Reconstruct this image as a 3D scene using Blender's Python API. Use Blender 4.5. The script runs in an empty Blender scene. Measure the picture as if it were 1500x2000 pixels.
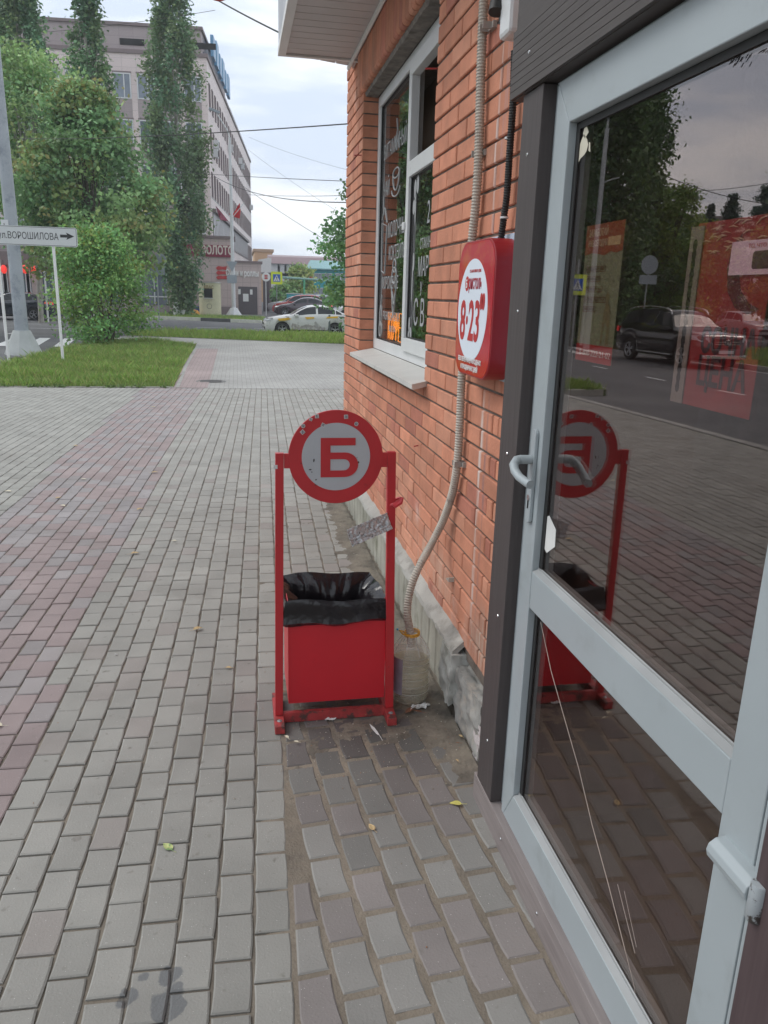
import bpy, bmesh, math, random
import numpy as np
from mathutils import Vector, Matrix
random.seed(7); rng = np.random.default_rng(7)
SC = bpy.context.scene; COL = SC.collection
# ---------------------------------------------------------------- camera
F = 1500.0; CH = 1.65; VY = (460., 571.); ROLL = math.radians(1.6)
_y = np.array([(VY[0]-750)/F, (1000-VY[1])/F, 1.0])
_k = 1.0/(math.tan(ROLL)*_y[0]+_y[1])
_d = np.array([-_k*math.tan(ROLL), -_k, 1.0])
_y /= np.linalg.norm(_y); _u = -_d/np.linalg.norm(_d); _x = np.cross(_y, _u)
if _x[0] < 0: _x = -_x
CM = np.array([_x, _y, _u])
cd = bpy.data.cameras.new('camera'); cam = bpy.data.objects.new('camera', cd); COL.objects.link(cam)
_r = CM@[1, 0, 0]; _up = CM@[0, 1, 0]; _f = CM@[0, 0, 1]
cam.matrix_world = Matrix(((_r[0], _up[0], -_f[0], 0), (_r[1], _up[1], -_f[1], 0), (_r[2], _up[2], -_f[2], CH), (0, 0, 0, 1)))
cd.sensor_fit = 'VERTICAL'; cd.sensor_height = 36.0; cd.lens = 36.0*F/2000.0; cd.clip_start = 0.05; cd.clip_end = 2000
SC.camera = cam
# ---------------------------------------------------------------- light
SC.view_settings.view_transform = 'Standard'; SC.view_settings.look = 'None'; SC.view_settings.gamma = 1
SC.view_settings.exposure = 0.62
SUN_EL, SUN_AZ = math.radians(48), math.radians(-70)       # azimuth from +Y, clockwise
wd = bpy.data.worlds.new("World"); SC.world = wd; wd.use_nodes = True
nt = wd.node_tree; nt.nodes.clear()
def N(nt, t, **kw):
    n = nt.nodes.new(t)
    for k, v in kw.items(): setattr(n, k, v)
    return n
out = N(nt, 'ShaderNodeOutputWorld'); bg = N(nt, 'ShaderNodeBackground'); bg.inputs[1].default_value = 0.1
sky = N(nt, 'ShaderNodeTexSky', sky_type='NISHITA', sun_disc=False, sun_elevation=SUN_EL, sun_rotation=SUN_AZ)
tc = N(nt, 'ShaderNodeTexCoord'); mp = N(nt, 'ShaderNodeMapping'); mp.inputs['Scale'].default_value = (1.3, 1.3, 6.5)
no = N(nt, 'ShaderNodeTexNoise'); no.inputs['Scale'].default_value = 2.2; no.inputs['Detail'].default_value = 7; no.inputs['Roughness'].default_value = .55
no2 = N(nt, 'ShaderNodeTexNoise'); no2.inputs['Scale'].default_value = 1.1; no2.inputs['Detail'].default_value = 4
r1 = N(nt, 'ShaderNodeValToRGB'); r1.color_ramp.elements[0].position = .38; r1.color_ramp.elements[1].position = .60
r1.color_ramp.elements[0].color = (5.3, 6.0, 7.1, 1); r1.color_ramp.elements[1].color = (8.6, 8.8, 9.0, 1)
r2 = N(nt, 'ShaderNodeValToRGB'); r2.color_ramp.elements[0].position = .3; r2.color_ramp.elements[1].position = .5
r2.color_ramp.elements[0].color = (.85, .85, .85, 1); r2.color_ramp.elements[1].color = (.97, .97, .97, 1)
mx = N(nt, 'ShaderNodeMixRGB')
for a, b in ((tc.outputs['Generated'], mp.inputs[0]), (mp.outputs[0], no.inputs[0]), (mp.outputs[0], no2.inputs[0]), (no.outputs[0], r1.inputs[0]),
             (no2.outputs[0], r2.inputs[0]), (r2.outputs[0], mx.inputs[0]), (sky.outputs[0], mx.inputs[1]), (r1.outputs[0], mx.inputs[2]),
             (mx.outputs[0], bg.inputs[0]), (bg.outputs[0], out.inputs[0])): nt.links.new(a, b)
sl = bpy.data.lights.new('sun', 'SUN'); sl.energy = 0.9; sl.angle = math.radians(25); sl.color = (1, .97, .92)
so = bpy.data.objects.new('sun', sl); COL.objects.link(so)
sd = Vector((math.sin(SUN_AZ)*math.cos(SUN_EL), math.cos(SUN_AZ)*math.cos(SUN_EL), math.sin(SUN_EL)))
so.rotation_euler = sd.to_track_quat('Z', 'Y').to_euler()
# ---------------------------------------------------------------- geometry helpers
def sstep(a, b, v):
    t = min(1, max(0, (v-a)/(b-a))); return t*t*(3-2*t)
def gz(y): return -.2*sstep(6, 20, y)+.15*sstep(42, 56, y)
def ray(px, py): return CM@np.array([(px-750)/F, (1000-py)/F, 1.0])
def atY(px, py, Y):
    r = ray(px, py); p = r*(Y/r[1]); return Vector((p[0], p[1], p[2]+CH))
def atX(px, py, X):
    r = ray(px, py); p = r*(X/r[0]); return Vector((p[0], p[1], p[2]+CH))
def gpt(px, py, dz=0):
    r = ray(px, py); z = 0
    for i in range(40):
        p = r*((z+dz-CH)/r[2]); z = .5*z+.5*gz(p[1])
    return Vector((p[0], p[1], z+dz))
GX = .815
def mir(p): return Vector((2*GX-p[0], p[1], p[2]))
class MB:
    def __init__(s): s.v = []; s.f = []; s.c = []; s.cur = (1, 1, 1)
    def add(s, vs, fs, col=None):
        o = len(s.v); s.v += [tuple(v) for v in vs]; s.f += [tuple(i+o for i in f) for f in fs]
        s.c += [col or s.cur]*len(fs); return s
    def box(s, x0, x1, y0, y1, z0, z1, col=None):
        return s.add([(x, y, z) for x in (x0, x1) for y in (y0, y1) for z in (z0, z1)],
                     [(0, 1, 3, 2), (4, 6, 7, 5), (0, 4, 5, 1), (2, 3, 7, 6), (0, 2, 6, 4), (1, 5, 7, 3)], col)
    def obox(s, c, ax, ay, az, col=None):      # half-vectors
        c, ax, ay, az = map(Vector, (c, ax, ay, az))
        return s.add([c+ax*i+ay*j+az*k for i in (-1, 1) for j in (-1, 1) for k in (-1, 1)],
                     [(0, 1, 3, 2), (4, 6, 7, 5), (0, 4, 5, 1), (2, 3, 7, 6), (0, 2, 6, 4), (1, 5, 7, 3)], col)
    def tube(s, path, r, n=8, col=None, cap=True):
        P = [Vector(p) for p in path]; rs = r if isinstance(r, (list, tuple)) else [r]*len(P)
        vs = []; T0 = (P[1]-P[0]).normalized(); u = T0.orthogonal().normalized()
        for i, p in enumerate(P):
            T = (P[min(i+1, len(P)-1)]-P[max(i-1, 0)]).normalized()
            u = (u-T*u.dot(T)).normalized(); w = T.cross(u)
            vs += [p+(u*math.cos(2*math.pi*k/n)+w*math.sin(2*math.pi*k/n))*rs[i] for k in range(n)]
        fs = [(i*n+k, i*n+(k+1) % n, (i+1)*n+(k+1) % n, (i+1)*n+k) for i in range(len(P)-1) for k in range(n)]
        if cap: fs += [tuple(range(n-1, -1, -1)), tuple(range((len(P)-1)*n, len(P)*n))]
        return s.add(vs, fs, col)
    def lathe(s, prof, c=(0, 0, 0), n=24, col=None, axis='Z', shape=None):
        vs = []
        for r, h in prof:
            for k in range(n):
                a = 2*math.pi*k/n; q = r*(shape(a) if shape else 1)
                x, y, z = q*math.cos(a), q*math.sin(a), h
                if axis == 'Y': x, y, z = x, h, y
                if axis == 'X': x, y, z = h, x, y
                vs.append((x+c[0], y+c[1], z+c[2]))
        fs = [(i*n+k, i*n+(k+1) % n, (i+1)*n+(k+1) % n, (i+1)*n+k) for i in range(len(prof)-1) for k in range(n)]
        return s.add(vs, fs, col)
    def prism(s, pts, d, col=None):             # pts 3D outline, extruded by vector d
        pts = [Vector(p) for p in pts]; d = Vector(d); n = len(pts)
        return s.add(pts+[p+d for p in pts], [tuple(range(n-1, -1, -1)), tuple(range(n, 2*n))]+[(i, (i+1) % n, n+(i+1) % n, n+i) for i in range(n)], col)
    def build(s, name, m, parent=None, smooth=False, bevel=0, label=None):
        me = bpy.data.meshes.new(name); off = wloc(parent)
        me.from_pydata([(v[0]-off[0], v[1]-off[1], v[2]-off[2]) for v in s.v], [], s.f)
        if any(c != (1, 1, 1) for c in s.c):
            at = me.color_attributes.new('Col', 'FLOAT_COLOR', 'CORNER')
            a = np.repeat(np.array([(c[0], c[1], c[2], 1) for c in s.c], dtype=np.float32), [len(f) for f in s.f], axis=0)
            at.data.foreach_set('color', a.ravel())
        me.materials.append(m)
        bm = bmesh.new(); bm.from_mesh(me); bmesh.ops.recalc_face_normals(bm, faces=bm.faces); bm.to_mesh(me); bm.free()
        if smooth:
            me.polygons.foreach_set('use_smooth', [True]*len(me.polygons))
            me.set_sharp_from_angle(angle=math.radians(38))
        o = bpy.data.objects.new(name, me); COL.objects.link(o); o.parent = parent
        if bevel:
            b = o.modifiers.new('bevel', 'BEVEL'); b.width = bevel; b.segments = 2; b.limit_method = 'ANGLE'
        if label: o['label'] = label
        return o
def wloc(o):
    v = Vector((0, 0, 0))
    while o is not None: v = v+o.location; o = o.parent
    return v
def thing(name, label, cat, loc=(0, 0, 0), group=None):
    o = bpy.data.objects.new(name, None); COL.objects.link(o); o.location = loc; o.empty_display_size = .1
    return tag(o, label, cat, group)
def tag(o, label, cat, group=None):
    o['label'] = label; o['category'] = cat
    if group: o['group'] = group
    return o
def kind(o, k): o['kind'] = k; return o
def copy_tree(o, parent=None):
    c = o.copy(); COL.objects.link(c); c.parent = parent
    for ch in list(o.children): copy_tree(ch, c)
    return c
# ---------------------------------------------------------------- materials
def pm(name, col, rough=.7, var=.12, scale=6, bump=.0, bscale=60, metal=0, attr=False, spec=.5, coat=0, emis=None, stain=None, obj=True, bdist=.004, sscale=None, smask=(.5, .65)):
    m = bpy.data.materials.new(name); m.use_nodes = True; nt = m.node_tree; b = nt.nodes['Principled BSDF']; L = nt.links.new
    b.inputs['Roughness'].default_value = rough; b.inputs['Metallic'].default_value = metal; b.inputs['Specular IOR Level'].default_value = spec
    b.inputs['Coat Weight'].default_value = coat
    tc = N(nt, 'ShaderNodeTexCoord'); co = tc.outputs['Object']
    src = None
    if attr:
        a = N(nt, 'ShaderNodeVertexColor', layer_name='Col'); mu = N(nt, 'ShaderNodeMixRGB', blend_type='MULTIPLY'); mu.inputs[0].default_value = 1
        mu.inputs[2].default_value = (*col, 1); L(a.outputs[0], mu.inputs[1]); src = mu.outputs[0]
    n = N(nt, 'ShaderNodeTexNoise'); n.inputs['Scale'].default_value = scale; n.inputs['Detail'].default_value = 5; L(co, n.inputs[0])
    mr = N(nt, 'ShaderNodeMapRange'); mr.inputs[1].default_value = .25; mr.inputs[2].default_value = .75
    mr.inputs[3].default_value = 1-var; mr.inputs[4].default_value = 1+var; L(n.outputs[0], mr.inputs[0])
    vm = N(nt, 'ShaderNodeMixRGB', blend_type='MULTIPLY'); vm.inputs[0].default_value = 1; L(mr.outputs[0], vm.inputs[2])
    if src is not None: L(src, vm.inputs[1])
    else: vm.inputs[1].default_value = (*col, 1)
    last = vm.outputs[0]
    if stain:
        n3 = N(nt, 'ShaderNodeTexNoise'); n3.inputs['Scale'].default_value = sscale or scale*.7; n3.inputs['Detail'].default_value = 8; n3.inputs['Roughness'].default_value = .65
        L(co, n3.inputs[0]); rp = N(nt, 'ShaderNodeMapRange'); rp.inputs[1].default_value = smask[0]; rp.inputs[2].default_value = smask[1]; L(n3.outputs[0], rp.inputs[0])
        sm = N(nt, 'ShaderNodeMixRGB'); sm.inputs[2].default_value = (*stain, 1); L(rp.outputs[0], sm.inputs[0]); L(last, sm.inputs[1]); last = sm.outputs[0]
    L(last, b.inputs['Base Color'])
    if bump:
        n2 = N(nt, 'ShaderNodeTexNoise'); n2.inputs['Scale'].default_value = bscale; n2.inputs['Detail'].default_value = 6; L(co, n2.inputs[0])
        bp = N(nt, 'ShaderNodeBump'); bp.inputs['Strength'].default_value = bump; bp.inputs['Distance'].default_value = bdist; L(n2.outputs[0], bp.inputs['Height']); L(bp.outputs[0], b.inputs['Normal'])
    if emis:
        b.inputs['Emission Color'].default_value = (*emis[0], 1); b.inputs['Emission Strength'].default_value = emis[1]
    return m
def add_flecks(m):
    nt = m.node_tree; L = nt.links.new; b = nt.nodes['Principled BSDF']; src = b.inputs['Base Color'].links[0].from_socket; tc = N(nt, 'ShaderNodeTexCoord')
    for sc_, lo, hi, c in ((210, .70, .74, (.62, .60, .56)), (260, .30, .26, (.09, .08, .075)), (22, .34, .22, (.17, .155, .135))):
        n = N(nt, 'ShaderNodeTexNoise'); n.inputs['Scale'].default_value = sc_; n.inputs['Detail'].default_value = 3; L(tc.outputs['Object'], n.inputs[0])
        k = N(nt, 'ShaderNodeMapRange'); k.inputs[1].default_value = lo; k.inputs[2].default_value = hi; L(n.outputs[0], k.inputs[0])
        mx = N(nt, 'ShaderNodeMixRGB'); L(k.outputs[0], mx.inputs[0]); L(src, mx.inputs[1]); mx.inputs[2].default_value = (*c, 1); src = mx.outputs[0]
    L(src, b.inputs['Base Color'])
def add_wet(m, spots):
    nt = m.node_tree; L = nt.links.new; b = nt.nodes['Principled BSDF']; src = b.inputs['Base Color'].links[0].from_socket
    tc = N(nt, 'ShaderNodeTexCoord'); n = N(nt, 'ShaderNodeTexNoise'); n.inputs['Scale'].default_value = 11; n.inputs['Detail'].default_value = 4; L(tc.outputs['Object'], n.inputs[0]); acc = None
    for (x, y, r) in spots:
        d = N(nt, 'ShaderNodeVectorMath', operation='DISTANCE'); d.inputs[1].default_value = (x, y, 0); L(tc.outputs['Object'], d.inputs[0])
        a = N(nt, 'ShaderNodeMath', operation='MULTIPLY_ADD'); a.inputs[1].default_value = .09; L(n.outputs[0], a.inputs[0]); L(d.outputs['Value'], a.inputs[2])
        k = N(nt, 'ShaderNodeMapRange'); k.inputs[1].default_value = r+.045; k.inputs[2].default_value = r+.040; L(a.outputs[0], k.inputs[0])
        if acc is None: acc = k.outputs[0]
        else: mx = N(nt, 'ShaderNodeMath', operation='MAXIMUM'); L(acc, mx.inputs[0]); L(k.outputs[0], mx.inputs[1]); acc = mx.outputs[0]
    mu = N(nt, 'ShaderNodeMixRGB', blend_type='MULTIPLY'); mu.inputs[2].default_value = (.50, .52, .56, 1); L(acc, mu.inputs[0]); L(src, mu.inputs[1]); L(mu.outputs[0], b.inputs['Base Color'])
    r_ = N(nt, 'ShaderNodeMapRange'); r_.inputs[3].default_value = .9; r_.inputs[4].default_value = .35; L(acc, r_.inputs[0]); L(r_.outputs[0], b.inputs['Roughness'])
def add_streaks(m, lines):
    nt = m.node_tree; L = nt.links.new; b = nt.nodes['Principled BSDF']; src = b.inputs['Base Color'].links[0].from_socket
    tc = N(nt, 'ShaderNodeTexCoord'); sp = N(nt, 'ShaderNodeSeparateXYZ'); L(tc.outputs['Object'], sp.inputs[0])
    mp = N(nt, 'ShaderNodeMapping'); mp.inputs['Scale'].default_value = (1, 25, 2.2); L(tc.outputs['Object'], mp.inputs[0]); n = N(nt, 'ShaderNodeTexNoise'); n.inputs['Scale'].default_value = 1.5; n.inputs['Detail'].default_value = 5; L(mp.outputs[0], n.inputs[0])
    for (y, w, z0, z1, c) in lines:
        s1 = N(nt, 'ShaderNodeMath', operation='SUBTRACT'); L(sp.outputs[1], s1.inputs[0]); s1.inputs[1].default_value = y; ab = N(nt, 'ShaderNodeMath', operation='ABSOLUTE'); L(s1.outputs[0], ab.inputs[0])
        m1 = N(nt, 'ShaderNodeMapRange'); m1.inputs[1].default_value = w; m1.inputs[2].default_value = w*.3; L(ab.outputs[0], m1.inputs[0])
        za = N(nt, 'ShaderNodeMapRange'); za.inputs[1].default_value = z0; za.inputs[2].default_value = z0+.15; L(sp.outputs[2], za.inputs[0]); zb = N(nt, 'ShaderNodeMapRange'); zb.inputs[1].default_value = z1; zb.inputs[2].default_value = z1-.15; L(sp.outputs[2], zb.inputs[0])
        nn = N(nt, 'ShaderNodeMapRange'); nn.inputs[1].default_value = .38; nn.inputs[2].default_value = .60; L(n.outputs[0], nn.inputs[0]); q = nn.outputs[0]
        for o_ in (m1.outputs[0], za.outputs[0], zb.outputs[0]): mm = N(nt, 'ShaderNodeMath', operation='MULTIPLY'); L(q, mm.inputs[0]); L(o_, mm.inputs[1]); q = mm.outputs[0]
        mx = N(nt, 'ShaderNodeMixRGB'); L(q, mx.inputs[0]); L(src, mx.inputs[1]); mx.inputs[2].default_value = (*c, 1); src = mx.outputs[0]
    L(src, b.inputs['Base Color'])
def glass_mat(name, ior=1.9, tint=(.75, .78, .78), rough=0.0, refl=(1, 1, 1)):
    m = bpy.data.materials.new(name); m.use_nodes = True; nt = m.node_tree; nt.nodes.clear(); L = nt.links.new
    o = N(nt, 'ShaderNodeOutputMaterial'); mi = N(nt, 'ShaderNodeMixShader'); fr = N(nt, 'ShaderNodeFresnel'); fr.inputs[0].default_value = ior
    t = N(nt, 'ShaderNodeBsdfTransparent'); t.inputs[0].default_value = (*tint, 1); g = N(nt, 'ShaderNodeBsdfGlossy'); g.inputs[0].default_value = (*refl, 1); g.inputs['Roughness'].default_value = rough
    ge = N(nt, 'ShaderNodeNewGeometry'); mr = N(nt, 'ShaderNodeMapRange'); mr.inputs[3].default_value = ior; mr.inputs[4].default_value = 1/ior
    L(ge.outputs['Backfacing'], mr.inputs[0]); L(mr.outputs[0], fr.inputs[0])
    L(fr.outputs[0], mi.inputs[0]); L(t.outputs[0], mi.inputs[1]); L(g.outputs[0], mi.inputs[2]); L(mi.outputs[0], o.inputs[0]); return m
M = {}
M['brick'] = pm('brick_face', (1, 1, 1), .85, .19, 9, .6, 80, attr=True, stain=(.62, .50, .44), sscale=2.3, smask=(.62, .85))
M['mortar'] = pm('mortar', (.14, .115, .095), .95, .35, 14, .8, 60)
M['paver'] = pm('paver_face', (1, 1, 1), .9, .14, 3, .45, 150, attr=True, stain=(.20, .185, .165), sscale=1.6, smask=(.56, .86), bdist=.003)
M['sand'] = pm('joint_sand', (.17, .145, .115), .95, .45, 5, .8, 120)
M['asphalt'] = pm('asphalt', (.115, .115, .12), .9, .15, .6, .5, 160, stain=(.15, .15, .15), sscale=.25)
M['farpave'] = None
M['concrete'] = pm('concrete', (.36, .35, .32), .9, .2, 6, .6, 40, stain=(.2, .19, .17), sscale=5)
M['kerb'] = pm('kerb_concrete', (.33, .33, .31), .9, .2, 3, .4, 60)
M['white'] = pm('white_paint', (.72, .72, .71), .55, .06, 5)
M['pvc'] = pm('white_pvc', (.66, .67, .67), .35, .05, 4, stain=(.42, .42, .41), sscale=9, smask=(.62, .8))
M['rubber'] = pm('black_rubber', (.02, .02, .02), .6, .1)
M['wood'] = None
M['sash'] = pm('grey_aluminium_paint', (.345, .385, .40), .38, .05, 3, .05, 200, stain=(.25, .27, .27), sscale=7, smask=(.55, .9))
M['sashside'] = M['sash']
M['red'] = pm('red_powder_coat', (.46, .024, .03), .42, .10, 9, .08, 30, stain=(.22, .018, .018), sscale=13, smask=(.66, .75))
M['redworn'] = pm('worn_red_paint', (.36, .04, .04), .6, .25, 30, .4, 60, stain=(.08, .04, .035), sscale=22, smask=(.52, .62))
M['bag'] = pm('black_plastic_film', (.012, .010, .012), .20, .2, 12, .42, 12, spec=.5, bdist=.02)
M['disc_white'] = pm('pale_grey_vinyl', (.42, .44, .46), .4, .05, 8, stain=(.1, .09, .08), sscale=14, smask=(.70, .74))
M['metal'] = pm('galvanised_steel', (.34, .36, .37), .45, .15, 8, .1, 40, metal=.6)
M['chrome'] = pm('bright_metal', (.6, .6, .6), .25, .05, metal=1)
M['dark'] = pm('dark_void', (.015, .014, .014), .9)
M['glass'] = glass_mat('door_glass', 2.3, (.84, .77, .74), refl=(.93, .87, .85))
M['wglass'] = glass_mat('window_glass', 1.9, (.75, .75, .75), refl=(.85, .85, .85))
M['farglass'] = pm('far_window_glass', (.16, .19, .23), .08, .3, .6, spec=.9)
M['litter'] = pm('white_paper', (.68, .68, .66), .8, .05)
def wood_mat(name, c1, c2):
    m = bpy.data.materials.new(name); m.use_nodes = True; nt = m.node_tree; b = nt.nodes['Principled BSDF']; L = nt.links.new
    tc = N(nt, 'ShaderNodeTexCoord'); mp = N(nt, 'ShaderNodeMapping'); mp.inputs['Scale'].default_value = (40, 40, 2.5) if 'up' in name else (40, 2.5, 40)
    n = N(nt, 'ShaderNodeTexNoise'); n.inputs['Scale'].default_value = 2; n.inputs['Detail'].default_value = 8
    r = N(nt, 'ShaderNodeValToRGB'); r.color_ramp.elements[0].color = (*c1, 1); r.color_ramp.elements[1].color = (*c2, 1); r.color_ramp.elements[0].position = .3; r.color_ramp.elements[1].position = .7
    bp = N(nt, 'ShaderNodeBump'); bp.inputs['Strength'].default_value = .35; bp.inputs['Distance'].default_value = .002
    L(tc.outputs['Object'], mp.inputs[0]); L(mp.outputs[0], n.inputs[0]); L(n.outputs[0], r.inputs[0]); L(r.outputs[0], b.inputs['Base Color']); L(n.outputs[0], bp.inputs['Height']); L(bp.outputs[0], b.inputs['Normal'])
    b.inputs['Roughness'].default_value = .62; return m
M['wood'] = wood_mat('dark_composite_board', (.060, .050, .046), (.078, .067, .063))
M['woodup'] = wood_mat('dark_composite_post_up', (.058, .047, .046), (.074, .062, .060))
M['woodlow'] = wood_mat('weathered_board', (.20, .17, .165), (.27, .235, .225))
M['woodred'] = wood_mat('reddish_board_up', (.062, .040, .042), (.085, .058, .06))
_w = [gpt(250, 1950), gpt(285, 1905), gpt(330, 1905), gpt(325, 1965), gpt(345, 1930)]
add_flecks(M['paver'])
add_wet(M['paver'], [(p.x, p.y, r) for p, r in zip(_w, (.025, .02, .035, .045, .03))]); add_wet(M['sand'], [(p.x, p.y, r) for p, r in zip(_w, (.025, .02, .035, .045, .03))])
# brick object space has its origin at the shop empty (.9, 2.2, 0)
add_streaks(M['brick'], [(y-2.2, w, z0, z1, c) for y, w, z0, z1, c in ((2.69, .012, 1.7, 3.3, (.60, .45, .40)), (2.62, .02, 1.85, 3.3, (.44, .26, .24)), (2.66, .022, .3, 1.36, (.62, .52, .47)), (2.60, .016, .3, 1.36, (.30, .16, .14)), (3.3, .5, .28, .62, (.55, .33, .24)), (2.5, .25, .25, .6, (.50, .38, .30)))])
# ---------------------------------------------------------------- text and 2D shapes
def plane_mb(poly, O, r, u, d=.0015, n=None):
    O, r, u = Vector(O), Vector(r), Vector(u); n = Vector(n) if n else r.cross(u)
    return MB().prism([O+r*a+u*b for a, b in poly], n*d)
def text(s, size, O, r, u, m, parent, name='lettering', d=.0015, sx=1, align='LEFT', bold=0, n=None, label=None, fit=None):
    cu = bpy.data.curves.new(name, 'FONT'); cu.body = s; cu.size = size; cu.align_x = align; cu.extrude = d/2; cu.offset = bold; cu.resolution_u = 3
    tmp = bpy.data.objects.new(name, cu); COL.objects.link(tmp); dg = bpy.context.evaluated_depsgraph_get(); dg.update()
    me = bpy.data.meshes.new_from_object(tmp.evaluated_get(dg)); bpy.data.objects.remove(tmp); bpy.data.curves.remove(cu)
    if fit and len(me.vertices): sx = fit/max(1e-6, max(v.co.x for v in me.vertices))
    r, u = Vector(r).normalized(), Vector(u).normalized(); n = Vector(n) if n else r.cross(u); O = Vector(O)-wloc(parent)+n*d*.5
    me.transform(Matrix(((r[0]*sx, u[0], n[0], O[0]), (r[1]*sx, u[1], n[1], O[1]), (r[2]*sx, u[2], n[2], O[2]), (0, 0, 0, 1))))
    me.materials.clear(); me.materials.append(m); me.name = name
    o = bpy.data.objects.new(name, me); COL.objects.link(o); o.parent = parent
    if label: o['label'] = label
    return o
def circle(cx, cy, r, n=48, ry=None): return [(cx+r*math.cos(2*math.pi*k/n), cy+(ry or r)*math.sin(2*math.pi*k/n)) for k in range(n)]
def rrect(w, h, r, n=8, cx=0, cy=0):
    P = []
    for (sx, sy, a0) in ((1, 1, 0), (-1, 1, 90), (-1, -1, 180), (1, -1, 270)):
        for k in range(n+1):
            a = math.radians(a0+90*k/n); P.append((cx+sx*(w/2-r)+r*math.cos(a), cy+sy*(h/2-r)+r*math.sin(a)))
    return P
def ring_mb(ro, ri, O, r, u, d, n=64):
    O, r, u = Vector(O), Vector(r), Vector(u); nn = r.cross(u); mb = MB(); vs = []
    for (rr, dd) in ((ro, 0), (ro, d), (ri, d), (ri, 0)):
        vs += [O+r*(rr*math.cos(2*math.pi*k/n))+u*(rr*math.sin(2*math.pi*k/n))+nn*dd for k in range(n)]
    return mb.add(vs, [(a*n+k, a*n+(k+1) % n, ((a+1) % 4)*n+(k+1) % n, ((a+1) % 4)*n+k) for a in range(4) for k in range(n)])
def clip(poly, a, b, c):      # keep a*x+b*y<=c
    out = []
    for i in range(len(poly)):
        p, q = poly[i], poly[(i+1) % len(poly)]; dp = a*p[0]+b*p[1]-c; dq = a*q[0]+b*q[1]-c
        if dp <= 0: out.append(p)
        if dp*dq < 0: t = dp/(dp-dq); out.append((p[0]+(q[0]-p[0])*t, p[1]+(q[1]-p[1])*t))
    return out
# ---------------------------------------------------------------- ground
def sheet(name, poly, dz, m, thick=0, kd='structure', parent=None):
    me = bpy.data.meshes.new(name); bm = bmesh.new(); bm.faces.new([bm.verts.new((p[0], p[1], 0)) for p in poly])
    y0 = min(p[1] for p in poly); y1 = max(p[1] for p in poly)
    for y in list(range(6, 21))+list(range(42, 57)):
        if y0 < y < y1: bmesh.ops.bisect_plane(bm, geom=bm.verts[:]+bm.edges[:]+bm.faces[:], plane_co=(0, y, 0), plane_no=(0, 1, 0))
    for v in bm.verts: v.co.z = gz(v.co.y)+dz
    bmesh.ops.recalc_face_normals(bm, faces=bm.faces)
    if bm.faces[:] and bm.faces[0].normal.z < 0: bmesh.ops.reverse_faces(bm, faces=bm.faces)
    if thick:
        ext = bmesh.ops.extrude_face_region(bm, geom=bm.faces[:])
        for v in [g for g in ext['geom'] if isinstance(g, bmesh.types.BMVert)]: v.co.z += 0
        top = set(g for g in ext['geom'] if isinstance(g, bmesh.types.BMVert))
        for v in bm.verts:
            if v not in top: v.co.z -= thick
        bmesh.ops.recalc_face_normals(bm, faces=bm.faces)
    bm.to_mesh(me); bm.free(); me.materials.append(m); o = bpy.data.objects.new(name, me); COL.objects.link(o)
    if kd: o['kind'] = kd
    return o
def brickpave_mat(name, base, red=None):
    m = bpy.data.materials.new(name); m.use_nodes = True; nt = m.node_tree; b = nt.nodes['Principled BSDF']; L = nt.links.new
    tc = N(nt, 'ShaderNodeTexCoord'); mp = N(nt, 'ShaderNodeMapping'); mp.inputs['Rotation'].default_value = (0, 0, math.pi/2)
    t = N(nt, 'ShaderNodeTexBrick'); t.inputs['Scale'].default_value = 1; t.inputs['Brick Width'].default_value = .18; t.inputs['Row Height'].default_value = .09; t.inputs['Mortar Size'].default_value = .003
    t.inputs['Color1'].default_value = (*base, 1); t.inputs['Color2'].default_value = (*[c*.88 for c in base], 1); t.inputs['Mortar'].default_value = (*[c*.5 for c in base], 1)
    n = N(nt, 'ShaderNodeTexNoise'); n.inputs['Scale'].default_value = .5; n.inputs['Detail'].default_value = 6; mu = N(nt, 'ShaderNodeMixRGB', blend_type='MULTIPLY'); mu.inputs[0].default_value = .6
    mr = N(nt, 'ShaderNodeMapRange'); mr.inputs[1].default_value = .3; mr.inputs[2].default_value = .7; mr.inputs[3].default_value = .75; mr.inputs[4].default_value = 1.2
    L(tc.outputs['Object'], mp.inputs[0]); L(mp.outputs[0], t.inputs[0]); L(tc.outputs['Object'], n.inputs[0]); L(n.outputs[0], mr.inputs[0]); L(t.outputs[0], mu.inputs[1]); L(mr.outputs[0], mu.inputs[2]); L(mu.outputs[0], b.inputs[0])
    b.inputs['Roughness'].default_value = .9; return m
M['farpave'] = brickpave_mat('far_grey_paving', (.34, .33, .31)); M['farred'] = brickpave_mat('far_red_paving', (.33, .26, .25))
M['turfsoil'] = pm('turf_soil', (.07, .10, .03), .95, .4, 3, .6, 30, stain=(.12, .09, .05), sscale=1.5)
sheet('ground', [(-300, -120), (300, -120), (300, 420), (-300, 420)], -.16, M['turfsoil'])
sheet('side_road', [(-14.8, -60), (-4.75, -60), (-4.75, 43), (-14.8, 43)], -.12, M['asphalt'])
sheet('cross_road', [(-120, 38.5), (120, 33.5), (120, 52), (0.5, 51.2), (-8, 55), (-120, 57)], -.125, M['asphalt'])
paving = sheet('paving', [(-4.6, -8), (.80, -8), (.80, 2.3), (.86, 2.4), (.86, 6.6), (8, 6.6), (8, 15.3), (-4.6, 15.3)], -.0072, M['sand'], .15)
sheet('far_paving', [(-1.3, 15.32), (12, 15.32), (12, 31), (8, 31.2), (4.1, 30.6), (-3.4, 33.8), (-5.4, 33), (-5.0, 31), (-3.2, 30.8), (-1.4, 28.5), (-1.4, 24)], 0, M['farpave'], .16)
sheet('red_paving_band', [(-1.28, 15.34), (-.58, 15.34), (-.62, 27), (-1.38, 27), (-1.38, 24)], .004, M['farred'])
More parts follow.
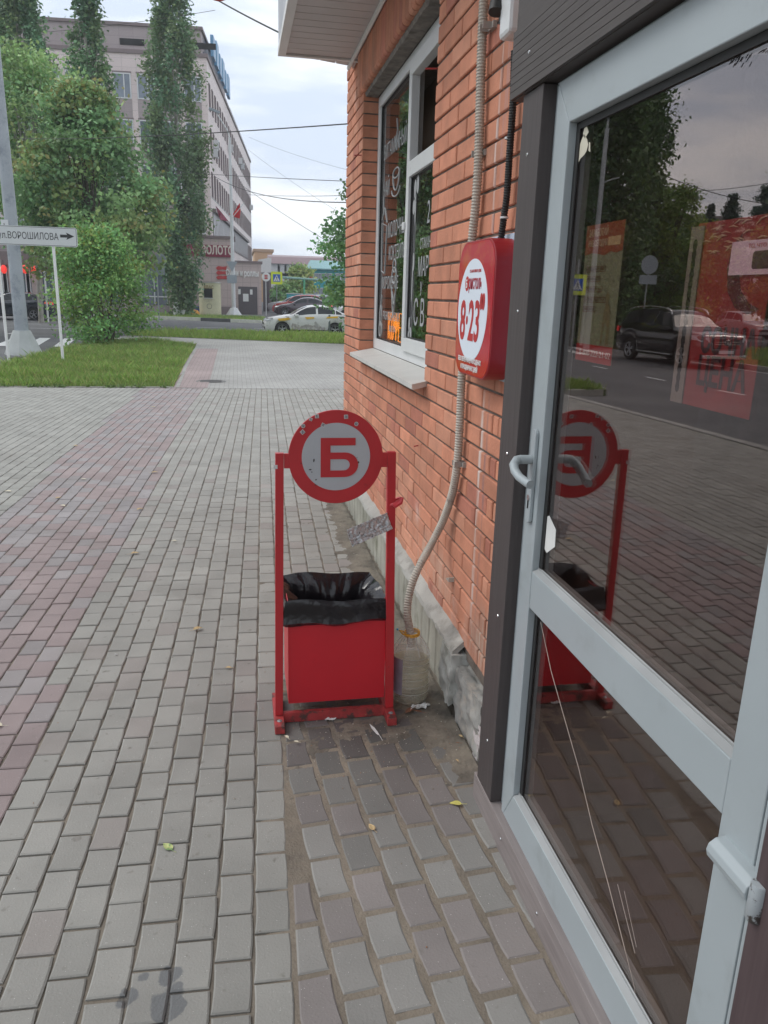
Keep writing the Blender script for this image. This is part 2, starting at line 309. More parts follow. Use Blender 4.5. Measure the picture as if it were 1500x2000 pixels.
ISL = [(-4.75, 15.35), (-1.22, 15.45), (-1.35, 20), (-1.42, 27), (-1.45, 28.4), (-3.2, 30.6), (-4.7, 30.4), (-5.2, 27.5), (-5.45, 23), (-5.6, 19), (-6.2, 15.4)]
ISL = [(-6.1, 15.35)]+ISL[1:10]+[(-6.1, 16.8)]
sheet('lawn_island', ISL, .01, M['turfsoil'], .16)
STR = [(-4.6, 34.2), (4.1, 30.75), (12, 30.2), (40, 29), (40, 36.6), (6, 38.3), (-4.2, 38.6)]
sheet('lawn_strip', STR, .01, M['turfsoil'], .16)
sheet('far_lawn', [(-70, 56.8), (-8.6, 55.4), (-6, 55.0), (1.6, 51.5), (1.9, 52.4), (2.2, 60), (-70, 62)], .01, M['turfsoil'], .16)
sheet('far_pavement', [(-70, 62.1), (2.3, 60.1), (2.0, 52.6), (120, 52.3), (120, 160), (-70, 160)], -.02, M['asphalt'], .1)
sheet('opposite_lawn', [(-90, -60), (-14.9, -60), (-14.9, 29), (-16.4, 32), (-90, 35)], .01, M['turfsoil'], .16)
# pavers near the camera, real stones with chamfers
def pavers():
    mb = MB(); V = mb.v; FA = mb.f; C = mb.c
    def zone(pw, pl, ang, ox, oy, x0, x1, y0, y1, halfplanes, kindf, jnt, imax=10**6, imin=-10**6):
        ca, sa = math.cos(ang), math.sin(ang)
        for i in range(int((x0-2-ox)/pw), int((x1+2-ox)/pw)):
            if i > imax: break
            if i < imin: continue
            for j in range(int((y0-1-oy)/pl), int((y1+1-oy)/pl)):
                cu = (i+.5)*pw; cv = (j+.5+(.5 if i % 2 else 0))*pl
                cx = ox+cu*ca+cv*sa; cy = oy-cu*sa+cv*ca
                if not (x0-.1 < cx < x1+.1 and y0-.1 < cy < y1+.1): continue
                jx = jnt+random.uniform(0, .002); hw = (pw-jx)/2; hl = (pl-jx)/2; P = []
                det = cy < 7
                B = .0016*(1 if jnt < .01 else -1.2); k = 5 if det else 2
                def bow(v): return B*(1-2*(v/hl)**2) if det else 0
                s = 1 if det else 0
                for a in range(k): v = -hl+2*hl*a/(k-1); P.append((hw+bow(v), v))
                for a in range(k): v = hl-2*hl*a/(k-1); P.append((-hw+bow(v), v))
                dr = random.gauss(0, .009); dx, dy = random.gauss(0, .0009), random.gauss(0, .0014)
                P = [(cx+dx+(p[0]+p[1]*dr)*ca+(p[1]-p[0]*dr)*sa, cy+dy-(p[0]+p[1]*dr)*sa+(p[1]-p[0]*dr)*ca) for p in P]
                for h in halfplanes: P = clip(P, *h) if P else P
                if len(P) < 3: continue
                area = abs(sum(P[a][0]*P[(a+1) % len(P)][1]-P[(a+1) % len(P)][0]*P[a][1] for a in range(len(P))))/2
                if area < (.0062 if jnt > .01 else .0012): continue
                mx_ = sum(p[0] for p in P)/len(P); my_ = sum(p[1] for p in P)/len(P)
                g = gz(my_); z = g+random.gauss(0, .0008); tx, ty = random.gauss(0, .006), random.gauss(0, .006)
                o = len(V); n = len(P); ins = .0038+random.uniform(0,.0015)
                zt = lambda p: z+(p[0]-mx_)*tx+(p[1]-my_)*ty
                for p in P: V.append((p[0], p[1], zt(p)-.014))
                for p in P: V.append((p[0], p[1], zt(p)-.0032))
                for p in P:
                    ddx, ddy = mx_-p[0], my_-p[1]
                    V.append((p[0]+math.copysign(min(ins, abs(ddx)), ddx), p[1]+math.copysign(min(ins, abs(ddy)), ddy), zt(p)))
                fs = [tuple(range(o+2*n, o+3*n))]
                for a in range(n):
                    b = (a+1) % n; fs += [(o+a, o+b, o+n+b, o+n+a), (o+n+a, o+n+b, o+2*n+b, o+2*n+a)]
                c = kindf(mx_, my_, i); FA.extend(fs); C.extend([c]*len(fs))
    def colL(x, y, i):
        q = random.gauss(1, .045)
        if -1.76 < x < -.80+.01*y-.03:
            a = random.random(); base = (.278, .225, .218) if a > .25 else (.272, .248, .243)
            if y > 4.5 and random.random() < .3: base = (.27, .25, .248)
        elif x < -1.76: base = (.285, .28, .255)
        else: base = (.288, .279, .255) if random.random() < .88 else (.275, .252, .232)
        f = 1
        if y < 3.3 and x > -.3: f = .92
        d = math.exp(-((x-.5)/.42)**2-((y-2.75)/.36)**2); f *= 1-.6*d  # grime round the bin, deepened in colour as its contact shade
        return tuple(b*q*f for b in base)
    def colR(x, y, i):
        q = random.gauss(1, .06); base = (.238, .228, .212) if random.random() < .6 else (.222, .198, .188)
        d = math.exp(-((x-.45)/.45)**2-((y-2.6)/.42)**2); f = 1-.58*d  # bin grime and painted contact shade on the door-side stones
        return tuple(b*q*f for b in base)
    aL = math.radians(1.9); aR = math.radians(-4.4)
    # zone L right boundary: x<=.105 while y<3.1 ; beyond, to the wall
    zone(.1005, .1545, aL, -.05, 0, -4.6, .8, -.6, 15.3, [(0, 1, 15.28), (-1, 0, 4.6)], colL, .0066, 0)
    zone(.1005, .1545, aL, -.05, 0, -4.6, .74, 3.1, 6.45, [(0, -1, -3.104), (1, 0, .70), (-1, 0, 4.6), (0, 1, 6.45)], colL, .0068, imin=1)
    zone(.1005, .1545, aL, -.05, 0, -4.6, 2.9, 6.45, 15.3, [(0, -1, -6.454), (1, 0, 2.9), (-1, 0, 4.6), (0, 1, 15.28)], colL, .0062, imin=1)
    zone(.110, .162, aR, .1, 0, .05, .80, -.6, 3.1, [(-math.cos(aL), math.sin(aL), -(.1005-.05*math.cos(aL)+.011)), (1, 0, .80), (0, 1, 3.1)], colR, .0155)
    return mb
pv = pavers(); o = pv.build('paver_stones', M['paver']); o.name = 'paving_stones'; o['kind'] = 'structure'
# sand / dirt variation on the joint bed and dirt patch under the bin
M['dirt'] = pm('trodden_dirt', (.125, .108, .088), .95, .4, 9, .9, 70, stain=(.22, .19, .15), sscale=6, smask=(.42, .62))
def dirt_patch():
    n = 90; mb = MB(); vs = {}; x0, x1, y0, y1 = .08, .83, 2.25, 6.3
    nx, ny = 60, 330
    from mathutils import noise
    for i in range(nx+1):
        for j in range(ny+1):
            x = x0+(x1-x0)*i/nx; y = y0+(y1-y0)*j/ny
            wall = .78-x if y > 2.9 else (.84-x)
            h = .010*math.exp(-(max(0, wall)/.10)**2)+.0036*math.exp(-((x-.48)/.33)**4-((y-2.72)/.21)**4)
            h += noise.noise(Vector((x*14, y*14, 0)))*.0035+noise.noise(Vector((x*60, y*60, 3)))*.0022
            edge = min(x-x0, y-y0, y1-y)*.5
            vs[i, j] = (x, y, gz(y)+min(h, edge)-.0038)
    idx = {k: a for a, k in enumerate(vs)}
    mb.add(list(vs.values()), [(idx[i, j], idx[i+1, j], idx[i+1, j+1], idx[i, j+1]) for i in range(nx) for j in range(ny)])
    return mb
kind(dirt_patch().build('dirt', M['dirt']), 'stuff')
# kerbs
def kerb(pts, col, w=.15, h=.03, name='kerb', m=None, seg=1.0):
    mb = MB()
    for a, b in zip(pts[:-1], pts[1:]):
        a, b = Vector((*a, 0)), Vector((*b, 0)); L = (b-a).length; k = max(1, round(L/seg)); d = (b-a)/k; t = d.normalized(); nn = Vector((-t.y, t.x, 0))
        for i in range(k):
            p = a+d*i+t*.006; q = a+d*(i+1)-t*.006; q_ = random.uniform(.9, 1.1)
            vs = [Vector((*(e+nn*s*w/2).xy, gz(e.y)+zz)) for e in (p, q) for s in (-1, 1) for zz in (-.15, h)]
            c = col[i % len(col)]; mb.add(vs, [(0, 1, 3, 2), (4, 6, 7, 5), (0, 4, 5, 1), (2, 3, 7, 6), (0, 2, 6, 4), (1, 5, 7, 3)], tuple(x*q_ for x in c))
    return kind(mb.build(name, m or M['kerbc']), 'structure')
M['kerbc'] = pm('kerb_paint', (1, 1, 1), .9, .18, 4, .4, 50, attr=True)
G_ = (.34, .33, .31)
kerb([(-4.68, -40), (-4.68, 15.3), (-6.17, 15.5)], [G_], h=.012)
kerb([(-6.17, 15.6), (-6.15, 16.9), (-5.67, 19), (-5.5, 23), (-5.3, 27.5), (-4.8, 30.6)], [G_], h=.02)
kerb([(-1.22, 15.40), (-6.0, 15.28)], [(.30, .29, .26)], w=.06, h=.012)
kerb([(-1.15, 15.45), (-1.28, 20), (-1.35, 27), (-1.38, 28.4), (-3.1, 30.7)], [(.3, .29, .27)], w=.07, h=.008)
kerb([(-70, 56.7), (-8.7, 55.3), (-6.1, 54.9), (1.6, 51.4)], [(.62, .62, .57), (.62, .62, .57), (.10, .10, .11)], w=.2, h=.06, seg=2.0)
kerb([(-14.8, -60), (-14.8, 29), (-16.3, 32.1), (-90, 35.1)], [(.4, .39, .36)], h=.03)
kerb([(12, 30.1), (4.1, 30.68), (-4.6, 34.1)], [(.30, .29, .27)], w=.07, h=.006)
# sand brushed into the wide joints beside the door
def joint_fill():
    from mathutils import noise
    mb = MB(); nx, ny = 70, 200; x0, x1, y0, y1 = .04, .80, .6, 2.62; vs = []
    for i in range(nx+1):
        for j in range(ny+1):
            x = x0+(x1-x0)*i/nx; y = y0+(y1-y0)*j/ny; e = min(1, (x-x0)/.06)
            vs.append((x, y, -.0066+.0036*e+noise.noise(Vector((x*9, y*9, 2)))*.0016+noise.noise(Vector((x*50, y*50, 2)))*.0010))
    return mb.add(vs, [(i*(ny+1)+j, (i+1)*(ny+1)+j, (i+1)*(ny+1)+j+1, i*(ny+1)+j+1) for i in range(nx) for j in range(ny)])
kind(joint_fill().build('sand', pm('pale_joint_sand', (.215, .18, .14), .95, .3, 8, .9, 130, stain=(.14, .118, .095), sscale=4)), 'stuff')
# road markings
def mark(px): pass
def marks():
    mb = MB()
    def bar(x0, y0, x1, y1, w):
        a, b = Vector((x0, y0, 0)), Vector((x1, y1, 0)); t = (b-a).normalized(); nn = Vector((-t.y, t.x, 0))*w/2
        k = max(1, int((b-a).length)); 
        for i in range(k):
            p, q = a+(b-a)*i/k, a+(b-a)*(i+1)/k
            mb.add([Vector((*(e+nn*s).xy, gz(e.y)-.115)) for e, s in ((p, -1), (q, -1), (q, 1), (p, 1))], [(0, 1, 2, 3)])
    for k in range(-12, 11): bar(-9.6, k*3.4+2.0, -9.6, k*3.4+3.0, .12)
    bar(-14.4, -60, -14.4, 26, .10)
    for k in range(-14, 14): bar(k*3.2+1, 45.3-.02*k*3.2, k*3.2+2.4, 45.3-.02*(k*3.2+2), .12)
    for k in range(-14, 14): bar(k*3.2-.4, 41.2-.02*k*3.2, k*3.2+1, 41.2-.02*(k*3.2+2), .12)
    for k in range(8): bar(-6.0-k*.95, 28.6, -6.6-k*.95, 33.5, .42)
    return mb
kind(marks().build('road_markings', M['white']), 'structure')
# ================================================================ the brick shop
shop = thing('brick_shop', 'orange-red brick shop with grey door, dark board trim and tall white window', 'building', (.9, 2.2, 0))
WX = .87
WIN = (3.58, 5.63, 1.27, 2.95)      # opening y0 y1 z0 z1
YC = 6.42                           # far corner
def brick_col():
    a = random.random(); b = (.52, .215, .13)
    if a < .09: b = (.44, .165, .11)
    elif a < .3: b = (.54, .245, .155)
    q = random.gauss(1, .085); return tuple(x*q for x in b)
def brick(mb, x0, x1, y0, y1, z0, z1, col=None):
    """one brick of the street face (front at x0, chamfered)"""
    j = random.gauss(0, .0012); x0 += j; c = .0035; col = col or brick_col()
    vs = [(x1, y0, z0), (x1, y1, z0), (x1, y1, z1), (x1, y0, z1), (x0+c, y0, z0), (x0+c, y1, z0), (x0+c, y1, z1), (x0+c, y0, z1),
          (x0, y0+c, z0+c), (x0, y1-c, z0+c), (x0, y1-c, z1-c), (x0, y0+c, z1-c)]
    mb.add(vs, [(0, 1, 5, 4), (1, 2, 6, 5), (2, 3, 7, 6), (3, 0, 4, 7), (4, 5, 9, 8), (5, 6, 10, 9), (6, 7, 11, 10), (7, 4, 8, 11), (8, 9, 10, 11)], col)
def wall():
    mb = MB(); H = .0745; J = .0095
    for r in range(52):
        z0 = r*H+.005; z1 = z0+H-J
        if z0 < .26: continue
        off = {0: 0, 1: .13}[r % 2]+.0
        y = 2.03+off-.26
        # header stack close to the door post
        while y < YC:
            L = .26
            ya, yb = y+J/2, y+L-J/2
            if 2.38 < y+.13 < 2.52 and r % 2 == 0: segs = [(y, y+.13), (y+.13, y+.195), (y+.195, y+.26)]
            elif 4.05 < y < 4.4 and z1 < WIN[2] and r % 3 == 0: segs = [(y, y+.13), (y+.13, y+.26)]
            else: segs = [(y, y+L)]
            for (a, b) in segs:
                a += J/2; b -= J/2
                b = min(b, YC)
                a = max(a, 2.03)
                if b-a < .02: continue
                if z0 > WIN[2]-.03 and z1 < 3.21:      # window or lintel band
                    zz = z0 < WIN[3]-.01
                    lo, hi = (WIN[0], WIN[1]) if zz else (WIN[0]-.14, WIN[1]+.12)
                    if a < lo < b: 
                        if lo-J/2-a > .02: brick(mb, WX, WX+(.11 if zz else .03), a, lo-J/2*0, z0, z1)
                        if b > hi: brick(mb, WX, WX+.03, hi, b, z0, z1)
                        continue
                    if a < hi < b:
                        if b-hi > .02: brick(mb, WX, WX+(.11 if zz else .03), hi, b, z0, z1)
                        continue
                    if lo <= a and b <= hi: continue
                    if zz and abs(a-hi) < .02 or zz and abs(b-lo) < .02: brick(mb, WX, WX+.11, a, b, z0, z1); continue
                brick(mb, WX, WX+.03, a, b, z0, z1)
            y += L
    # soldier course over the window, projecting, lower edge rounded
    y = WIN[0]-.13
    while y < WIN[1]+.11:
        a, b = y+.004, y+.071; zt = 3.205; c = brick_col(); R = .022; x0 = WX-.022; prof = [(WX+.11, 2.955), (x0+R, 2.955)]
        prof += [(x0+R-R*math.sin(math.radians(t)), 2.955+R-R*math.cos(math.radians(t))) for t in (22, 45, 68, 90)]+[(x0, zt), (WX+.11, zt)]
        mb.prism([(px, a, pz) for px, pz in prof], (0, b-a, 0), c); y += .0745
    # far end face of the corner
    for r in range(4, 52):
        z0 = r*H+.005; z1 = z0+H-J; x = WX+.035+(.12 if r % 2 else 0)-.12
        while x < 3.2:
            a, b = max(x, WX+.035), x+.25
            if b-a > .03: mb.box(a, b, YC-.03, YC-.001, z0, z1, brick_col())
            x += .26
    return mb
wall_o = wall().build('brick_wall', M['brick'], shop)
mo = MB()
mx0 = WX+.009
mo.box(mx0, 1.3, 2.03, WIN[0], .25, 3.9).box(mx0, 1.3, WIN[1]+.004, YC-.008, .25, 3.9).box(mx0, 1.3, WIN[0]+.001, WIN[1]+.003, .25, WIN[2]-.02).box(WX+.0, 1.3, WIN[0]-.12, WIN[1]+.1, 2.965, 3.9)
mo.box(1.301, 3.4, 2.0, YC-.008, 0, 3.9)
mo.build('mortar_core', M['mortar'], shop)
# gap filled with foam under the lintel
from mathutils import noise
fm = MB(); prev = None; vs = []; n = 90
for i in range(n+1):
    y = WIN[0]+(WIN[1]-WIN[0])*i/n; q = noise.noise(Vector((y*22, 0, 5)))*.014+noise.noise(Vector((y*60, 0, 1)))*.007
    vs += [(WX+.012+q*.4, y, 2.953), (WX+.02, y, 2.932+q), (WX+.10, y, 2.93), (WX+.10, y, 2.953)]
fm.add(vs, [(i*4+k, i*4+(k+1) % 4, (i+1)*4+(k+1) % 4, (i+1)*4+k) for i in range(n) for k in range(4)])
fm.build('foam_seam', pm('old_foam', (.17, .15, .13), .95, .4, 20, .8, 60), shop)
# plinth : concrete cap on ribbed slate sheet
pl = MB(); vs = []; ny, P = 150, [(.915, .335), (.868, .325), (.84, .298), (.825, .285), (.822, .268), (.834, .262)]
for i in range(ny+1):
    y = 2.72+(YC-.0-2.72)*i/ny
    for k, (x, z) in enumerate(P):
        q = noise.noise(Vector((y*9, k*2.1, 0)))*.010+noise.noise(Vector((y*35, k*3.3, 2)))*.005
        vs.append((x+q*.5*(k > 0), y, z+q*(k < 5)))
K = len(P); pl.add(vs, [(i*K+k, i*K+k+1, (i+1)*K+k+1, (i+1)*K+k) for i in range(ny) for k in range(K-1)]+[tuple(range(K))])
# lumpy broken end block
def lump(x0, x1, y0, y1, z0, z1, seed, amp=.012, n=14):
    mb = MB(); bm = bmesh.new(); bmesh.ops.create_cube(bm, size=1); bmesh.ops.subdivide_edges(bm, edges=bm.edges[:], cuts=n, use_grid_fill=True)
    for v in bm.verts:
        p = Vector(v.co); r = Vector((max(-.46, min(.46, p.x)), max(-.46, min(.46, p.y)), max(-.46, min(.46, p.z)))); p = r+(p-r)*.7
        q = Vector(((x0+x1)/2+p.x*(x1-x0), (y0+y1)/2+p.y*(y1-y0), (z0+z1)/2+p.z*(z1-z0)))
        nn = noise.noise(q*18+Vector((seed, 0, 0)))*amp+noise.noise(q*55+Vector((seed, 3, 0)))*amp*.5
        d = Vector((p.x*1.2, p.y, p.z)).normalized(); v.co = q+d*nn
    mb.add([v.co[:] for v in bm.verts], [tuple(v.index for v in f.verts) for f in bm.faces]); bm.free(); return mb
pl.build('plinth_cap', M['concrete'], shop, smooth=True)
lump(.815, .90, 2.70, 2.86, .05, .275, 3, .016).build('plinth_end', pm('lumpy_cement', (.40, .40, .37), .95, .3, 12, .9, 35, stain=(.24, .24, .21), sscale=9), shop, smooth=True)
lump(.838, .93, 2.37, 2.715, -.02, .235, 11, .02).build('broken_render', pm('dark_cement', (.29, .285, .265), .95, .35, 14, 1, 40, stain=(.40, .36, .31), sscale=10), shop, smooth=True)
lump(.838, .90, 2.15, 2.43, -.02, .15, 17, .012).build('insulation_chunk', pm('white_foam_board', (.55, .50, .49), .9, .12, 30, .6, 80, stain=(.30, .16, .13), sscale=40, smask=(.6, .66)), shop, smooth=True)
sl_ = MB(); vs = []; ny = 420
for i in range(ny+1):
    y = 2.84+(YC-2.84)*i/ny; ph = (y*7.2) % 1; q = .0035*(1 if .18 < ph < .72 else -1)*min(1, abs(min(abs(ph-.18), abs(ph-.72)))/.03)
    for z in (-.1, .08, .18, .272): vs.append((.853-q+.002*math.sin(y*31+z*9), y, z))
sl_.add(vs, [(i*4+k, i*4+k+1, (i+1)*4+k+1, (i+1)*4+k) for i in range(ny) for k in range(3)])
sl_.build('ribbed_sheet', pm('weathered_slate', (.33, .32, .27), .9, .25, 5, .5, 50, stain=(.19, .19, .14), sscale=4, smask=(.55, .75)), shop)
# ---------- soffit with white boards and fascia
sz = 3.22
def P3(px, py, z):
    r = ray(px, py); t = (z-CH)/r[2]; return Vector((r[0]*t, r[1]*t, z))
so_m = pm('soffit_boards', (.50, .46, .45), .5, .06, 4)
sa = P3(553, 105, sz)                       # outer corner
X0, Y1 = sa.x, sa.y+.0
sof = MB(); w = .115; y = Y1-.02
hip = (X0+.01, Y1-.01); hipb = (WX-.02, YC-.36)
# boards along X on the street side, running to the hip line
k = 0
yy = Y1-.03
while yy > -1.0:
    ya, yb = yy-w+.006, yy
    def xr(y):  # hip line x at this y
        if y > hipb[1]: return hip[0]+(hip[1]-y)/(hip[1]-hipb[1])*(hipb[0]-hip[0])
        return 2.2
    xa, xb = xr(yb), xr(ya)
    sof.prism([(X0+.02, yb, sz), (xa, yb, sz), (xb, ya, sz), (X0+.02, ya, sz)], (0, 0, .012)); yy -= w
xx = X0+.03
while xx < 3.2:
    xa, xb = xx, xx+w-.006
    def yr(x): return hip[1]-(x-hip[0])/(hipb[0]-hip[0])*(hip[1]-hipb[1]) if x < hipb[0] else YC-.0
    sof.prism([(xa, Y1-.02, sz), (xb, Y1-.02, sz), (xb, yr(xb)+.004, sz), (xa, yr(xa)+.004, sz)], (0, 0, .012)); xx += w
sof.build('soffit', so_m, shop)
MB().box(X0+.02, 3.4, -1.2, Y1-.02, sz+.014, sz+.03).build('soffit_backing', M['dark'], shop)
fa = MB(); fa.box(X0-.035, X0+.018, -1.2, Y1+.02, sz-.012, sz+.035).box(X0+.018, 3.4, Y1-.018, Y1+.02, sz-.012, sz+.035)
fa.build('fascia_rail', M['white'], shop)
fb = MB(); fb.box(X0-.03, X0+.01, -1.2, Y1+.012, sz+.036, sz+.95).box(X0+.0101, 3.4, Y1-.03, Y1+.012, sz+.036, sz+.95)
fb.build('fascia_panel', pm('grey_fascia', (.46, .47, .50), .5, .1, 2), shop)
M['roofm'] = pm('brown_metal_roof', (.13, .08, .07), .5, .1)
MB().prism([(X0-.05, -1.2, sz+.951), (X0-.05, Y1+.03, sz+.951), (3.6, Y1+.03, sz+2.6), (3.6, -1.2, sz+2.6)], (0, 0, .03)).build('roof', M['roofm'], shop)
MB().tube([(WX-.04, YC-.34, sz-.01), (WX-.03, 1.0, sz-.01)], .014, 6).build('soffit_trim', M['white'], shop)
# ---------- the white window
FX = .975                       # frame face
wn = MB().build_ if False else None
win = bpy.data.objects.new('window', None); COL.objects.link(win); win.parent = shop; win.location = Vector((FX, 4.6, 2.1))-wloc(shop)
y0, y1, z0, z1 = WIN[0], WIN[1]-.003, WIN[2]+.02, 2.932
f = MB(); T = .07; MUL = 4.60
f.box(FX, FX+.07, y0, y1, z0, z0+T).box(FX, FX+.07, y0, y1, z1-T, z1).box(FX, FX+.07, y0, y0+T, z0+T, z1-T).box(FX, FX+.07, y1-T, y1, z0+T, z1-T)
f.box(FX, FX+.07, MUL-.035, MUL+.035, z0+T, z1-T)
f.build('frame', M['pvc'], win, bevel=.004)
# opening sash (near half) with transom
s = MB(); a, b = y0+T+.006, MUL-.041; t = .062; X = FX-.018; TR = 2.33
s.box(X, X+.05, a, b, z0+T-.015, z0+T+t).box(X, X+.05, a, b, z1-T-t, z1-T+.015).box(X, X+.05, a, a+t, z0+T+t, z1-T-t).box(X, X+.05, b-t, b, z0+T+t, z1-T-t).box(X, X+.05, a+t, b-t, TR-.04, TR+.04)
s.build('opening_sash', M['pvc'], win, bevel=.004)
g = MB(); g.box(FX+.022, FX+.03, MUL+.034, y1-T+.005, z0+T-.004, z1-T+.004); g.build('pane', M['wglass'], win)
g = MB(); g.box(FX+.008, FX+.016, a+t-.004, b-t+.004, z0+T+t-.004, TR-.038); g.build('pane', M['wglass'], win)
gk = MB(); 
for (ya, yb, za, zb, x) in ((MUL+.035, y1-T, z0+T, z1-T, FX+.012), (a+t, b-t, z0+T+t, TR-.04, FX-.002)):
    q = .007; gk.box(x, x+.01, ya, ya+q, za, zb).box(x, x+.01, yb-q, yb, za, zb).box(x, x+.01, ya+q, yb-q, za, za+q).box(x, x+.01, ya+q, yb-q, zb-q, zb)
gk.build('gasket', M['rubber'], win)
MB().prism([(FX-.03, y1-.32, 2.36), (FX-.03, y1-.32, 2.36)], (0, 0, 0)) if False else None
# the open upper vent, tilted out of its hole
vt = MB(); 
vt.box(FX+.03, FX+.04, a+t, b-t, TR+.04, z1-T-t)
MB().box(FX-.03, FX-.019, b-.02, b+.03, 2.02, 2.06).build('latch', M['pvc'], win, bevel=.003)
MB().box(FX-.028, FX-.0001, MUL-.02, MUL+.02, 1.98, 2.12).box(FX-.05, FX-.0282, MUL-.008, MUL+.008, 1.9, 2.05).build('window_handle', M['dark'], win) if False else None
sill = MB(); sill.prism([(FX+.0, WIN[1]-.01, 1.288), (.79, WIN[1]-.11, 1.262), (.79, WIN[1]-.11, 1.24), (.80, WIN[1]-.11, 1.238), (FX, WIN[1]-.01, 1.262)], (0, WIN[0]-.08-WIN[1]+.1, 0))
sill.build('window_sill', pm('white_tin_sill', (.55, .54, .51), .5, .08, 6, stain=(.33, .31, .28), sscale=10, smask=(.6, .75)), shop)
# lettering on the panes
LT = pm('white_vinyl', (.34, .35, .35), .6, .04)
r_, u_ = (0, -1, 0), (0, 0, 1)
gx = FX+.0205
def wt(s, yl, z, size, name='lettering', sx=.62, x=None): text(s, size, (x or gx, yl, z), r_, u_, LT, win, name, .0008, sx, n=(-1, 0, 0))
YL = y1-T-.06
wt('ВИТАМИННЫЙ', YL-.02, 2.52, .125, sx=.78); wt('ЧАЙ', YL-.02, 2.29, .13, sx=.8)
wt('МОЛОЧНЫЙ', YL-.22, 2.02, .13, sx=.78); wt('КОКТЕЙЛЬ', YL-.27, 1.88, .12, sx=.8)
wt('МОРОЖЕНОЕ', YL-.06, 1.70, .11, sx=.75); wt('РАЗНООБРАЗНАЯ', YL-.12, 1.50, .075, sx=.85); wt('ВЫПЕЧКА', YL-.35, 1.43, .05, sx=.9)
x2 = FX+.0065
for s_, yl, z, sz_ in (('2', 4.12, 2.02, .16), ('СТАКАН', 4.26, 1.90, .075), ('МАР', 4.29, 1.76, .14), ('У', 4.22, 1.66, .10), ('С В', 4.36, 1.50, .20)): wt(s_, yl, z, sz_, x=x2, sx=.8)
def strokes(paths, r, name, m, x):
    mb = MB()
    for p in paths: mb.tube([(x, yy, zz) for yy, zz in p], r, 6)
    return mb.build(name, m, win)
cup = [[(5.05+.10*math.cos(t), 2.42+.10*math.sin(t)-.03) for t in [math.pi+math.pi*k/12 for k in range(13)]], [(5.05+.10*math.cos(t), 2.39+.028*math.sin(t)) for t in [2*math.pi*k/16 for k in range(17)]],
       [(5.05+.13*math.cos(t), 2.30+.045*math.sin(t)) for t in [math.pi+math.pi*k/10 for k in range(11)]], [(5.05, 2.52), (5.09, 2.58), (5.04, 2.63), (5.07, 2.70)], [(4.98, 2.52), (5.01, 2.57), (4.97, 2.61)]]
strokes(cup, .0045, 'cup_drawing', LT, gx)
shake = [[(5.47, 1.82), (5.36, 1.80), (5.31, 2.10), (5.49, 2.13), (5.47, 1.82)], [(5.49, 2.15), (5.40, 2.22), (5.31, 2.12)], [(5.43, 2.18), (5.46, 2.30)]]
strokes(shake, .0045, 'glass_drawing', LT, gx)
cone = [[(5.02, 1.52), (5.10, 1.72), (4.94, 1.74), (5.02, 1.52)], [(5.05, 1.60), (4.96, 1.68)], [(4.99, 1.60), (5.07, 1.68)]]+[[(5.02+.07*math.cos(t), 1.78+.05*math.sin(t)) for t in [2*math.pi*k/14 for k in range(15)]], [(5.02+.045*math.cos(t), 1.84+.04*math.sin(t)) for t in [2*math.pi*k/14 for k in range(15)]]]
strokes(cone, .0045, 'cone_drawing', LT, gx)
oval = lambda cy, cz, a, b: [(cy+a*math.cos(2*math.pi*k/16), cz+b*math.sin(2*math.pi*k/16)) for k in range(17)]
strokes([oval(5.46, 1.52, .03, .07), oval(5.46, 1.43, .05, .05), [(5.46, 1.6), (5.44, 1.66)]], .005, 'fruit_drawing', LT, gx)
def blobs(items, name, x):
    for cy, cz, a, b in items: MB().prism([(x, cy+a*math.cos(2*math.pi*k/16), cz+b*math.sin(2*math.pi*k/16)) for k in range(16)], (-.0008, 0, 0)).build(name, LT, win)
blobs([(4.46, 1.50, .02, .04), (4.46, 1.43, .03, .04), (4.42, 1.44, .03, .045), (4.46, 1.36, .02, .03), (4.42, 2.22, .03, .05), (4.36, 2.24, .025, .05), (4.40, 2.12, .012, .09), (4.44, 2.13, .03, .04), (4.40, 1.84, .02, .05), (4.42, 1.72, .012, .10)], 'petal_drawing', x2)
NE = pm('orange_neon', (.8, .25, .02), .4, emis=((1, .30, .03), 2.2))
neon = thing('neon_sign', 'orange neon coffee lettering glowing low behind the window pane', 'neon sign', (FX+.06, 5.15, 1.42))
def nstroke(pts): return [(FX+.055, yy, zz) for yy, zz in pts]
nb = MB(); sc_ = .105
def glyph(o, lines):
    for l in lines: nb.tube([(FX+.055, o-px_*.085, 1.372+pz_*.175) for px_, pz_ in l], .0045, 6)
glyph(5.34, [[(0, 0), (0, 1)], [(.9, 1), (.1, .5), (.9, 0)]])
glyph(5.235, [[(.5+.42*math.cos(t), .5+.5*math.sin(t)) for t in [2*math.pi*k/18 for k in range(19)]]])
glyph(5.12, [[(.5+.5*math.cos(t), .6+.28*math.sin(t)) for t in [2*math.pi*k/18 for k in range(19)]], [(.5, 0), (.5, 1)]])
glyph(5.00, [[(.9, 1), (.1, 1), (.1, 0), (.9, 0)], [(.1, .5), (.8, .5)]])
nb.build('neon_tubing', NE, neon)
# room behind the window and the door
iw = pm('dim_interior_wall', (.10, .07, .055), .8, .2, 2); ifl = pm('dim_floor_tiles', (.05, .022, .018), .3, .3, 4, stain=(.07, .04, .03), sscale=5)
rm = MB()
rm.box(1.05, 1.29, 3.40, 3.5, .4, 3.2); 
rm.build('room_partition', iw, shop)
ws = MB(); ws.box(1.12, 1.2, WIN[0]-.05, WIN[1], 2.35, 2.39).box(1.12, 1.2, WIN[0]-.05, WIN[1], 1.85, 1.88).box(1.26, 1.29, WIN[0]-.05, WIN[1], 1.3, 3.0)
ws.build('display_shelf', pm('shelf_board', (.10, .065, .04), .6), shop)
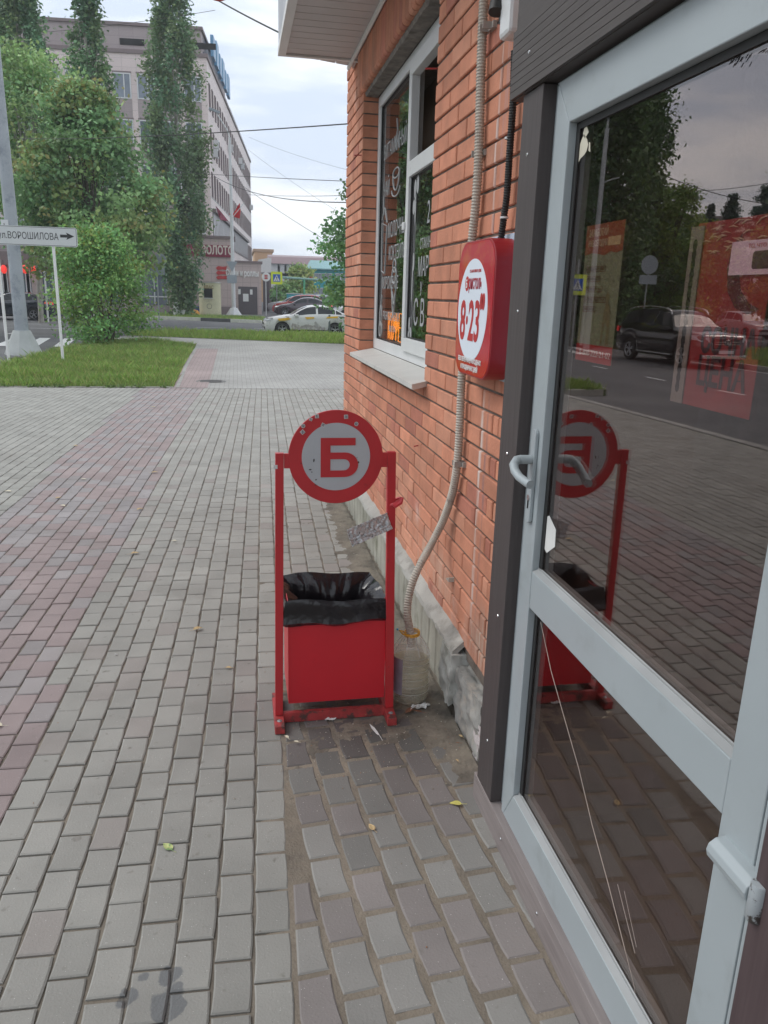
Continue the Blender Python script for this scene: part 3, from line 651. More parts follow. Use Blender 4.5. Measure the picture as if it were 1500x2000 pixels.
# ---------- board cladding and door
BX = .765
post = MB().box(BX, .862, 2.02, 2.16, .095, 2.172); post.build('board_post', M['woodup'], shop, bevel=.002)
bm_ = MB(); 
for k in range(9): bm_.box(.752, .762, -.6, 2.235, 2.176+k*.0185, 2.176+k*.0185+.0171)
bm_.box(.7621, .862, -.6, 2.234, 2.174, 2.342)
bm_.box(.757, .8615, -.6, 2.225, 2.344, 2.47)
bm_.build('lintel_board', M['wood'], shop)
pk = MB().box(.764, .84, .98, 2.19, -.01, .092).box(.766, .84, -1.2, .974, -.01, .090); pk.build('threshold_board', M['woodlow'], shop, bevel=.002)
side = MB().box(.772, .86, .70, .868, .10, 2.172).box(.770, .86, -.6, .695, .10, 2.172); side.build('side_cladding', M['woodred'], shop, bevel=.002)
sc = MB()
def screw(x, y, z, r=.0065): sc.lathe([(0, -.0035), (r*.7, -.0035), (r, -.001), (r, .001)], (x, y, z), 10, axis='X')
def screw(x, y, z, r=.0065): MB().lathe([(0, -.0035), (r*.7, -.0035), (r, -.001), (r, .001)], (x, y, z), 10, axis='X').build('screw', M['chrome'], shop)
for z in (.28, .72, 1.22, 1.62, 2.02): screw(BX, 2.08+random.uniform(-.02, .02), z, .0055)
for y in (.35, .8, 1.25, 1.7, 2.1): screw(.752, y, 2.26, .0055)
screw(.772, .80, .47, .009); screw(.772, .79, 1.2, .009)
for y in (1.25, 1.6, 1.9): screw(.764, y, .05, .005)
# fixed frame strip
fx = MB().box(.802, .86, .872, 2.018, 2.168, 2.174-.001).box(.802, .86, 1.985, 2.019, .093, 2.167).box(.785, .86, .870, .888, .1, 2.167); fx.build('door_frame', M['sash'], shop)
door = bpy.data.objects.new('door', None); COL.objects.link(door); door.parent = shop; door.location = Vector((.79, 1.45, .06))-wloc(shop)
SX0, SX1 = .79, .855; ya, yb = .898, 1.983; za, zb = .062, 2.164; la, lb = .99, 1.898
sh = MB()
# mitred outer frame : stiles and rails
sh.prism([(SX0, yb, za), (SX0, yb, zb), (SX0, lb, zb-.103), (SX0, lb, za+.14)], (SX1-SX0, 0, 0))
sh.prism([(SX0, ya, za), (SX0, ya, zb), (SX0, la, zb-.103), (SX0, la, za+.14)], (SX1-SX0, 0, 0))
sh.prism([(SX0, yb-.0006, zb), (SX0, ya+.0006, zb), (SX0, la+.0006, zb-.103), (SX0, lb-.0006, zb-.103)], (SX1-SX0, 0, 0))
sh.prism([(SX0, yb-.0006, za), (SX0, ya+.0006, za), (SX0, la+.0006, za+.14), (SX0, lb-.0006, za+.14)], (SX1-SX0, 0, 0))
sh.build('door_sash', M['sash'], door, bevel=.0025)
MB().box(SX0+.001, SX1-.001, la+.0008, lb-.0008, .818, .925).build('mid_rail', M['sash'], door, bevel=.0025)
bm9 = pm('pale_bead', (.30, .31, .31), .35)
for (zc, zd) in ((.203, .817), (.926, 2.06)):     # glazing beads
    q = .012; bd = MB(); bd.prism([(SX0+.002, lb, zc), (.812, lb-q, zc+q), (.812, la+q, zc+q), (SX0+.002, la, zc)], (.002, 0, -.002))
    for k, dd in ((0, .010), (1, .016)): 
        bd.box(.8125-k*.006, .8145-k*.003, la+dd*0, lb, zc+dd*.4, zc+dd*.4+.004)
    bd.build('glazing_bead', bm9, door)
gk = MB()
for (zc, zd) in ((.203, .817), (.926, 2.06)):
    q = .02; x, X = .8105, .8140
    gk = MB(); gk.box(x, X, lb-q, lb-.0005, zc, zd).box(x, X, la+.0005, la+q*.6, zc, zd).box(x, X, la+q, lb-q, zc, zc+q*.5).box(x, X, la+q, lb-q, zd-q*.8, zd); gk.build('gasket', M['rubber'], door)
pn = MB().box(.815, .821, la-.005, lb+.005, .198, .8175); pn.build('glass_pane', M['glass'], door)
pn = MB().box(.815, .821, la-.005, lb+.005, .9255, 2.066); pn.build('glass_pane', M['glass'], door)
# long crack in the lower pane
ck = MB(); cw = .8143
def crk(pts, w):
    P = [atX(px, py, cw) for px, py in pts]
    ck.tube(P, w, 4)
crk([(1056, 1215), (1076, 1310), (1100, 1395), (1130, 1500), (1156, 1610), (1188, 1727), (1221, 1857)], .0006)
crk([(1206, 1727), (1240, 1862)], .0004); crk([(1219, 1740), (1243, 1850)], .0003); crk([(1221, 1857), (1237, 1920), (1248, 1985)], .0003)
ck.build('glass_crack', pm('crack_glint', (.62, .52, .45), .3, emis=None), door)
# handle
hd = MB(); hp = rrect(.030, .262, .014, cx=0, cy=0)
hd.prism([(.7895, 1.937+a_, 1.187+b_) for a_, b_ in hp], (-.010, 0, 0)); pl_ = hd.build('handle_plate', M['sash'], door, bevel=.002)
hz = 1.235
lv = MB(); lv.tube([(.779, 1.937, hz), (.748, 1.937, hz)], .0125, 16)
lv.tube([(.752, 1.940, hz), (.737, 1.938, hz-.002), (.7255, 1.926, hz-.012), (.722, 1.905, hz-.024), (.724, 1.875, hz-.034), (.731, 1.845, hz-.040), (.735, 1.822, hz-.042)],
        [.0125, .0125, .0125, .0120, .0115, .0115, .0115], 14)
lv.build('handle', M['sash'], door, smooth=True)
MB().lathe([(0, .7775), (.0085, .7775), (.0085, .7798)], (0, 1.937, 1.128), 14, axis='X').build('lock_cylinder', M['chrome'], door)
MB().box(.7772, .7796, 1.9345, 1.9395, 1.098, 1.120).build('key_slot', M['dark'], door)
# surface hinge, a half-round bar along the stile with a worn knuckle
hg = MB(); pr = []
A = Vector((.789, .995, .812)); 
hz0, hz1 = .675, .790
prof = [(.789, .0), (.768, .004), (.756, .022), (.753, .045), (.756, .068), (.768, .086), (.789, .090)]
hg.prism([(x+.004, .868, .745+z*.52) for x, z in prof], (0, .104, 0)); hg.build('hinge_leaf', M['sash'], door, bevel=.002)
kn = MB(); kn.lathe([(0, .796), (.0125, .796), (.0135, .793), (.0135, .732), (.011, .728), (0, .728)], (.772, .857, 0), 18)
kn.build('hinge_knuckle', pm('chipped_grey_paint', (.34, .37, .385), .4, .05, 5, stain=(.05, .04, .035), sscale=26, smask=(.56, .60)), door, smooth=True)
# torn sticker remnants on the glass
st = MB(); X = .8146
for pts in ([(1073, 1007), (1086, 1035), (1084, 1068), (1068, 1080), (1055, 1053), (1058, 1015)],):
    st.prism([atX(*p, X) for p in pts], (-.0008, 0, 0))
st.build('white_hexagon_sticker', M['litter'], door)
st = MB()
for pts in ([(1141, 262), (1147, 272), (1149, 283), (1146, 295), (1141, 303), (1134, 310), (1128, 321), (1127, 291), (1133, 283), (1137, 272)], [(1151, 278), (1153, 278), (1153, 297), (1150, 294)], [(1145, 240), (1150, 258), (1143, 270), (1139, 262)]):
    st.prism([atX(*p, X) for p in pts], (-.0008, 0, 0))
st.build('torn_sticker', pm('old_cream_paper', (.55, .52, .42), .8), door)
sm = MB()
for k in range(22):
    px, py = 1424+random.uniform(0, 40), 112+random.uniform(0, 24); sm.tube([atX(px, py, X), atX(px+5, py-9, X)], .0006, 3)
sm.build('glue_scratches', M['dark'], door); sm = MB()
for k in range(8):
    px, py = 1478+random.uniform(0, 25), 95+random.uniform(0, 12); sm.tube([atX(px, py, X), atX(px+7, py-5, X)], .0005, 3)
sm.build('glue_scratches', M['dark'], door)
# interior of the shop behind the door
rr = MB()
x0, x1, yy0, yy1 = .862, 3.6, -1.2, 2.0
rr.add([(x0, yy0, .02), (x1, yy0, .02), (x1, yy1, .02), (x0, yy1, .02)], [(0, 1, 2, 3)]); rr.build('shop_floor', ifl, shop)
rr = MB(); rr.add([(x1, yy0, 0), (x1, yy1, 0), (x1, yy1, 2.6), (x1, yy0, 2.6), (x0, yy1, 0), (x0, yy1, 2.6), (x0, yy0, 0), (x0, yy0, 2.6)], [(0, 1, 2, 3), (1, 4, 5, 2), (0, 3, 7, 6), (3, 2, 5, 7)])
rr.build('shop_inner_wall', iw, shop)
ow = MB(); ow.box(.863, .90, -1.2, .70, 0, 2.17).box(.863, 3.6, -1.2, 2.0, 2.48, 3.9); ow.build('outer_wall', M['brick'], shop)
# ================================================================ posters inside the door glass
PX = .826
def poster(name, label, cat, y_l, y_r, z_b, z_t, base, tilt=0):
    root = thing(name, label, cat, (PX, (y_l+y_r)/2, z_b))
    MB().box(PX, PX+.0012, y_r, y_l, z_b, z_t).build('sheet', base, root); return root
pA, pB = atX(1148, 442, PX), atX(1116, 700, PX); pC = atX(1222, 437, PX)
yl, yr, zt, zb_ = pA.y, pC.y, pA.z, pB.z
po = poster('poster', 'pale green poster with orange header and red phone number band behind door glass', 'poster', yl, yr, zb_, zt, pm('green_print', (.25, .31, .21), .6, .1, 10, stain=(.30, .34, .26), sscale=8))
W_, H_ = yl-yr, zt-zb_
x = PX-.0008; R3, U3 = (0, -1, 0), (0, 0, 1)
OR = pm('orange_print', (.31, .075, .028), .6, .15, 20); RD = pm('red_print', (.45, .03, .03), .6); YE = pm('cream_print', (.62, .52, .30), .6)
hp_ = [(0, 1), (1, 1), (1, .80), (.85, .785), (.7, .80), (.55, .775), (.35, .79), (.2, .80), (0, .785)]
MB().prism([(x, yl-a_*W_, zb_+b_*H_) for a_, b_ in hp_], (.0006, 0, 0)).build('header', OR, po)
MB().box(x, x+.0006, yr, yl, zb_, zb_+.13*H_).build('footer_band', RD, po)
LC = pm('cream_ink', (.65, .60, .42), .6)
text('ЗАРАБОТАЙ', H_*.072, (x-.0002, yl-.015, zb_+.915*H_), R3, U3, LC, po, 'lettering', .0006, n=(-1, 0, 0), bold=.0003, fit=W_*.52)
text('УЖЕ СЕГОДНЯ', H_*.062, (x-.0002, yl-.015, zb_+.845*H_), R3, U3, LC, po, 'lettering', .0006, n=(-1, 0, 0), bold=.0003, fit=W_*.52)
text('8-800-222-21-02', H_*.065, (x-.0002, yl-.02, zb_+.045*H_), R3, U3, M['white'], po, 'lettering', .0006, n=(-1, 0, 0), fit=W_*.86)
bx = MB(); yb_ = [(.66, .10, .62), (.59, .10, .50), (.515, .10, .58), (.44, .10, .70), (.37, .10, .45)]
for (h, l, r) in yb_:
    A0, A1, B0, B1 = yl-l*W_, yl-r*W_, zb_+h*H_, zb_+(h+.042)*H_; q = .0018
    bx.box(x-.0003, x, A1, A0, B0, B0+q).box(x-.0003, x, A1, A0, B1-q, B1).box(x-.0003, x, A1, A1+q, B0+q, B1-q).box(x-.0003, x, A0-q, A0, B0+q, B1-q)
bx.build('text_boxes', pm('brown_ink', (.16, .07, .03), .6), po)
for (h, l, r), s_ in zip(yb_, ('ВЫХОДНЫЕ КОГДА УДОБНО', 'СМЕНЫ ОТ 4 ЧАСОВ', 'ОПЛАЧИВАЕМ ВСЕ ЧАСЫ', 'БЫСТРАЯ ОПЛАТА ТРУДА', 'ПРЕМИЯ ЗА СТАЖ')):
    text(s_, H_*.030, (x-.0002, yl-(l+.03)*W_, zb_+(h+.011)*H_), R3, U3, pm('brown_ink', (.16, .07, .03), .6), po, 'lettering', .0005, n=(-1, 0, 0), fit=(r-l-.06)*W_)
MB().box(x-.0006, x-.0001, yl-.93*W_, yl-.62*W_, zb_+.84*H_, zb_+.90*H_).build('price_tag_print', YE, po)
MB().prism([(x-.0003, yl-a_*W_, zb_+b_*H_) for a_, b_ in ((.74, .30), (.70, .14), (.66, .14), (.68, .36), (.72, .44), (.70, .49), (.74, .52), (.80, .49), (.79, .44), (.86, .38), (.88, .14), (.80, .14), (.80, .28))], (.0003, 0, 0)).build('figure_print', pm('ochre_ink', (.22, .20, .10), .6), po)
# red poster
pA, pB, pC = atX(1366, 437, PX), atX(1313, 783, PX), atX(1462, 822, PX)
yl, zt, zb_ = pA.y, pA.z, pB.z; yr = pC.y
po = poster('poster', 'red poster with big dark price lettering behind the door glass', 'poster', yl, yr, zb_, zt, pm('red_print_sheet', (.36, .022, .026), .55, .15, 3, stain=(.26, .016, .018), sscale=3))
W_, H_ = yl-yr, zt-zb_
DK = pm('dark_red_ink', (.05, .008, .015), .6)
text('СОЧНАЯ', H_*.185, (x-.0002, yl-.055, zb_+.31*H_), R3, U3, DK, po, 'lettering', .0006, n=(-1, 0, 0), bold=.002, fit=W_*.83)
text('ЦЕНА', H_*.215, (x-.0002, yl-.055, zb_+.13*H_), R3, U3, DK, po, 'lettering', .0006, n=(-1, 0, 0), bold=.002, fit=W_*.66)
bn = MB(); 
arc = [(.60, .92), (.50, .86), (.47, .75), (.52, .63), (.64, .55), (.80, .52), (.93, .55), (.80, .575), (.68, .64), (.62, .74), (.63, .85)]
bn.prism([(x-.0003, yl-a_*W_, zb_+b_*H_) for a_, b_ in arc], (.0003, 0, 0)); bn.build('curved_print', pm('maroon_ink', (.13, .012, .016), .6), po)
ps = MB(); ps.box(PX-.003, PX-.0012, yl-.022, yl+.018, zb_, zt-.005)
ps.build('perforated_strip', pm('grey_plastic_strip', (.30, .30, .29), .5), po)
hl = MB()
for k in range(16): hl.prism([(PX-.0034, yl-.001+.007*math.cos(t), zb_+.03+k*(H_-.05)/16+.011*math.sin(t)) for t in [2*math.pi*q/10 for q in range(10)]], (.0003, 0, 0))
hl.build('strip_holes', M['dark'], po)
cr = MB()
for k in range(26):
    c = Vector((PX-.0012, yl-random.uniform(.04, .9)*W_, zb_+random.uniform(.82, .98)*H_)); a_ = random.uniform(-1, 1)
    cr.tube([c, c+Vector((0, -.012, .003+.006*a_)), c+Vector((0, -.026, .001+.01*a_))], [.0006, .0016, .0005], 4)
cr.build('foil_creases', pm('gold_foil', (.7, .5, .35), .35), po)
# pale notice with dark card
nA, nB = atX(1432, 473, PX-.003), atX(1424, 538, PX-.003); yl2, zt2, zb2 = nA.y, nA.z, nB.z
scrn = thing('screen', 'pale pink-white notice with a dark card picture over the red poster', 'screen', (PX-.003, yl2-.1, zb2))
MB().box(PX-.004, PX-.0036, yl2-.24, yl2, zb2, zt2).build('sheet', pm('lilac_screen_glow', (.62, .50, .62), .6, .03, emis=((.62, .50, .62), .12)), scrn)  # lit shop screen, built as a faintly glowing sheet over the poster
hn2 = zt2-zb2
MB().prism([(PX-.0046, yl2-.095+a_, zb2+.42*hn2+b_) for a_, b_ in rrect(.07, .52*hn2, .006)], (.0004, 0, 0)).build('card_print', pm('card_ink', (.10, .04, .06), .5), scrn)
text('ТО, ЧТО ВЫ ИЩЕТЕ', .16*hn2, (PX-.0046, yl2-.045, zb2+.78*hn2), R3, U3, RD, scrn, 'lettering', .0004, n=(-1, 0, 0), fit=.11)
# ================================================================ litter bin
BY = 2.75
bin_ = thing('litter_bin', 'red metal litter bin with round letter sign and black bag by the brick wall', 'litter bin', (.35, BY, 0))
RX = (.118, .152); RR = (.549, .585)
def barpost(x0, x1, z0, z1, y0, y1, name, lean=0):
    mb = MB(); mb.prism([(x0, y0, z0), (x1, y0, z0), (x1+lean, y0, z1), (x0+lean, y0, z1)], (0, y1-y0, 0)); return mb.build(name, M['red'], bin_, bevel=.0015)
barpost(.115, .145, .038, 1.096, BY-.012, BY+.012, 'post', .012); barpost(.560, .592, .038, 1.097, BY-.012, BY+.012, 'post', -.022)
for (x, lab) in ((.130, None), (.574, 'rust-stained foot')):
    f_ = MB().box(x-.020, x+.018, 2.66, 2.93, .002, .036).build('foot', M['redworn'], bin_, bevel=.002)
    if lab: f_['label'] = lab
    MB().lathe([(0, .0415), (.005, .0415), (.006, .039), (.010, .038), (.010, .0362)], (x, 2.70, 0), 8).build('bolt', M['metal'], f_)
MB().box(.148, .556, BY-.010, BY+.010, .004, .045).build('crossbar', M['redworn'], bin_)
# round sign
cx_, cz_ = .347, 1.079
pg = circle(cx_, cz_, .1735, 96)
MB().box(.158, .190, BY-.008, BY+.004, 1.040, 1.094).build('sign_tab', M['red'], bin_); MB().box(.515, .538, BY-.008, BY+.004, 1.040, 1.094).build('sign_tab', M['red'], bin_)
dk = MB(); dk.prism([(px, BY-.010, pz) for px, pz in pg], (0, .012, 0)); dk.build('sign_disc', M['red'], bin_, bevel=.001)
wd_ = MB(); wd_.prism([(px, BY-.0118, pz) for px, pz in circle(cx_, cz_+.002, .1255, 80)], (0, .0016, 0)); wd_.build('sign_face', M['disc_white'], bin_)
def letter_B():
    """the Cyrillic letter: a bar on top, a stem and a lower bowl"""
    mb = MB(); s = .148; X0_, Z0_ = cx_-.057, 1.006; y = BY-.0132
    top = [(0, 1), (.86, 1), (.86, .81), (.24, .81), (.24, .63), (.60, .63)]
    bowl = [(.60+.335*math.sin(t)*1.0, .315+.315*math.cos(t)) for t in [math.pi*k/14 for k in range(1, 14)]]
    outer = top+bowl+[(.60, 0), (0, 0)]
    inner = [(.24, .17), (.58, .17)]+[(.58+.145*math.sin(t), .315-.145*math.cos(t)) for t in [math.pi*k/10 for k in range(1, 10)]]+[(.58, .46), (.24, .46)]
    cu = bpy.data.curves.new('l', 'CURVE'); cu.dimensions = '2D'; cu.fill_mode = 'BOTH'; cu.extrude = .0008
    for P in (outer, inner):
        sp = cu.splines.new('POLY'); sp.points.add(len(P)-1); sp.use_cyclic_u = True
        for i, (a, b) in enumerate(P): sp.points[i].co = (a*s, b*s*.985, 0, 1)
    tmp = bpy.data.objects.new('l', cu); COL.objects.link(tmp); dg = bpy.context.evaluated_depsgraph_get(); dg.update()
    me = bpy.data.meshes.new_from_object(tmp.evaluated_get(dg)); bpy.data.objects.remove(tmp); bpy.data.curves.remove(cu)
    off = wloc(bin_); me.transform(Matrix(((1, 0, 0, X0_-off.x), (0, 0, -1, y-off.y), (0, 1, 0, Z0_-off.z), (0, 0, 0, 1))))
    me.materials.clear(); me.materials.append(M['red']); o = bpy.data.objects.new('sign_letter', me); COL.objects.link(o); o.parent = bin_
letter_B()
# small square and round stickers
SK = pm('grey_sticker', (.40, .40, .41), .6, .2, 300, stain=(.13, .13, .14), sscale=420, smask=(.48, .52)); SKW = pm('sticker_rim', (.55, .54, .53), .6)
def bpx(px, py): return atY(px, py, BY-.0125)
for (px, py, w, a, rnd) in ((619, 813, .0075, 5, 0), (676, 814, .008, 5, 0), (696, 828, .0078, 0, 1), (592, 832, .0078, 0, 1), (591, 844, .0080, 42, 0), (631, 830, .0070, 60, 0), (607, 819, .006, 70, 0)):
    c = bpx(px, py); n_ = 16 if rnd else 4
    for rr_, m_, dy in ((1.0, SKW, 0), (.74, SK, -.0006)):
        q = w*rr_*(1 if rnd else 1.3)
        mb = MB(); mb.prism([(c.x+q*math.cos(math.radians(a)+2*math.pi*(k+.5)/n_), c.y+dy, c.z+q*math.sin(math.radians(a)+2*math.pi*(k+.5)/n_)) for k in range(n_)], (0, .0005, 0))
        if dy == 0: stk = mb.build('sticker', m_, bin_)
        else: mb.build('sticker_print', m_, stk)
c = Vector((.1315-.003, BY-.0125, 1.047)); MB().box(.1195, .134, BY-.0135, BY-.0122, 1.040, 1.054).build('sticker', SKW, bin_); 
# black scuffs on the sign face
sf = MB()
for (px, py, w, h) in ((613, 899, .0035, .007), (637, 873, .006, .003), (642, 875, .004, .0025), (606, 917, .005, .003), (609, 922, .0035, .0022), (617, 937, .004, .003), (616, 947, .006, .003), (588, 905, .002, .003), (700, 903, .004, .004), (697, 894, .003, .0015)):
    c = bpx(px, py); sf.prism([(c.x+w*math.cos(t)*random.uniform(.5, 1.2), c.y-.0004, c.z+h*math.sin(t)*random.uniform(.5, 1.2)) for t in [2*math.pi*k/9 for k in range(9)]], (0, .0003, 0))
sf.build('scuff_marks', pm('scuff_black', (.05, .045, .04), .8), bin_)
# bucket
bx0, bx1, bz0, bz1 = .181, .556, .075, .500
byf, byb = BY+.012, BY+.285
sk = MB()
def wallpanel(a, b, t, z0=bz0, z1=bz1): sk.prism([(*a, z0), (*b, z0), (*b, z1), (*a, z1)], t)
wallpanel((bx0-.012, byf), (bx1, byf), (0, .0025, 0)); wallpanel((bx0-.012, byb), (bx1-.03, byb), (0, .0025, 0))
sk.prism([(bx0-.012, byf+.003, bz0), (bx0-.012, byb, bz0), (bx0-.012, byb, bz1), (bx0-.012, byf+.003, bz1)], (.0025, 0, 0))
sk.prism([(bx1, byf+.003, bz0), (bx1-.03, byb, bz0), (bx1-.03, byb, bz1), (bx1, byf+.003, bz1)], (-.0025, 0, 0))
sk.prism([(bx0-.009, byf+.003, bz0+.004), (bx1-.003, byf+.003, bz0+.004), (bx1-.033, byb, bz0+.004), (bx0-.009, byb, bz0+.004)], (0, 0, .003))
sk.build('bucket', pm('red_bucket_paint', (.56, .018, .030), .36, .10, 3, .10, 9, stain=(.20, .014, .018), sscale=17, smask=(.66, .74)), bin_)
MB().box(.146, bx0-.014, BY+.03, BY+.04, .47, .48).box(bx1+.001, .572, BY+.0, BY+.01, .47, .48).build('bracket', M['redworn'], bin_)
# bag: skirt outside, rim, and sack hanging inside
def bag():
    top = bz1+.012; mb = MB(); rng_ = random.Random(4)
    # rim outline (rounded rectangle-ish), parameterised
    cor = [(bx0-.020, byf-.008), (bx1+.006, byf-.008), (bx1-.022, byb+.010), (bx0-.020, byb+.010)]
    n = 42; out = []
    for a in range(4):
        p, q = Vector(cor[a]), Vector(cor[(a+1) % 4])
        for k in range(n): out.append((p.lerp(q, k/n), a, k/n))
    ctr = Vector(((bx0+bx1)/2, (byf+byb)/2)); V = []; rows = [(-1, 0), (-.85, .02), (-.65, .012), (-.45, .010), (-.25, .008), (-.08, .006), (0, 0), (.03, -.020), (.10, -.044), (.25, -.058), (.45, -.062), (.65, -.066), (.85, -.075), (1.0, -.10)]
    N_ = len(out)
    for (t, off) in rows:
        for i, (p, a, kk) in enumerate(out):
            d = (p-ctr); dn = d.normalized(); s = i/N_
            skirt = .108+.004*math.sin(s*21)-.012*kk+.002*math.sin(s*57) if a == 0 else .10+.01*math.sin(s*30)
            depth = .40
            zt = top+.006*math.sin(s*17+1)+.004*math.sin(s*39)+(.022 if a == 2 else 0)*math.sin(kk*3.14)*.6+(.012 if a == 0 and kk > .55 else 0)*(kk-.55)
            z = zt+t*skirt if t <= 0 else zt-t*depth
            w = noise.noise(Vector((p.x*22+z*18, p.y*22, z*9)))*.016+noise.noise(Vector((p.x*50+z*60, p.y*50, z*12+5)))*.010
            w *= 1.0 if t > 0 else .42
            q = p+dn*(off+w*(1 if abs(t) > .02 else .35))+(p-ctr)*(-.0 if t <= 0 else -.10*t)
            if a == 0 and t <= 0: q.y = min(q.y, byf-.003)
            V.append((q.x, q.y, z))
    FS = [(r*N_+i, r*N_+(i+1) % N_, (r+1)*N_+(i+1) % N_, (r+1)*N_+i) for r in range(len(rows)-1) for i in range(N_)]
    FS.append(tuple((len(rows)-1)*N_+i for i in range(N_)))
    mb.add(V, FS); return mb
bg_ = bag().build('bag', M['bag'], bin_, smooth=True)
for p in bg_.data.polygons: p.use_smooth = True
# flattened tin taped to the post
tn = thing('ashtray_tin', 'flattened silver tin tied with red tape to the bin post', 'tin', (.57, BY-.02, .9))
def strip():
    A, B = atY(762, 1017, BY-.020), atY(683, 1051, BY-.085); mb = MB(); n = 36; m_ = 12; V = []
    ax = (B-A); up = Vector((.25, .35, 1)).normalized(); wdt = .060
    up = (up-ax.normalized()*up.dot(ax.normalized())).normalized()
    nn = ax.cross(up).normalized()
    for i in range(n+1):
        for j in range(m_+1):
            p = A+ax*(i/n)+up*wdt*(j/m_-.5)*2*.55
            q = noise.noise(Vector((i*.35, j*.9, 1)))*.0055+noise.noise(Vector((i*1.1, j*1.6, 7)))*.003+.004*math.cos((j/m_-.5)*3.1)
            V.append(p+nn*q)
    mb.add(V, [(i*(m_+1)+j, (i+1)*(m_+1)+j, (i+1)*(m_+1)+j+1, i*(m_+1)+j+1) for i in range(n) for j in range(m_)])
    o = mb.build('tin_strip', pm('crumpled_foil', (.50, .52, .53), .4, .3, 60, .5, 90, metal=.35, stain=(.16, .16, .16), sscale=70, smask=(.55, .62)), tn)
    so_ = o.modifiers.new('thick', 'SOLIDIFY'); so_.thickness = .002
strip()
tp = MB(); T0 = Vector((.571, BY-.002, .905))
tp.tube([T0+Vector((.004+.021*math.cos(t), .018*math.sin(t), .012*math.cos(t))) for t in [2*math.pi*k/20 for k in range(21)]], .006, 6)
tp.tube([T0+Vector((-.010, -.020, -.004)), T0+Vector((.0, -.024, -.01)), T0+Vector((.02, -.020, .0)), T0+Vector((.030, -.012, .018))], [.008, .010, .009, .004], 6)
tp.build('red_tape', pm('red_tape', (.55, .05, .06), .3, .2, 30), tn, smooth=True)
# ================================================================ conduits and wall fittings
def spline(P, k=8):
    out = []; P = [Vector(p) for p in P]
    for i in range(len(P)-1):
        a, b, c, d = P[max(i-1, 0)], P[i], P[i+1], P[min(i+2, len(P)-1)]
        for j in range(k): t = j/k; out.append(.5*((2*b)+(c-a)*t+(2*a-5*b+4*c-d)*t*t+(3*b-a-3*c+d)*t**3))
    return out+[P[-1]]
def ribbed(path, r, pitch, col, m, name, parent):
    P = spline(path, 10); L = [0]
    for a, b in zip(P[:-1], P[1:]): L.append(L[-1]+(b-a).length)
    tot = L[-1]; n = int(tot/pitch*4); Q = []; R_ = []; j = 0
    for i in range(n+1):
        s = tot*i/n
        while j < len(L)-2 and L[j+1] < s: j += 1
        Q.append(P[j].lerp(P[j+1], (s-L[j])/max(1e-9, L[j+1]-L[j]))); R_.append(r*(1, 1.03, .86, .84)[i % 4])
    return MB().tube(Q, R_, 14).build(name, m, parent, smooth=False)
CX = .845
beige = pm('beige_corrugated_pvc', (.46, .42, .36), .6, .12, 20, stain=(.22, .18, .15), sscale=14, smask=(.58, .72))
c0 = thing('conduit', 'beige corrugated drain hose running down the brick wall into the bottle', 'hose', (CX, 2.8, 1.6))
pts = [atX(px, py, CX) for px, py in ((948, -60), (943, 40), (939, 150), (935, 300), (929, 400), (922, 470), (912, 600), (902, 735), (898, 830), (893, 905), (884, 960))]
pts += [atX(868, 1010, .835), atX(846, 1056, .80)]+[atY(822, 1100, 2.93), atY(805, 1140, 2.91), atY(797, 1175, 2.89), atY(796, 1205, 2.87), atY(801, 1232, 2.865), atY(803, 1262, 2.865)]
ribbed(pts, .0165, .0105, None, beige, 'hose', c0)
cp = MB()
for px, py in ((949, 52), (932, 300), (893, 905)):
    cp = MB(); p = atX(px, py, CX); cp.box(.858, .872, p.y-.038, p.y+.016, p.z-.010, p.z+.010).box(CX-.016, .858, p.y-.021, p.y-.015, p.z-.011, p.z+.011).box(CX-.016, .858, p.y+.014, p.y+.018, p.z-.011, p.z+.011)
    cp.build('clip', pm('grey_clip', (.33, .30, .27), .6), c0)
c1 = thing('conduit', 'black corrugated conduit dropping behind the red opening-hours box', 'conduit', (CX, 2.46, 2))
ribbed([atX(px, py, CX) for px, py in ((1005, 100), (1002, 200), (996, 290), (990, 380), (984, 425), (977, 480))], .0115, .0075, None, M['rubber'], 'hose', c1)
ct = MB()
for px, py in ((994, 270), (985, 425)): ct = MB(); p = atX(px, py, CX); ct.lathe([(.0122, -.003), (.0135, -.003), (.0135, .003), (.0122, .003)], p, 14); ct.build('cable_tie', M['pvc'], c1)
br = thing('pipe_clip', 'small empty grey clip screwed low on the brick wall', 'clip', atX(884, 1130, .87))
p = atX(884, 1130, .868); MB().box(.845, .869, p.y-.02, p.y+.02, p.z-.008, p.z-.003).box(.845, .869, p.y-.02, p.y-.016, p.z-.003, p.z+.012).build('clip', beige, br)
def nailbox(px, py, name, lab, cat, d=.02, ln=.05):
    p = atX(px, py, .868); t = thing(name, lab, cat, p); MB().tube([(p.x+.004, p.y, p.z), (p.x-ln, p.y-.002, p.z-.004)], .0035, 6).build('shank', M['redworn'], t)
nailbox(853, 134, 'nail', 'rusty nail sticking out of the bricks left of the beige hose at top', 'nail')
nailbox(706, 303, 'nail', 'rusty nail sticking out of the brick pier left of the window', 'nail')
nailbox(816, 870, 'nail', 'short bent nail in the bricks between bin sign and hose', 'nail', ln=.02)
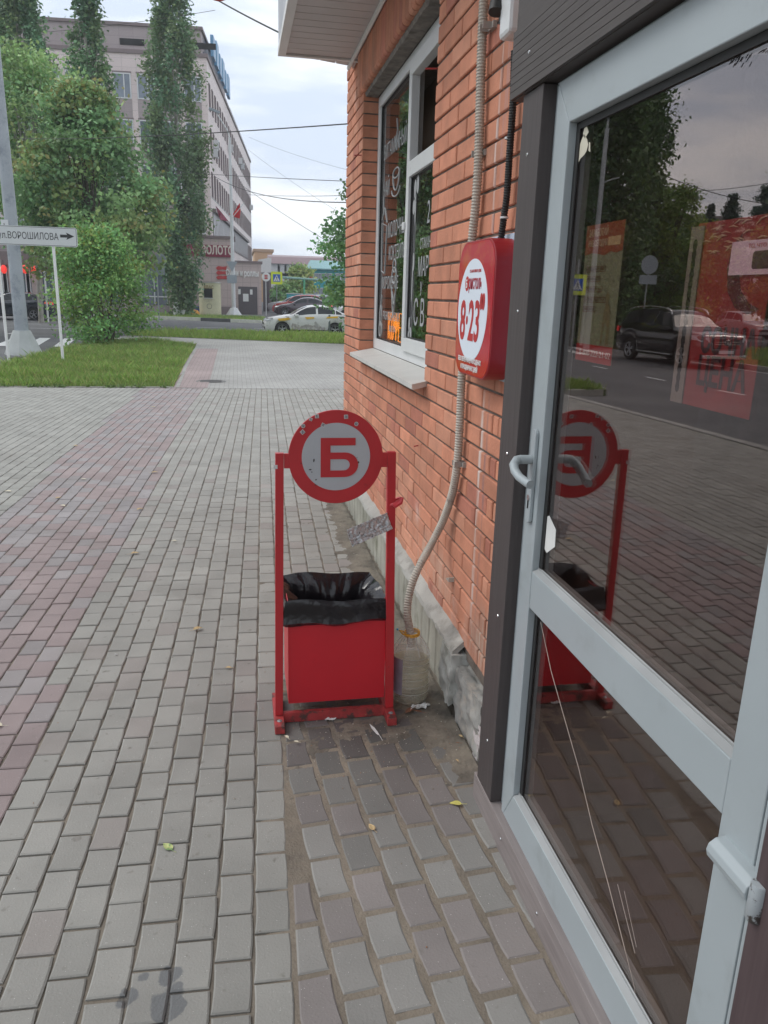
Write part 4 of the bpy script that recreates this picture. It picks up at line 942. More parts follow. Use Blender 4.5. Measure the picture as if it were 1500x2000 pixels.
# bottle collecting the drip
bo = Vector((.688, 2.865, .003)); bt = thing('water_bottle', 'large clear plastic water bottle under the drain hose beside the bin', 'bottle', bo)
BG = glass_mat('clear_pet', 1.5, (.93, .92, .88), .10, (1, 1, 1)); BW = glass_mat('stale_water_tint', 1.12, (.90, .88, .80), .2)
pet_plastic = bpy.data.materials.new('clear_pet_plastic'); pet_plastic.use_nodes = True; _b = pet_plastic.node_tree.nodes['Principled BSDF']
_b.inputs['Base Color'].default_value = (.80, .78, .70, 1); _b.inputs['Roughness'].default_value = .12; _b.inputs['Alpha'].default_value = .20; _b.inputs['Specular IOR Level'].default_value = .8
S8 = lambda a: 1
prof = [(.0, .006), (.045, .004), (.066, .004), (.077, .016), (.080, .035)]
z = .05
while z < .205: prof += [(.0805, z), (.0775, z+.005), (.0775, z+.008), (.0805, z+.013)]; z += .0165
prof += [(.080, .222), (.072, .240), (.045, .282), (.029, .302), (.0255, .308), (.0255, .322), (.0235, .322), (.0235, .326)]
def facet(a): return 1
bb = MB(); n = 32; 
bb.lathe(prof, bo, 40)
bb.build('bottle_body', pet_plastic, bt, smooth=True)
rib_glint = pm('pale_rib_glint', (.50, .49, .45), .25)
wt_ = MB().lathe([(0, .012), (.064, .010), (.075, .02), (.077, .04), (.0765, .185), (0, .185)], bo, 32).build('stale_water', BW, bt, smooth=True)
for zz_ in (.055, .088, .121, .154, .187, .214):
    MB().tube([(bo.x+.0805*math.cos(t), bo.y+.0805*math.sin(t), zz_+.004) for t in [2*math.pi*k/28 for k in range(29)]], .0011, 4).build('body_rib_glint', rib_glint, bt)  # pale rings carry the white glints of the ribs in their colour
ri = MB()
for k in range(8):
    a = 2*math.pi*(k+.3)/8; c_, s_ = math.cos(a), math.sin(a); ri.tube([(bo.x+.079*c_, bo.y+.079*s_, .228), (bo.x+.052*c_, bo.y+.052*s_, .274), (bo.x+.032*c_, bo.y+.032*s_, .300)], .0013, 5)
ri.build('shoulder_rib', pm('white_glint_plastic', (.6, .6, .58), .2), bt)
yl_ = pm('yellow_plastic_ring', (.62, .33, .03), .4, .1)
hr = MB()
for dz, a0 in ((.303, 0), (.309, 1), (.298, 2)):
    hr.tube([(bo.x+.031*math.cos(t), bo.y+.031*math.sin(t), dz+.003*math.sin(t+a0)) for t in [2*math.pi*k/20 for k in range(21)]], .0035, 6)
hr.tube([(bo.x-.028, bo.y-.01, .312), (bo.x-.045, bo.y-.02, .325), (bo.x-.06, bo.y-.022, .331), (bo.x-.045, bo.y-.03, .316), (bo.x-.02, bo.y-.03, .305)], .003, 6)
hr.build('carry_handle', yl_, bt, smooth=True)
MB().box(bo.x-.072, bo.x-.064, bo.y-.03, bo.y-.022, .333, .341).build('blue_scrap', pm('blue_plastic', (.05, .35, .6), .4), bt, bevel=.002)
lb = MB(); vs = []; n = 10
for k in range(n+1):
    a = math.radians(188+k*4.5)
    for z in (.055, .215): vs.append((bo.x+.0817*math.cos(a), bo.y+.0817*math.sin(a), z))
lb.add(vs, [(2*k, 2*k+1, 2*k+3, 2*k+2) for k in range(n)]); lb.build('faded_label', pm('faded_violet_label', (.30, .27, .32), .5, .2, 30), bt)
# opening-hours light box
BXX = .791; byn, byf_ = 2.383, 2.790; bzb, bzt = 1.392, 1.838
hb = thing('opening_hours_box', 'red rounded light box with white oval and opening hours on the brick wall', 'sign box', (.83, 2.58, 1.39))
rp = rrect(byf_-byn, bzt-bzb, .085, 10, (byn+byf_)/2, (bzt+bzb)/2)
bxm = MB(); bxm.prism([(BXX, a, b) for a, b in rp], (.074, 0, 0)); bxm.build('housing', pm('red_sheet_plastic', (.30, .014, .022), .35, .05), hb, bevel=.003)
fc = MB(); fc.prism([(BXX-.0012, (byn+byf_)/2+(a-(byn+byf_)/2)*.975, (bzt+bzb)/2+(b-(bzt+bzb)/2)*.975) for a, b in rp], (.001, 0, 0))
fcm = pm('red_glossy_film', (.47, .018, .028), .10, .08, 4, stain=(.50, .10, .03), sscale=9, smask=(.5, .72)); fc.build('front_film', fcm, hb)
ecy, ecz = 2.602, 1.612
el = circle(ecy, ecz, .168, 60); e1 = MB().prism([(BXX-.0022, a, b) for a, b in el], (.0009, 0, 0)); e1.build('white_oval', pm('lit_white_film', (.62, .66, .72), .2, .03, emis=((.62, .72, .85), .12)), hb)
bk = MB(); rp2 = rrect(.55, bzt-bzb+.02, .06, 10, 2.47, (bzt+bzb)/2+.006); bk.prism([(.8655, a, b) for a, b in rp2], (.004, 0, 0)); bk.build('backing_film', pm('pale_blue_acrylic', (.55, .66, .78), .2, .03), hb)
gp = (BXX-.0028, 0, 0)
text('8·23', .185, (BXX-.0026, 2.735, 1.515), R3, U3, RD, hb, 'lettering', .0008, n=(-1, 0, 0), bold=.004, fit=.225)
text('00', .06, (BXX-.0026, 2.510, 1.622), R3, U3, RD, hb, 'lettering', .0008, n=(-1, 0, 0), bold=.006, fit=.05)
text('ристоль', .062, (BXX-.0026, 2.652, 1.683), R3, U3, pm('dark_red_print', (.36, .03, .05), .5), hb, 'lettering', .0008, n=(-1, 0, 0), bold=.001, fit=.145)
MB().prism([(BXX-.0030, a, b) for a, b in circle(2.673, 1.700, .022, 24, .025)], (.0006, 0, 0)).build('logo_disc', RD, hb)
text('Б', .036, (BXX-.0034, 2.684, 1.687), R3, U3, M['white'], hb, 'lettering', .0006, .8, n=(-1, 0, 0), bold=.001)
text('СЕТЬ МАГАЗИНОВ У ДОМА', .013, (BXX-.0026, 2.648, 1.736), R3, U3, RD, hb, 'lettering', .0006, n=(-1, 0, 0), fit=.13)
text('БЕЗ ПЕРЕРЫВА, ВЫХОДНЫХ', .021, (BXX-.0026, 2.735, 1.438), R3, U3, M['white'], hb, 'lettering', .0006, n=(-1, 0, 0), bold=.0008, fit=.27)
text('И ПРАЗДНИЧНЫХ ДНЕЙ', .021, (BXX-.0026, 2.70, 1.412), R3, U3, M['white'], hb, 'lettering', .0006, n=(-1, 0, 0), bold=.0008, fit=.20)
# things at the top of the wall
cm = thing('security_camera', 'small white dome security camera under the roof corner', 'camera', atX(690, 112, .86))
p = Vector((.80, YC-.06, 3.10)); p = atY(680, 112, YC-.1)
cb = MB(); cb.tube([p+Vector((.06, .03, .0)), p+Vector((.03, 0, .0)), p+Vector((-.012, -.05, -.0))], [.035, .036, .036], 16); cb.tube([p+Vector((.085, .03, .02)), p+Vector((.05, .02, 0))], .022, 12)
cb.build('camera_body', M['white'], cm, smooth=True)
MB().tube([p+Vector((-.0122, -.0505, 0)), p+Vector((-.0165, -.058, 0))], .024, 14).build('lens', M['dark'], cm)
jb = thing('junction_box', 'grey junction box on the bricks just under the soffit', 'junction box', atX(700, 60, .87))
a, b = atX(684, 60, .80), 0
q = atX(697, 62, .868); MB().box(.815, .868, q.y-.08, q.y+.10, q.z-.085, q.z+.085).build('box_body', pm('aged_grey_plastic', (.42, .40, .38), .5, .1, 9, stain=(.2, .18, .17), sscale=12), jb, bevel=.006)
MB().tube(spline([(.84, q.y-.0, q.z-.085), (.835, q.y-.02, q.z-.16), (.86, q.y-.1, q.z-.13), (.866, q.y-.2, q.z+.05), (.866, q.y-.2, q.z+.25)]), .005, 6).build('cable', M['rubber'], jb)
q = atX(717, 52, .868); hn = thing('wall_hook', 'rusty cream bracket on the bricks right of the junction box', 'bracket', q)
MB().prism([(.868, q.y+.05, q.z-.07), (.868, q.y+.02, q.z+.08), (.868, q.y-.03, q.z+.08), (.868, q.y-.02, q.z-.07)], (-.03, 0, 0)).build('bracket_plate', pm('yellowed_plastic', (.45, .32, .16), .6, .2, 20, stain=(.1, .05, .03), sscale=30), hn, bevel=.004)
q = atX(1020, 30, .84); sp = thing('alarm_box', 'white rounded plastic box on the wall above the board lintel', 'alarm box', q)
MB().box(.785, .868, q.y-.045, q.y+.045, q.z-.06, q.z+.14).build('box_body', M['pvc'], sp, bevel=.012)
q = atX(985, 22, .80); la = thing('wall_lamp', 'dark metal lamp bracket at the top of the wall above the hours box', 'lamp', q)
MB().tube([(.868, q.y+.02, q.z+.03), (.80, q.y+.02, q.z+.035), (.78, q.y+.01, q.z+.03), (.775, q.y+.0, q.z-.005)], [.013, .014, .02, .024], 12).box(.80, .83, q.y+.0, q.y+.05, q.z-.02, q.z+.03).build('lamp_body', M['rubber'], la, smooth=True)
q = atX(1060, 5, .80); lb_ = thing('signboard', 'white signboard edge above the dark board lintel', 'sign', q)
MB().box(.74, .80, -.6, 2.08, 2.50, 2.9).build('panel', M['white'], lb_, bevel=.004)
# efflorescence streaks on the bricks
ef = MB()
for (px, y0_, y1_, w) in ((915, 800, 990, .010), (966, 60, 300, .004), (945, 470, 730, 0), (905, 1000, 1120, .006)):
    pass
# ================================================================ litter and leaves on the ground
def leafmesh(L, W, curl, seed):
    rg = random.Random(seed); n, m = 8, 4; V = []
    for i in range(n+1):
        t = i/n; w = W*math.sin(math.pi*min(1, t**.8))**.8*(1-.25*t)
        for j in range(m+1):
            s = (j/m-.5)*2; V.append((s*w*.5, t*L, abs(s)*curl*.5*w+curl*.35*math.sin(t*3)*L*.5+rg.uniform(0, .0008)+.0012))
    mb = MB(); mb.add(V, [(i*(m+1)+j, (i+1)*(m+1)+j, (i+1)*(m+1)+j+1, i*(m+1)+j+1) for i in range(n) for j in range(m)])
    mb.tube([(0, 0, .0015), (L*.02, -L*.2, .002), (L*.06, -L*.42, .0015)], .0007, 4); return mb
LM = {'yellow': pm('yellow_leaf', (.55, .50, .13), .7, .12, 60), 'tan': pm('tan_leaf', (.52, .38, .20), .8, .2, 60, stain=(.3, .2, .1), sscale=90), 'brown': pm('brown_leaf', (.20, .085, .045), .8, .25, 60), 'mixed': pm('green_yellow_leaf', (.46, .50, .20), .7, .25, 70, stain=(.20, .32, .12), sscale=80, smask=(.5, .56)), 'pale': pm('pale_leaf', (.60, .55, .42), .8, .1, 40)}
LEAVES = [((902, 1571), 'yellow', .042, 75, 'broad yellow leaf lying on the dark paving stones by the door'),
          ((336, 1661), 'mixed', .045, 40, 'speckled green and yellow leaf on the grey paving at lower left'),
          ((731, 1622), 'tan', .035, 20, 'curled tan leaf in a joint between bin and threshold'),
          ((377, 1231), 'tan', .052, -70, 'tan leaf on grey paving left of the bin'),
          ((5, 1418), 'pale', .050, 80, 'pale leaf on red paving at the left edge'),
          ((255, 1082), 'tan', .055, -80, 'tan leaf near the edge of the red paving band'),
          ((267, 996), 'tan', .055, -60, 'tan leaf on the border of red and grey stones'),
          ((296, 923), 'tan', .06, -85, 'tan leaf on the right part of the red band'),
          ((168, 936), 'pale', .05, 80, 'pale leaf in the middle of the red band'),
          ((127, 989), 'pale', .05, 60, 'small pale scrap leaf on the red stones'),
          ((22, 960), 'pale', .06, 80, 'pale leaf on the left grey stones'),
          ((151, 871), 'tan', .06, 70, 'tan leaf on the left edge of the red band'),
          ((303, 795), 'tan', .07, 80, 'distant tan leaf on the red band'),
          ((108, 973), 'tan', .05, -60, 'orange-tan leaf beside a pale scrap on the red stones'),
          ((452, 1305), 'tan', .03, 80, 'narrow curled leaf on grey stones left of the bin foot'),
          ((345, 1057), 'pale', .035, 80, 'thin pale scrap on the grey stones'),
          ((792, 1393), 'brown', .075, -50, 'long brown leaf in front of the bottle'), ((825, 1392), 'brown', .04, 60, 'small brown leaf at the right of the bottle base'),
          ((745, 1392), 'brown', .05, 100, 'crumpled brown leaf at the right bin foot'), ((724, 1388), 'tan', .045, 140, 'crumpled tan leaf under the bin'),
          ((779, 1360), 'brown', .05, 20, 'brown leaf between bin and bottle'), ((903, 1440), 'tan', .02, 30, 'tiny orange leaf scrap by the broken plinth'), ((898, 1452), 'brown', .018, 80, 'tiny brown scrap at the foot of the wall'),
          ((895, 1488), 'tan', .016, 20, 'tiny tan scrap beside the threshold board end'), ((563, 1443), 'pale', .025, 30, 'small pale splinter at the left bin foot'), ((583, 1450), 'pale', .02, 60, 'curled pale splinter below the bin'),
          ((558, 1352), 'brown', .03, 60, 'brown leaf scrap behind the left bin foot')]
for (px, c, L, a, lab) in LEAVES:
    p = gpt(*px, .011 if px[0] > 540 and 1340 < px[1] < 1500 else .004); lf = leafmesh(L, L*(.62 if c != 'brown' else .34), random.uniform(.1, .4), px[0])
    ca, sa = math.cos(math.radians(a)), math.sin(math.radians(a)); lf.v = [(x*ca-y*sa+p.x, x*sa+y*ca+p.y, z+p.z) for x, y, z in lf.v]
    o = lf.build('fallen_leaf', LM[c]); tag(o, lab, 'leaf', 'fallen leaves on the paving')
def scrap(px, w, h, name, lab, cat, m, seed=0, lift=.006):
    p = gpt(*px, .004); rg = random.Random(seed); V = []; n = 7
    for i in range(n+1):
        for j in range(n+1):
            x, y = (i/n-.5)*w, (j/n-.5)*h; V.append((p.x+x+rg.uniform(-1, 1)*w*.05, p.y+y+.3*x+rg.uniform(-1, 1)*h*.05, p.z+abs(noise.noise(Vector((i*.6, j*.6, seed))))*lift*2.6+.001))
    o = MB().add(V, [(i*(n+1)+j, (i+1)*(n+1)+j, (i+1)*(n+1)+j+1, i*(n+1)+j+1) for i in range(n) for j in range(n) if (i, j) not in ((0, 0), (n-1, 0), (0, n-1), (n-1, n-1))]).build(name, m); tag(o, lab, cat)
scrap((647, 1403), .05, .035, 'paper_scrap', 'crumpled white paper scrap in front of the bin', 'paper', M['litter'], 3, .010)
scrap((698, 1387), .040, .02, 'paper_scrap', 'folded white paper scrap at the base of the red bucket', 'paper', M['litter'], 5, .009)
scrap((820, 1383), .09, .03, 'paper_scrap', 'white wrapper tucked against the foot of the bottle', 'wrapper', M['litter'], 9, .012)
scrap((227, 1279), .012, .009, 'paper_scrap', 'tiny white scrap on the paving left of the bin', 'paper', M['litter'], 11, .004)
scrap((285, 735), .16, .12, 'stone', 'white rounded stone at the near edge of the grass', 'stone', M['concrete'], 12, .05)
ft = thing('feather', 'long white feather lying on the dirty stones below the bin', 'feather', gpt(738, 1430, .004))
a, b = gpt(722, 1414, .006), gpt(747, 1446, .006); fm_ = MB(); fm_.tube([a, (a+b)/2+Vector((.004, 0, .004)), b], [.0008, .001, .0007], 5)
d = (b-a); s_ = Vector((-d.y, d.x, 0)).normalized(); fm_.add([a, a.lerp(b, .25)+s_*.008, a.lerp(b, .6)+s_*.006, a.lerp(b, .7), a.lerp(b, .6)-s_*.004, a.lerp(b, .25)-s_*.006], [(0, 1, 2, 3, 4, 5)]); fm_.build('vane', M['litter'], ft)
# crumbs, small stones and butts
def crumbs():
    mb = MB()
    for k in range(620):
        if k < 420: x = random.gauss(.5, .22); y = random.gauss(2.72, .28)
        elif k < 560: x = .80-abs(random.gauss(0, .06)); y = random.uniform(2.3, 6.2)
        else: x = random.uniform(-2, .7); y = random.uniform(1.0, 6)
        if x > .82: continue
        r = random.uniform(.0010, .0030); c = random.choice([(.30, .26, .20), (.18, .14, .10), (.45, .42, .36), (.25, .12, .06)])
        z = .002 if y < 2.45 else .0065; P = [(x+r*random.uniform(.6, 1.4)*a, y+r*random.uniform(.6, 1.4)*b, z+r*cc) for a, b, cc in ((1, 0, 0), (0, 1, 0), (-1, 0, 0), (0, -1, 0), (0, 0, 1))]
        mb.add(P, [(0, 1, 4), (1, 2, 4), (2, 3, 4), (3, 0, 4)], c)
    return mb
kind(crumbs().build('grit', pm('grit', (1, 1, 1), .9, .1, attr=True)), 'stuff')
# damp patch near the bottom left and cast-iron manhole
mh = thing('manhole_cover', 'round cast-iron manhole cover where red and grey paving meet', 'manhole', gpt(412, 745, .004))
p = gpt(412, 745, .003); m_ = MB(); m_.lathe([(.30, -.004), (.31, .004), (.275, .004), (.27, .001), (0, .001)], p, 40)
for k in range(9): m_.box(p.x-.22, p.x+.22, p.y-.24+k*.058, p.y-.215+k*.058, p.z+.001, p.z+.005)
m_.build('cover', pm('cast_iron', (.12, .115, .11), .6, .2, 20), mh)
# ================================================================ vegetation
def leaves_mesh(cent, norm_, size, cols, quad=True):
    """many small leaf faces: cent Nx3, size N, cols Nx3 -> MB"""
    n = len(cent); a = rng.normal(size=(n, 3)); a += norm_*.6
    a /= np.linalg.norm(a, axis=1)[:, None]; b = rng.normal(size=(n, 3)); b = np.cross(a, b); b /= np.linalg.norm(b, axis=1)[:, None]; c = np.cross(a, b)
    s = size[:, None]
    p = [cent-b*s*.5, cent+c*s*.34+a*s*.08, cent+b*s*.55, cent-c*s*.34+a*s*.08]
    V = np.stack(p, 1).reshape(-1, 3); return V, n
def leaf_object(name, V, n, cols, m, parent):
    me = bpy.data.meshes.new(name); off = np.array(wloc(parent)); V = V-off
    me.vertices.add(4*n); me.vertices.foreach_set('co', V.astype(np.float32).ravel()); me.loops.add(4*n); me.loops.foreach_set('vertex_index', np.arange(4*n, dtype=np.int32))
    me.polygons.add(n); me.polygons.foreach_set('loop_start', np.arange(0, 4*n, 4, dtype=np.int32)); me.update()
    at = me.color_attributes.new('Col', 'FLOAT_COLOR', 'CORNER'); at.data.foreach_set('color', np.repeat(np.concatenate([cols, np.ones((n, 1))], 1), 4, 0).astype(np.float32).ravel())
    me.materials.append(m); me.validate(); o = bpy.data.objects.new(name, me); COL.objects.link(o); o.parent = parent; return o
def leafmat(name):
    m = bpy.data.materials.new(name); m.use_nodes = True; nt = m.node_tree; nt.nodes.clear(); L = nt.links.new
    o = N(nt, 'ShaderNodeOutputMaterial'); a = N(nt, 'ShaderNodeVertexColor', layer_name='Col'); d = N(nt, 'ShaderNodeBsdfPrincipled'); d.inputs['Roughness'].default_value = .55
    t = N(nt, 'ShaderNodeBsdfTranslucent'); mx = N(nt, 'ShaderNodeMixShader'); mx.inputs[0].default_value = .32
    L(a.outputs[0], d.inputs[0]); L(a.outputs[0], t.inputs[0]); L(d.outputs[0], mx.inputs[1]); L(t.outputs[0], mx.inputs[2]); L(mx.outputs[0], o.inputs[0]); return m
M['leaf'] = leafmat('foliage'); M['bark'] = pm('bark', (.12, .10, .08), .95, .3, 6, .8, 30); M['palebark'] = pm('pale_bark', (.35, .33, .29), .9, .3, 5, .6, 30)
def tree(name, label, cat, base, H, R, n, ls, col, shape='round', group=None, trunk=.14, z0=.15, bark='bark', clumps=120, cs=.12, tip=None, seed=1, cat_trunk=True, elong=1):
    """crown made of leaf clumps scattered over a volume; limbs reach the clumps"""
    rg = np.random.default_rng(seed); root = thing(name, label, cat, base, group); B = np.array(base)
    th = rg.uniform(0, 2*np.pi, clumps); h = rg.uniform(0, 1, clumps)
    if shape == 'column': rad = np.interp(h, [0, .12, .35, .7, .92, 1], [.32, .55, 1, .82, .45, .1])
    elif shape == 'cone': rad = (1-h)**.8*.95+.04
    elif shape == 'bush': rad = np.sqrt(np.clip(1-(h*1.25-.42)**2/.75, .05, 1))
    elif shape == 'egg': rad = np.where(h < .3, .75+.25*h/.3, np.clip((1-h)/.7, 0, 1)**.72)+.03
    else: rad = np.sqrt(np.clip(1-(h*2-.9)**2/1.25, .02, 1))
    q = rg.uniform(.25, 1, clumps)**.5; rr = rad*R*q*(1+.16*rg.normal(size=clumps))
    cz = H*(z0+(1-z0)*h); C_ = np.stack([rr*np.cos(th), rr*np.sin(th)*.9, cz], 1)+B
    k = rg.integers(0, clumps, n); sg = R*cs*(1.25 if shape in ('round', 'bush', 'egg') else 1)
    off = rg.normal(size=(n, 3))*sg
    if shape == 'column': off[:, 2] *= 2.3
    elif shape == 'cone': off[:, 2] *= .45
    else: off[:, 2] *= .62
    P_ = C_[k]+off; tb = rg.normal(1, .2, clumps); hue = rg.uniform(-1, 1, clumps)
    base_c = np.array(col)*2.5; cc = base_c[None]*(tb[k]*rg.normal(1, .16, n))[:, None]
    cc[:, 0] *= 1+.18*hue[k]; cc[:, 2] *= 1-.15*hue[k]
    if tip is not None:
        w = (rg.uniform(0, 1, n) < tip[1]*np.clip((P_[:, 2]-B[2])/H, 0, 1)*2*(hue[k] > .1))[:, None]; cc = np.where(w, np.array(tip[0])[None], cc)
    P_[:, 2] = np.maximum(P_[:, 2], B[2]+.1)
    nrm = np.zeros((n, 3)); nrm[:, 2] = 1; nrm += (P_-(B+[0, 0, H*.5]))/R*.4
    V, n_ = leaves_mesh(P_, nrm, rg.uniform(.7, 1.3, n)*ls, cc)
    leaf_object('crown', V, n, np.clip(cc, .005, .6), M['leaf'], root)
    tr = MB(); top = Vector((base[0]+rg.normal()*.1, base[1], base[2]+H*(.93 if shape in ('column', 'cone') else .6)))
    b0 = Vector(base)-Vector((0, 0, .2))
    if shape == 'bush':
        for j in range(12):
            e = Vector(C_[j]); tr.tube([b0+Vector((rg.normal()*.12, rg.normal()*.1, 0)), b0.lerp(e, .5)+Vector((0, 0, .2)), e], [.03, .02, .008], 5)
    else:
        tr.tube([b0, Vector(base)+Vector((.05, 0, H*.12)), b0.lerp(top, .5)+Vector((.1, .05, 0)), top], [trunk*1.2, trunk, trunk*.7, trunk*.2], 9)
        for j in range(0, min(clumps, 46)):
            e = Vector(C_[j]); hh = max(.1, (e.z-base[2])/H); st = b0.lerp(top, min(.95, hh*(.55 if shape != 'column' else .72))/(.93 if shape in ('column', 'cone') else .6)*.9)
            md = st.lerp(e, .5)+Vector((0, 0, .04*H if shape != 'column' else -.03*H)); tr.tube([st, md, e], [trunk*.32, trunk*.2, trunk*.06], 5)
    tr.build('trunk', M[bark], root, smooth=True); return root
def bp_(px, py, Y):                 # ground point under a pixel column at depth Y
    p = atY(px, py, Y); return (p.x, Y, gz(Y)-.02)
def hp(px, py, Y): return atY(px, py, Y).z-gz(Y)
DG = (.050, .085, .028); MG = (.065, .12, .035); LG = (.12, .20, .055)
bsh = bp_(208, 640, 28.6); tree('bush', 'round leafy green bush growing on the grass behind the street name sign', 'bush', bsh, hp(205, 452, 28.6), 1.40, 13000, .115, (.085, .155, .045), 'bush', seed=3, z0=.06, clumps=150, cs=.17, tip=((.26, .30, .07), .22))
tree('linden_tree', 'broad linden tree with yellowing leaf tips behind the round bush', 'tree', bp_(190, 600, 37), hp(170, 175, 37), 3.15, 31000, .20, (.098, .155, .062), 'egg', seed=5, trunk=.16, z0=.27, clumps=170, cs=.105, tip=((.33, .31, .11), .16))
tree('birch_tree', 'light green loose birch between the tall poplars at upper left', 'tree', bp_(78, 600, 47), hp(78, 112, 47), 3.2, 16000, .22, (.13, .20, .075), 'round', seed=8, trunk=.13, z0=.42, clumps=90, cs=.15, bark='palebark')
PG = 'tall poplars in front of the office building'
tree('poplar_tree', 'tall poplar furthest left with its top beyond the frame', 'tree', bp_(80, 600, 52), hp(70, -90, 52), 2.0, 19000, .22, (.072, .115, .056), 'column', PG, seed=11, z0=.34, clumps=130, cs=.125, bark='palebark')
tree('poplar_tree', 'tall narrow poplar between the linden and the forked poplar', 'tree', bp_(205, 600, 50), hp(190, -80, 50), 1.45, 15000, .22, (.068, .112, .054), 'column', PG, seed=12, z0=.10, clumps=110, cs=.14, bark='palebark')
tree('poplar_tree', 'widest poplar right of the linden, its foliage reaching the ground by the kiosk', 'tree', bp_(358, 600, 57.5), hp(345, -60, 57.5), 2.0, 27000, .23, (.070, .112, .055), 'column', PG, seed=13, z0=.02, clumps=190, cs=.12, bark='palebark')
tree('maple_tree', 'leafy green tree showing past the far corner of the brick shop', 'tree', bp_(728, 600, 30), hp(700, 362, 30), 1.75, 9000, .16, (.070, .13, .045), 'round', seed=15, z0=.10, clumps=75, cs=.12)
FT = 'small trees far down the street'
tree('small_tree', 'small yellow-green tree in front of the teal fence', 'tree', bp_(583, 560, 95), hp(583, 520, 95), 1.7, 3000, .4, (.16, .22, .07), 'round', FT, seed=20, z0=.1, clumps=50, cs=.18)
tree('small_tree', 'low green tree left of the yellow-green one before the brown roof', 'tree', bp_(556, 560, 92), hp(556, 556, 92), 1.3, 1800, .35, (.10, .17, .06), 'round', FT, seed=21, z0=.1, clumps=40, cs=.2)
# -------- grass
def grass(name, poly, dens, h0, h1, w, seed, edge=None, cols=((.085, .15, .03), (.12, .19, .04), (.16, .18, .06))):
    rg = np.random.default_rng(seed); P = np.array([p[:2] for p in poly]); x0, y0 = P.min(0); x1, y1 = P.max(0)
    n = int((x1-x0)*(y1-y0)*dens); X = rg.uniform(x0, x1, n); Y = rg.uniform(y0, y1, n); ins = np.zeros(n, bool); j = len(P)-1
    for i in range(len(P)):
        c = ((P[i, 1] > Y) != (P[j, 1] > Y)) & (X < (P[j, 0]-P[i, 0])*(Y-P[i, 1])/(P[j, 1]-P[i, 1]+1e-12)+P[i, 0]); ins ^= c; j = i
    X, Y = X[ins], Y[ins]; n = len(X); Z = np.array([gz(y) for y in Y]); cl = np.sin(X*2.1+np.sin(Y*1.7)*2)+np.sin(Y*2.9+X*1.3)+rg.normal(size=n)*.6
    h = (h0+(h1-h0)*rg.uniform(0, 1, n)**2)*(1+.22*cl); h = np.clip(h, .02, h1*1.6); a = rg.uniform(0, 2*np.pi, n); lean = rg.normal(size=(n, 2))*h[:, None]*.38
    b1 = np.stack([X-w*np.cos(a), Y-w*np.sin(a), Z], 1); b2 = np.stack([X+w*np.cos(a), Y+w*np.sin(a), Z], 1)
    t = np.stack([X+lean[:, 0], Y+lean[:, 1], Z+h], 1); md = (b2*.5+t*.5); md[:, 2] += h*.12
    V = np.stack([b1, b2, md, t], 1).reshape(-1, 3)
    k = rg.integers(0, len(cols), n); cc = 1.95*np.array(cols)[k]*rg.normal(1, .15, n)[:, None]*(1+.10*cl)[:, None]; yl = (rg.uniform(0, 1, n) < .05)[:, None]; cc = np.where(yl, np.array((.30, .27, .10))[None], cc)
    o = leaf_object(name, V, n, np.clip(cc, .01, .5), M['leaf'], None); o['kind'] = 'stuff'; return o
grass('grass', ISL, 1500, .05, .17, .006, 31)
grass('grass_strip', [(-4.6, 34.2), (4.1, 30.75), (9, 30.4), (9, 37.3), (6, 38.3), (-4.2, 38.6)], 480, .07, .22, .010, 32, cols=((.12, .20, .035), (.15, .23, .045), (.17, .20, .06)))
grass('far_grass', [(-14, 57.2), (-8.6, 55.4), (-6, 55.0), (1.6, 51.5), (1.9, 52.4), (2.0, 58), (-14, 61)], 130, .08, .2, .02, 33)
edge = MB()
dn = thing('dandelion', 'single yellow dandelion in the grass near the bush', 'flower', gpt(285, 695, .1)); p = gpt(285, 695, .10)
MB().lathe([(0, .02), (.022, .012), (.015, 0), (0, -.004)], p, 10).build('flower_head', LM['yellow'], dn); MB().tube([p-Vector((0, 0, .12)), p], .004, 5).build('stem', M['leaf2'] if 'leaf2' in M else pm('stem_green', (.1, .2, .05)), dn)
rg_ = random.Random(9)
def weeds():
    xs = []; cols = []; P_ = []
    for k in range(900):
        x = rg_.uniform(-5.8, -1.3); y = 15.3-abs(rg_.gauss(0, .06))+.05; 
        if rg_.random() < .5*(1+math.sin(x*5)+math.sin(x*13)): P_.append((x, y, gz(y)+rg_.uniform(.005, .05)))
    n = len(P_); P_ = np.array(P_); cc = np.array([(.12, .19, .05)])*rng.normal(1, .2, n)[:, None]; nr = np.zeros((n, 3)); nr[:, 2] = 1
    V, _ = leaves_mesh(P_, nr, rng.uniform(.03, .07, n), cc); o = leaf_object('kerbside_weeds', V, n, np.clip(cc, .01, .5), M['leaf'], None); o['kind'] = 'stuff'
weeds()
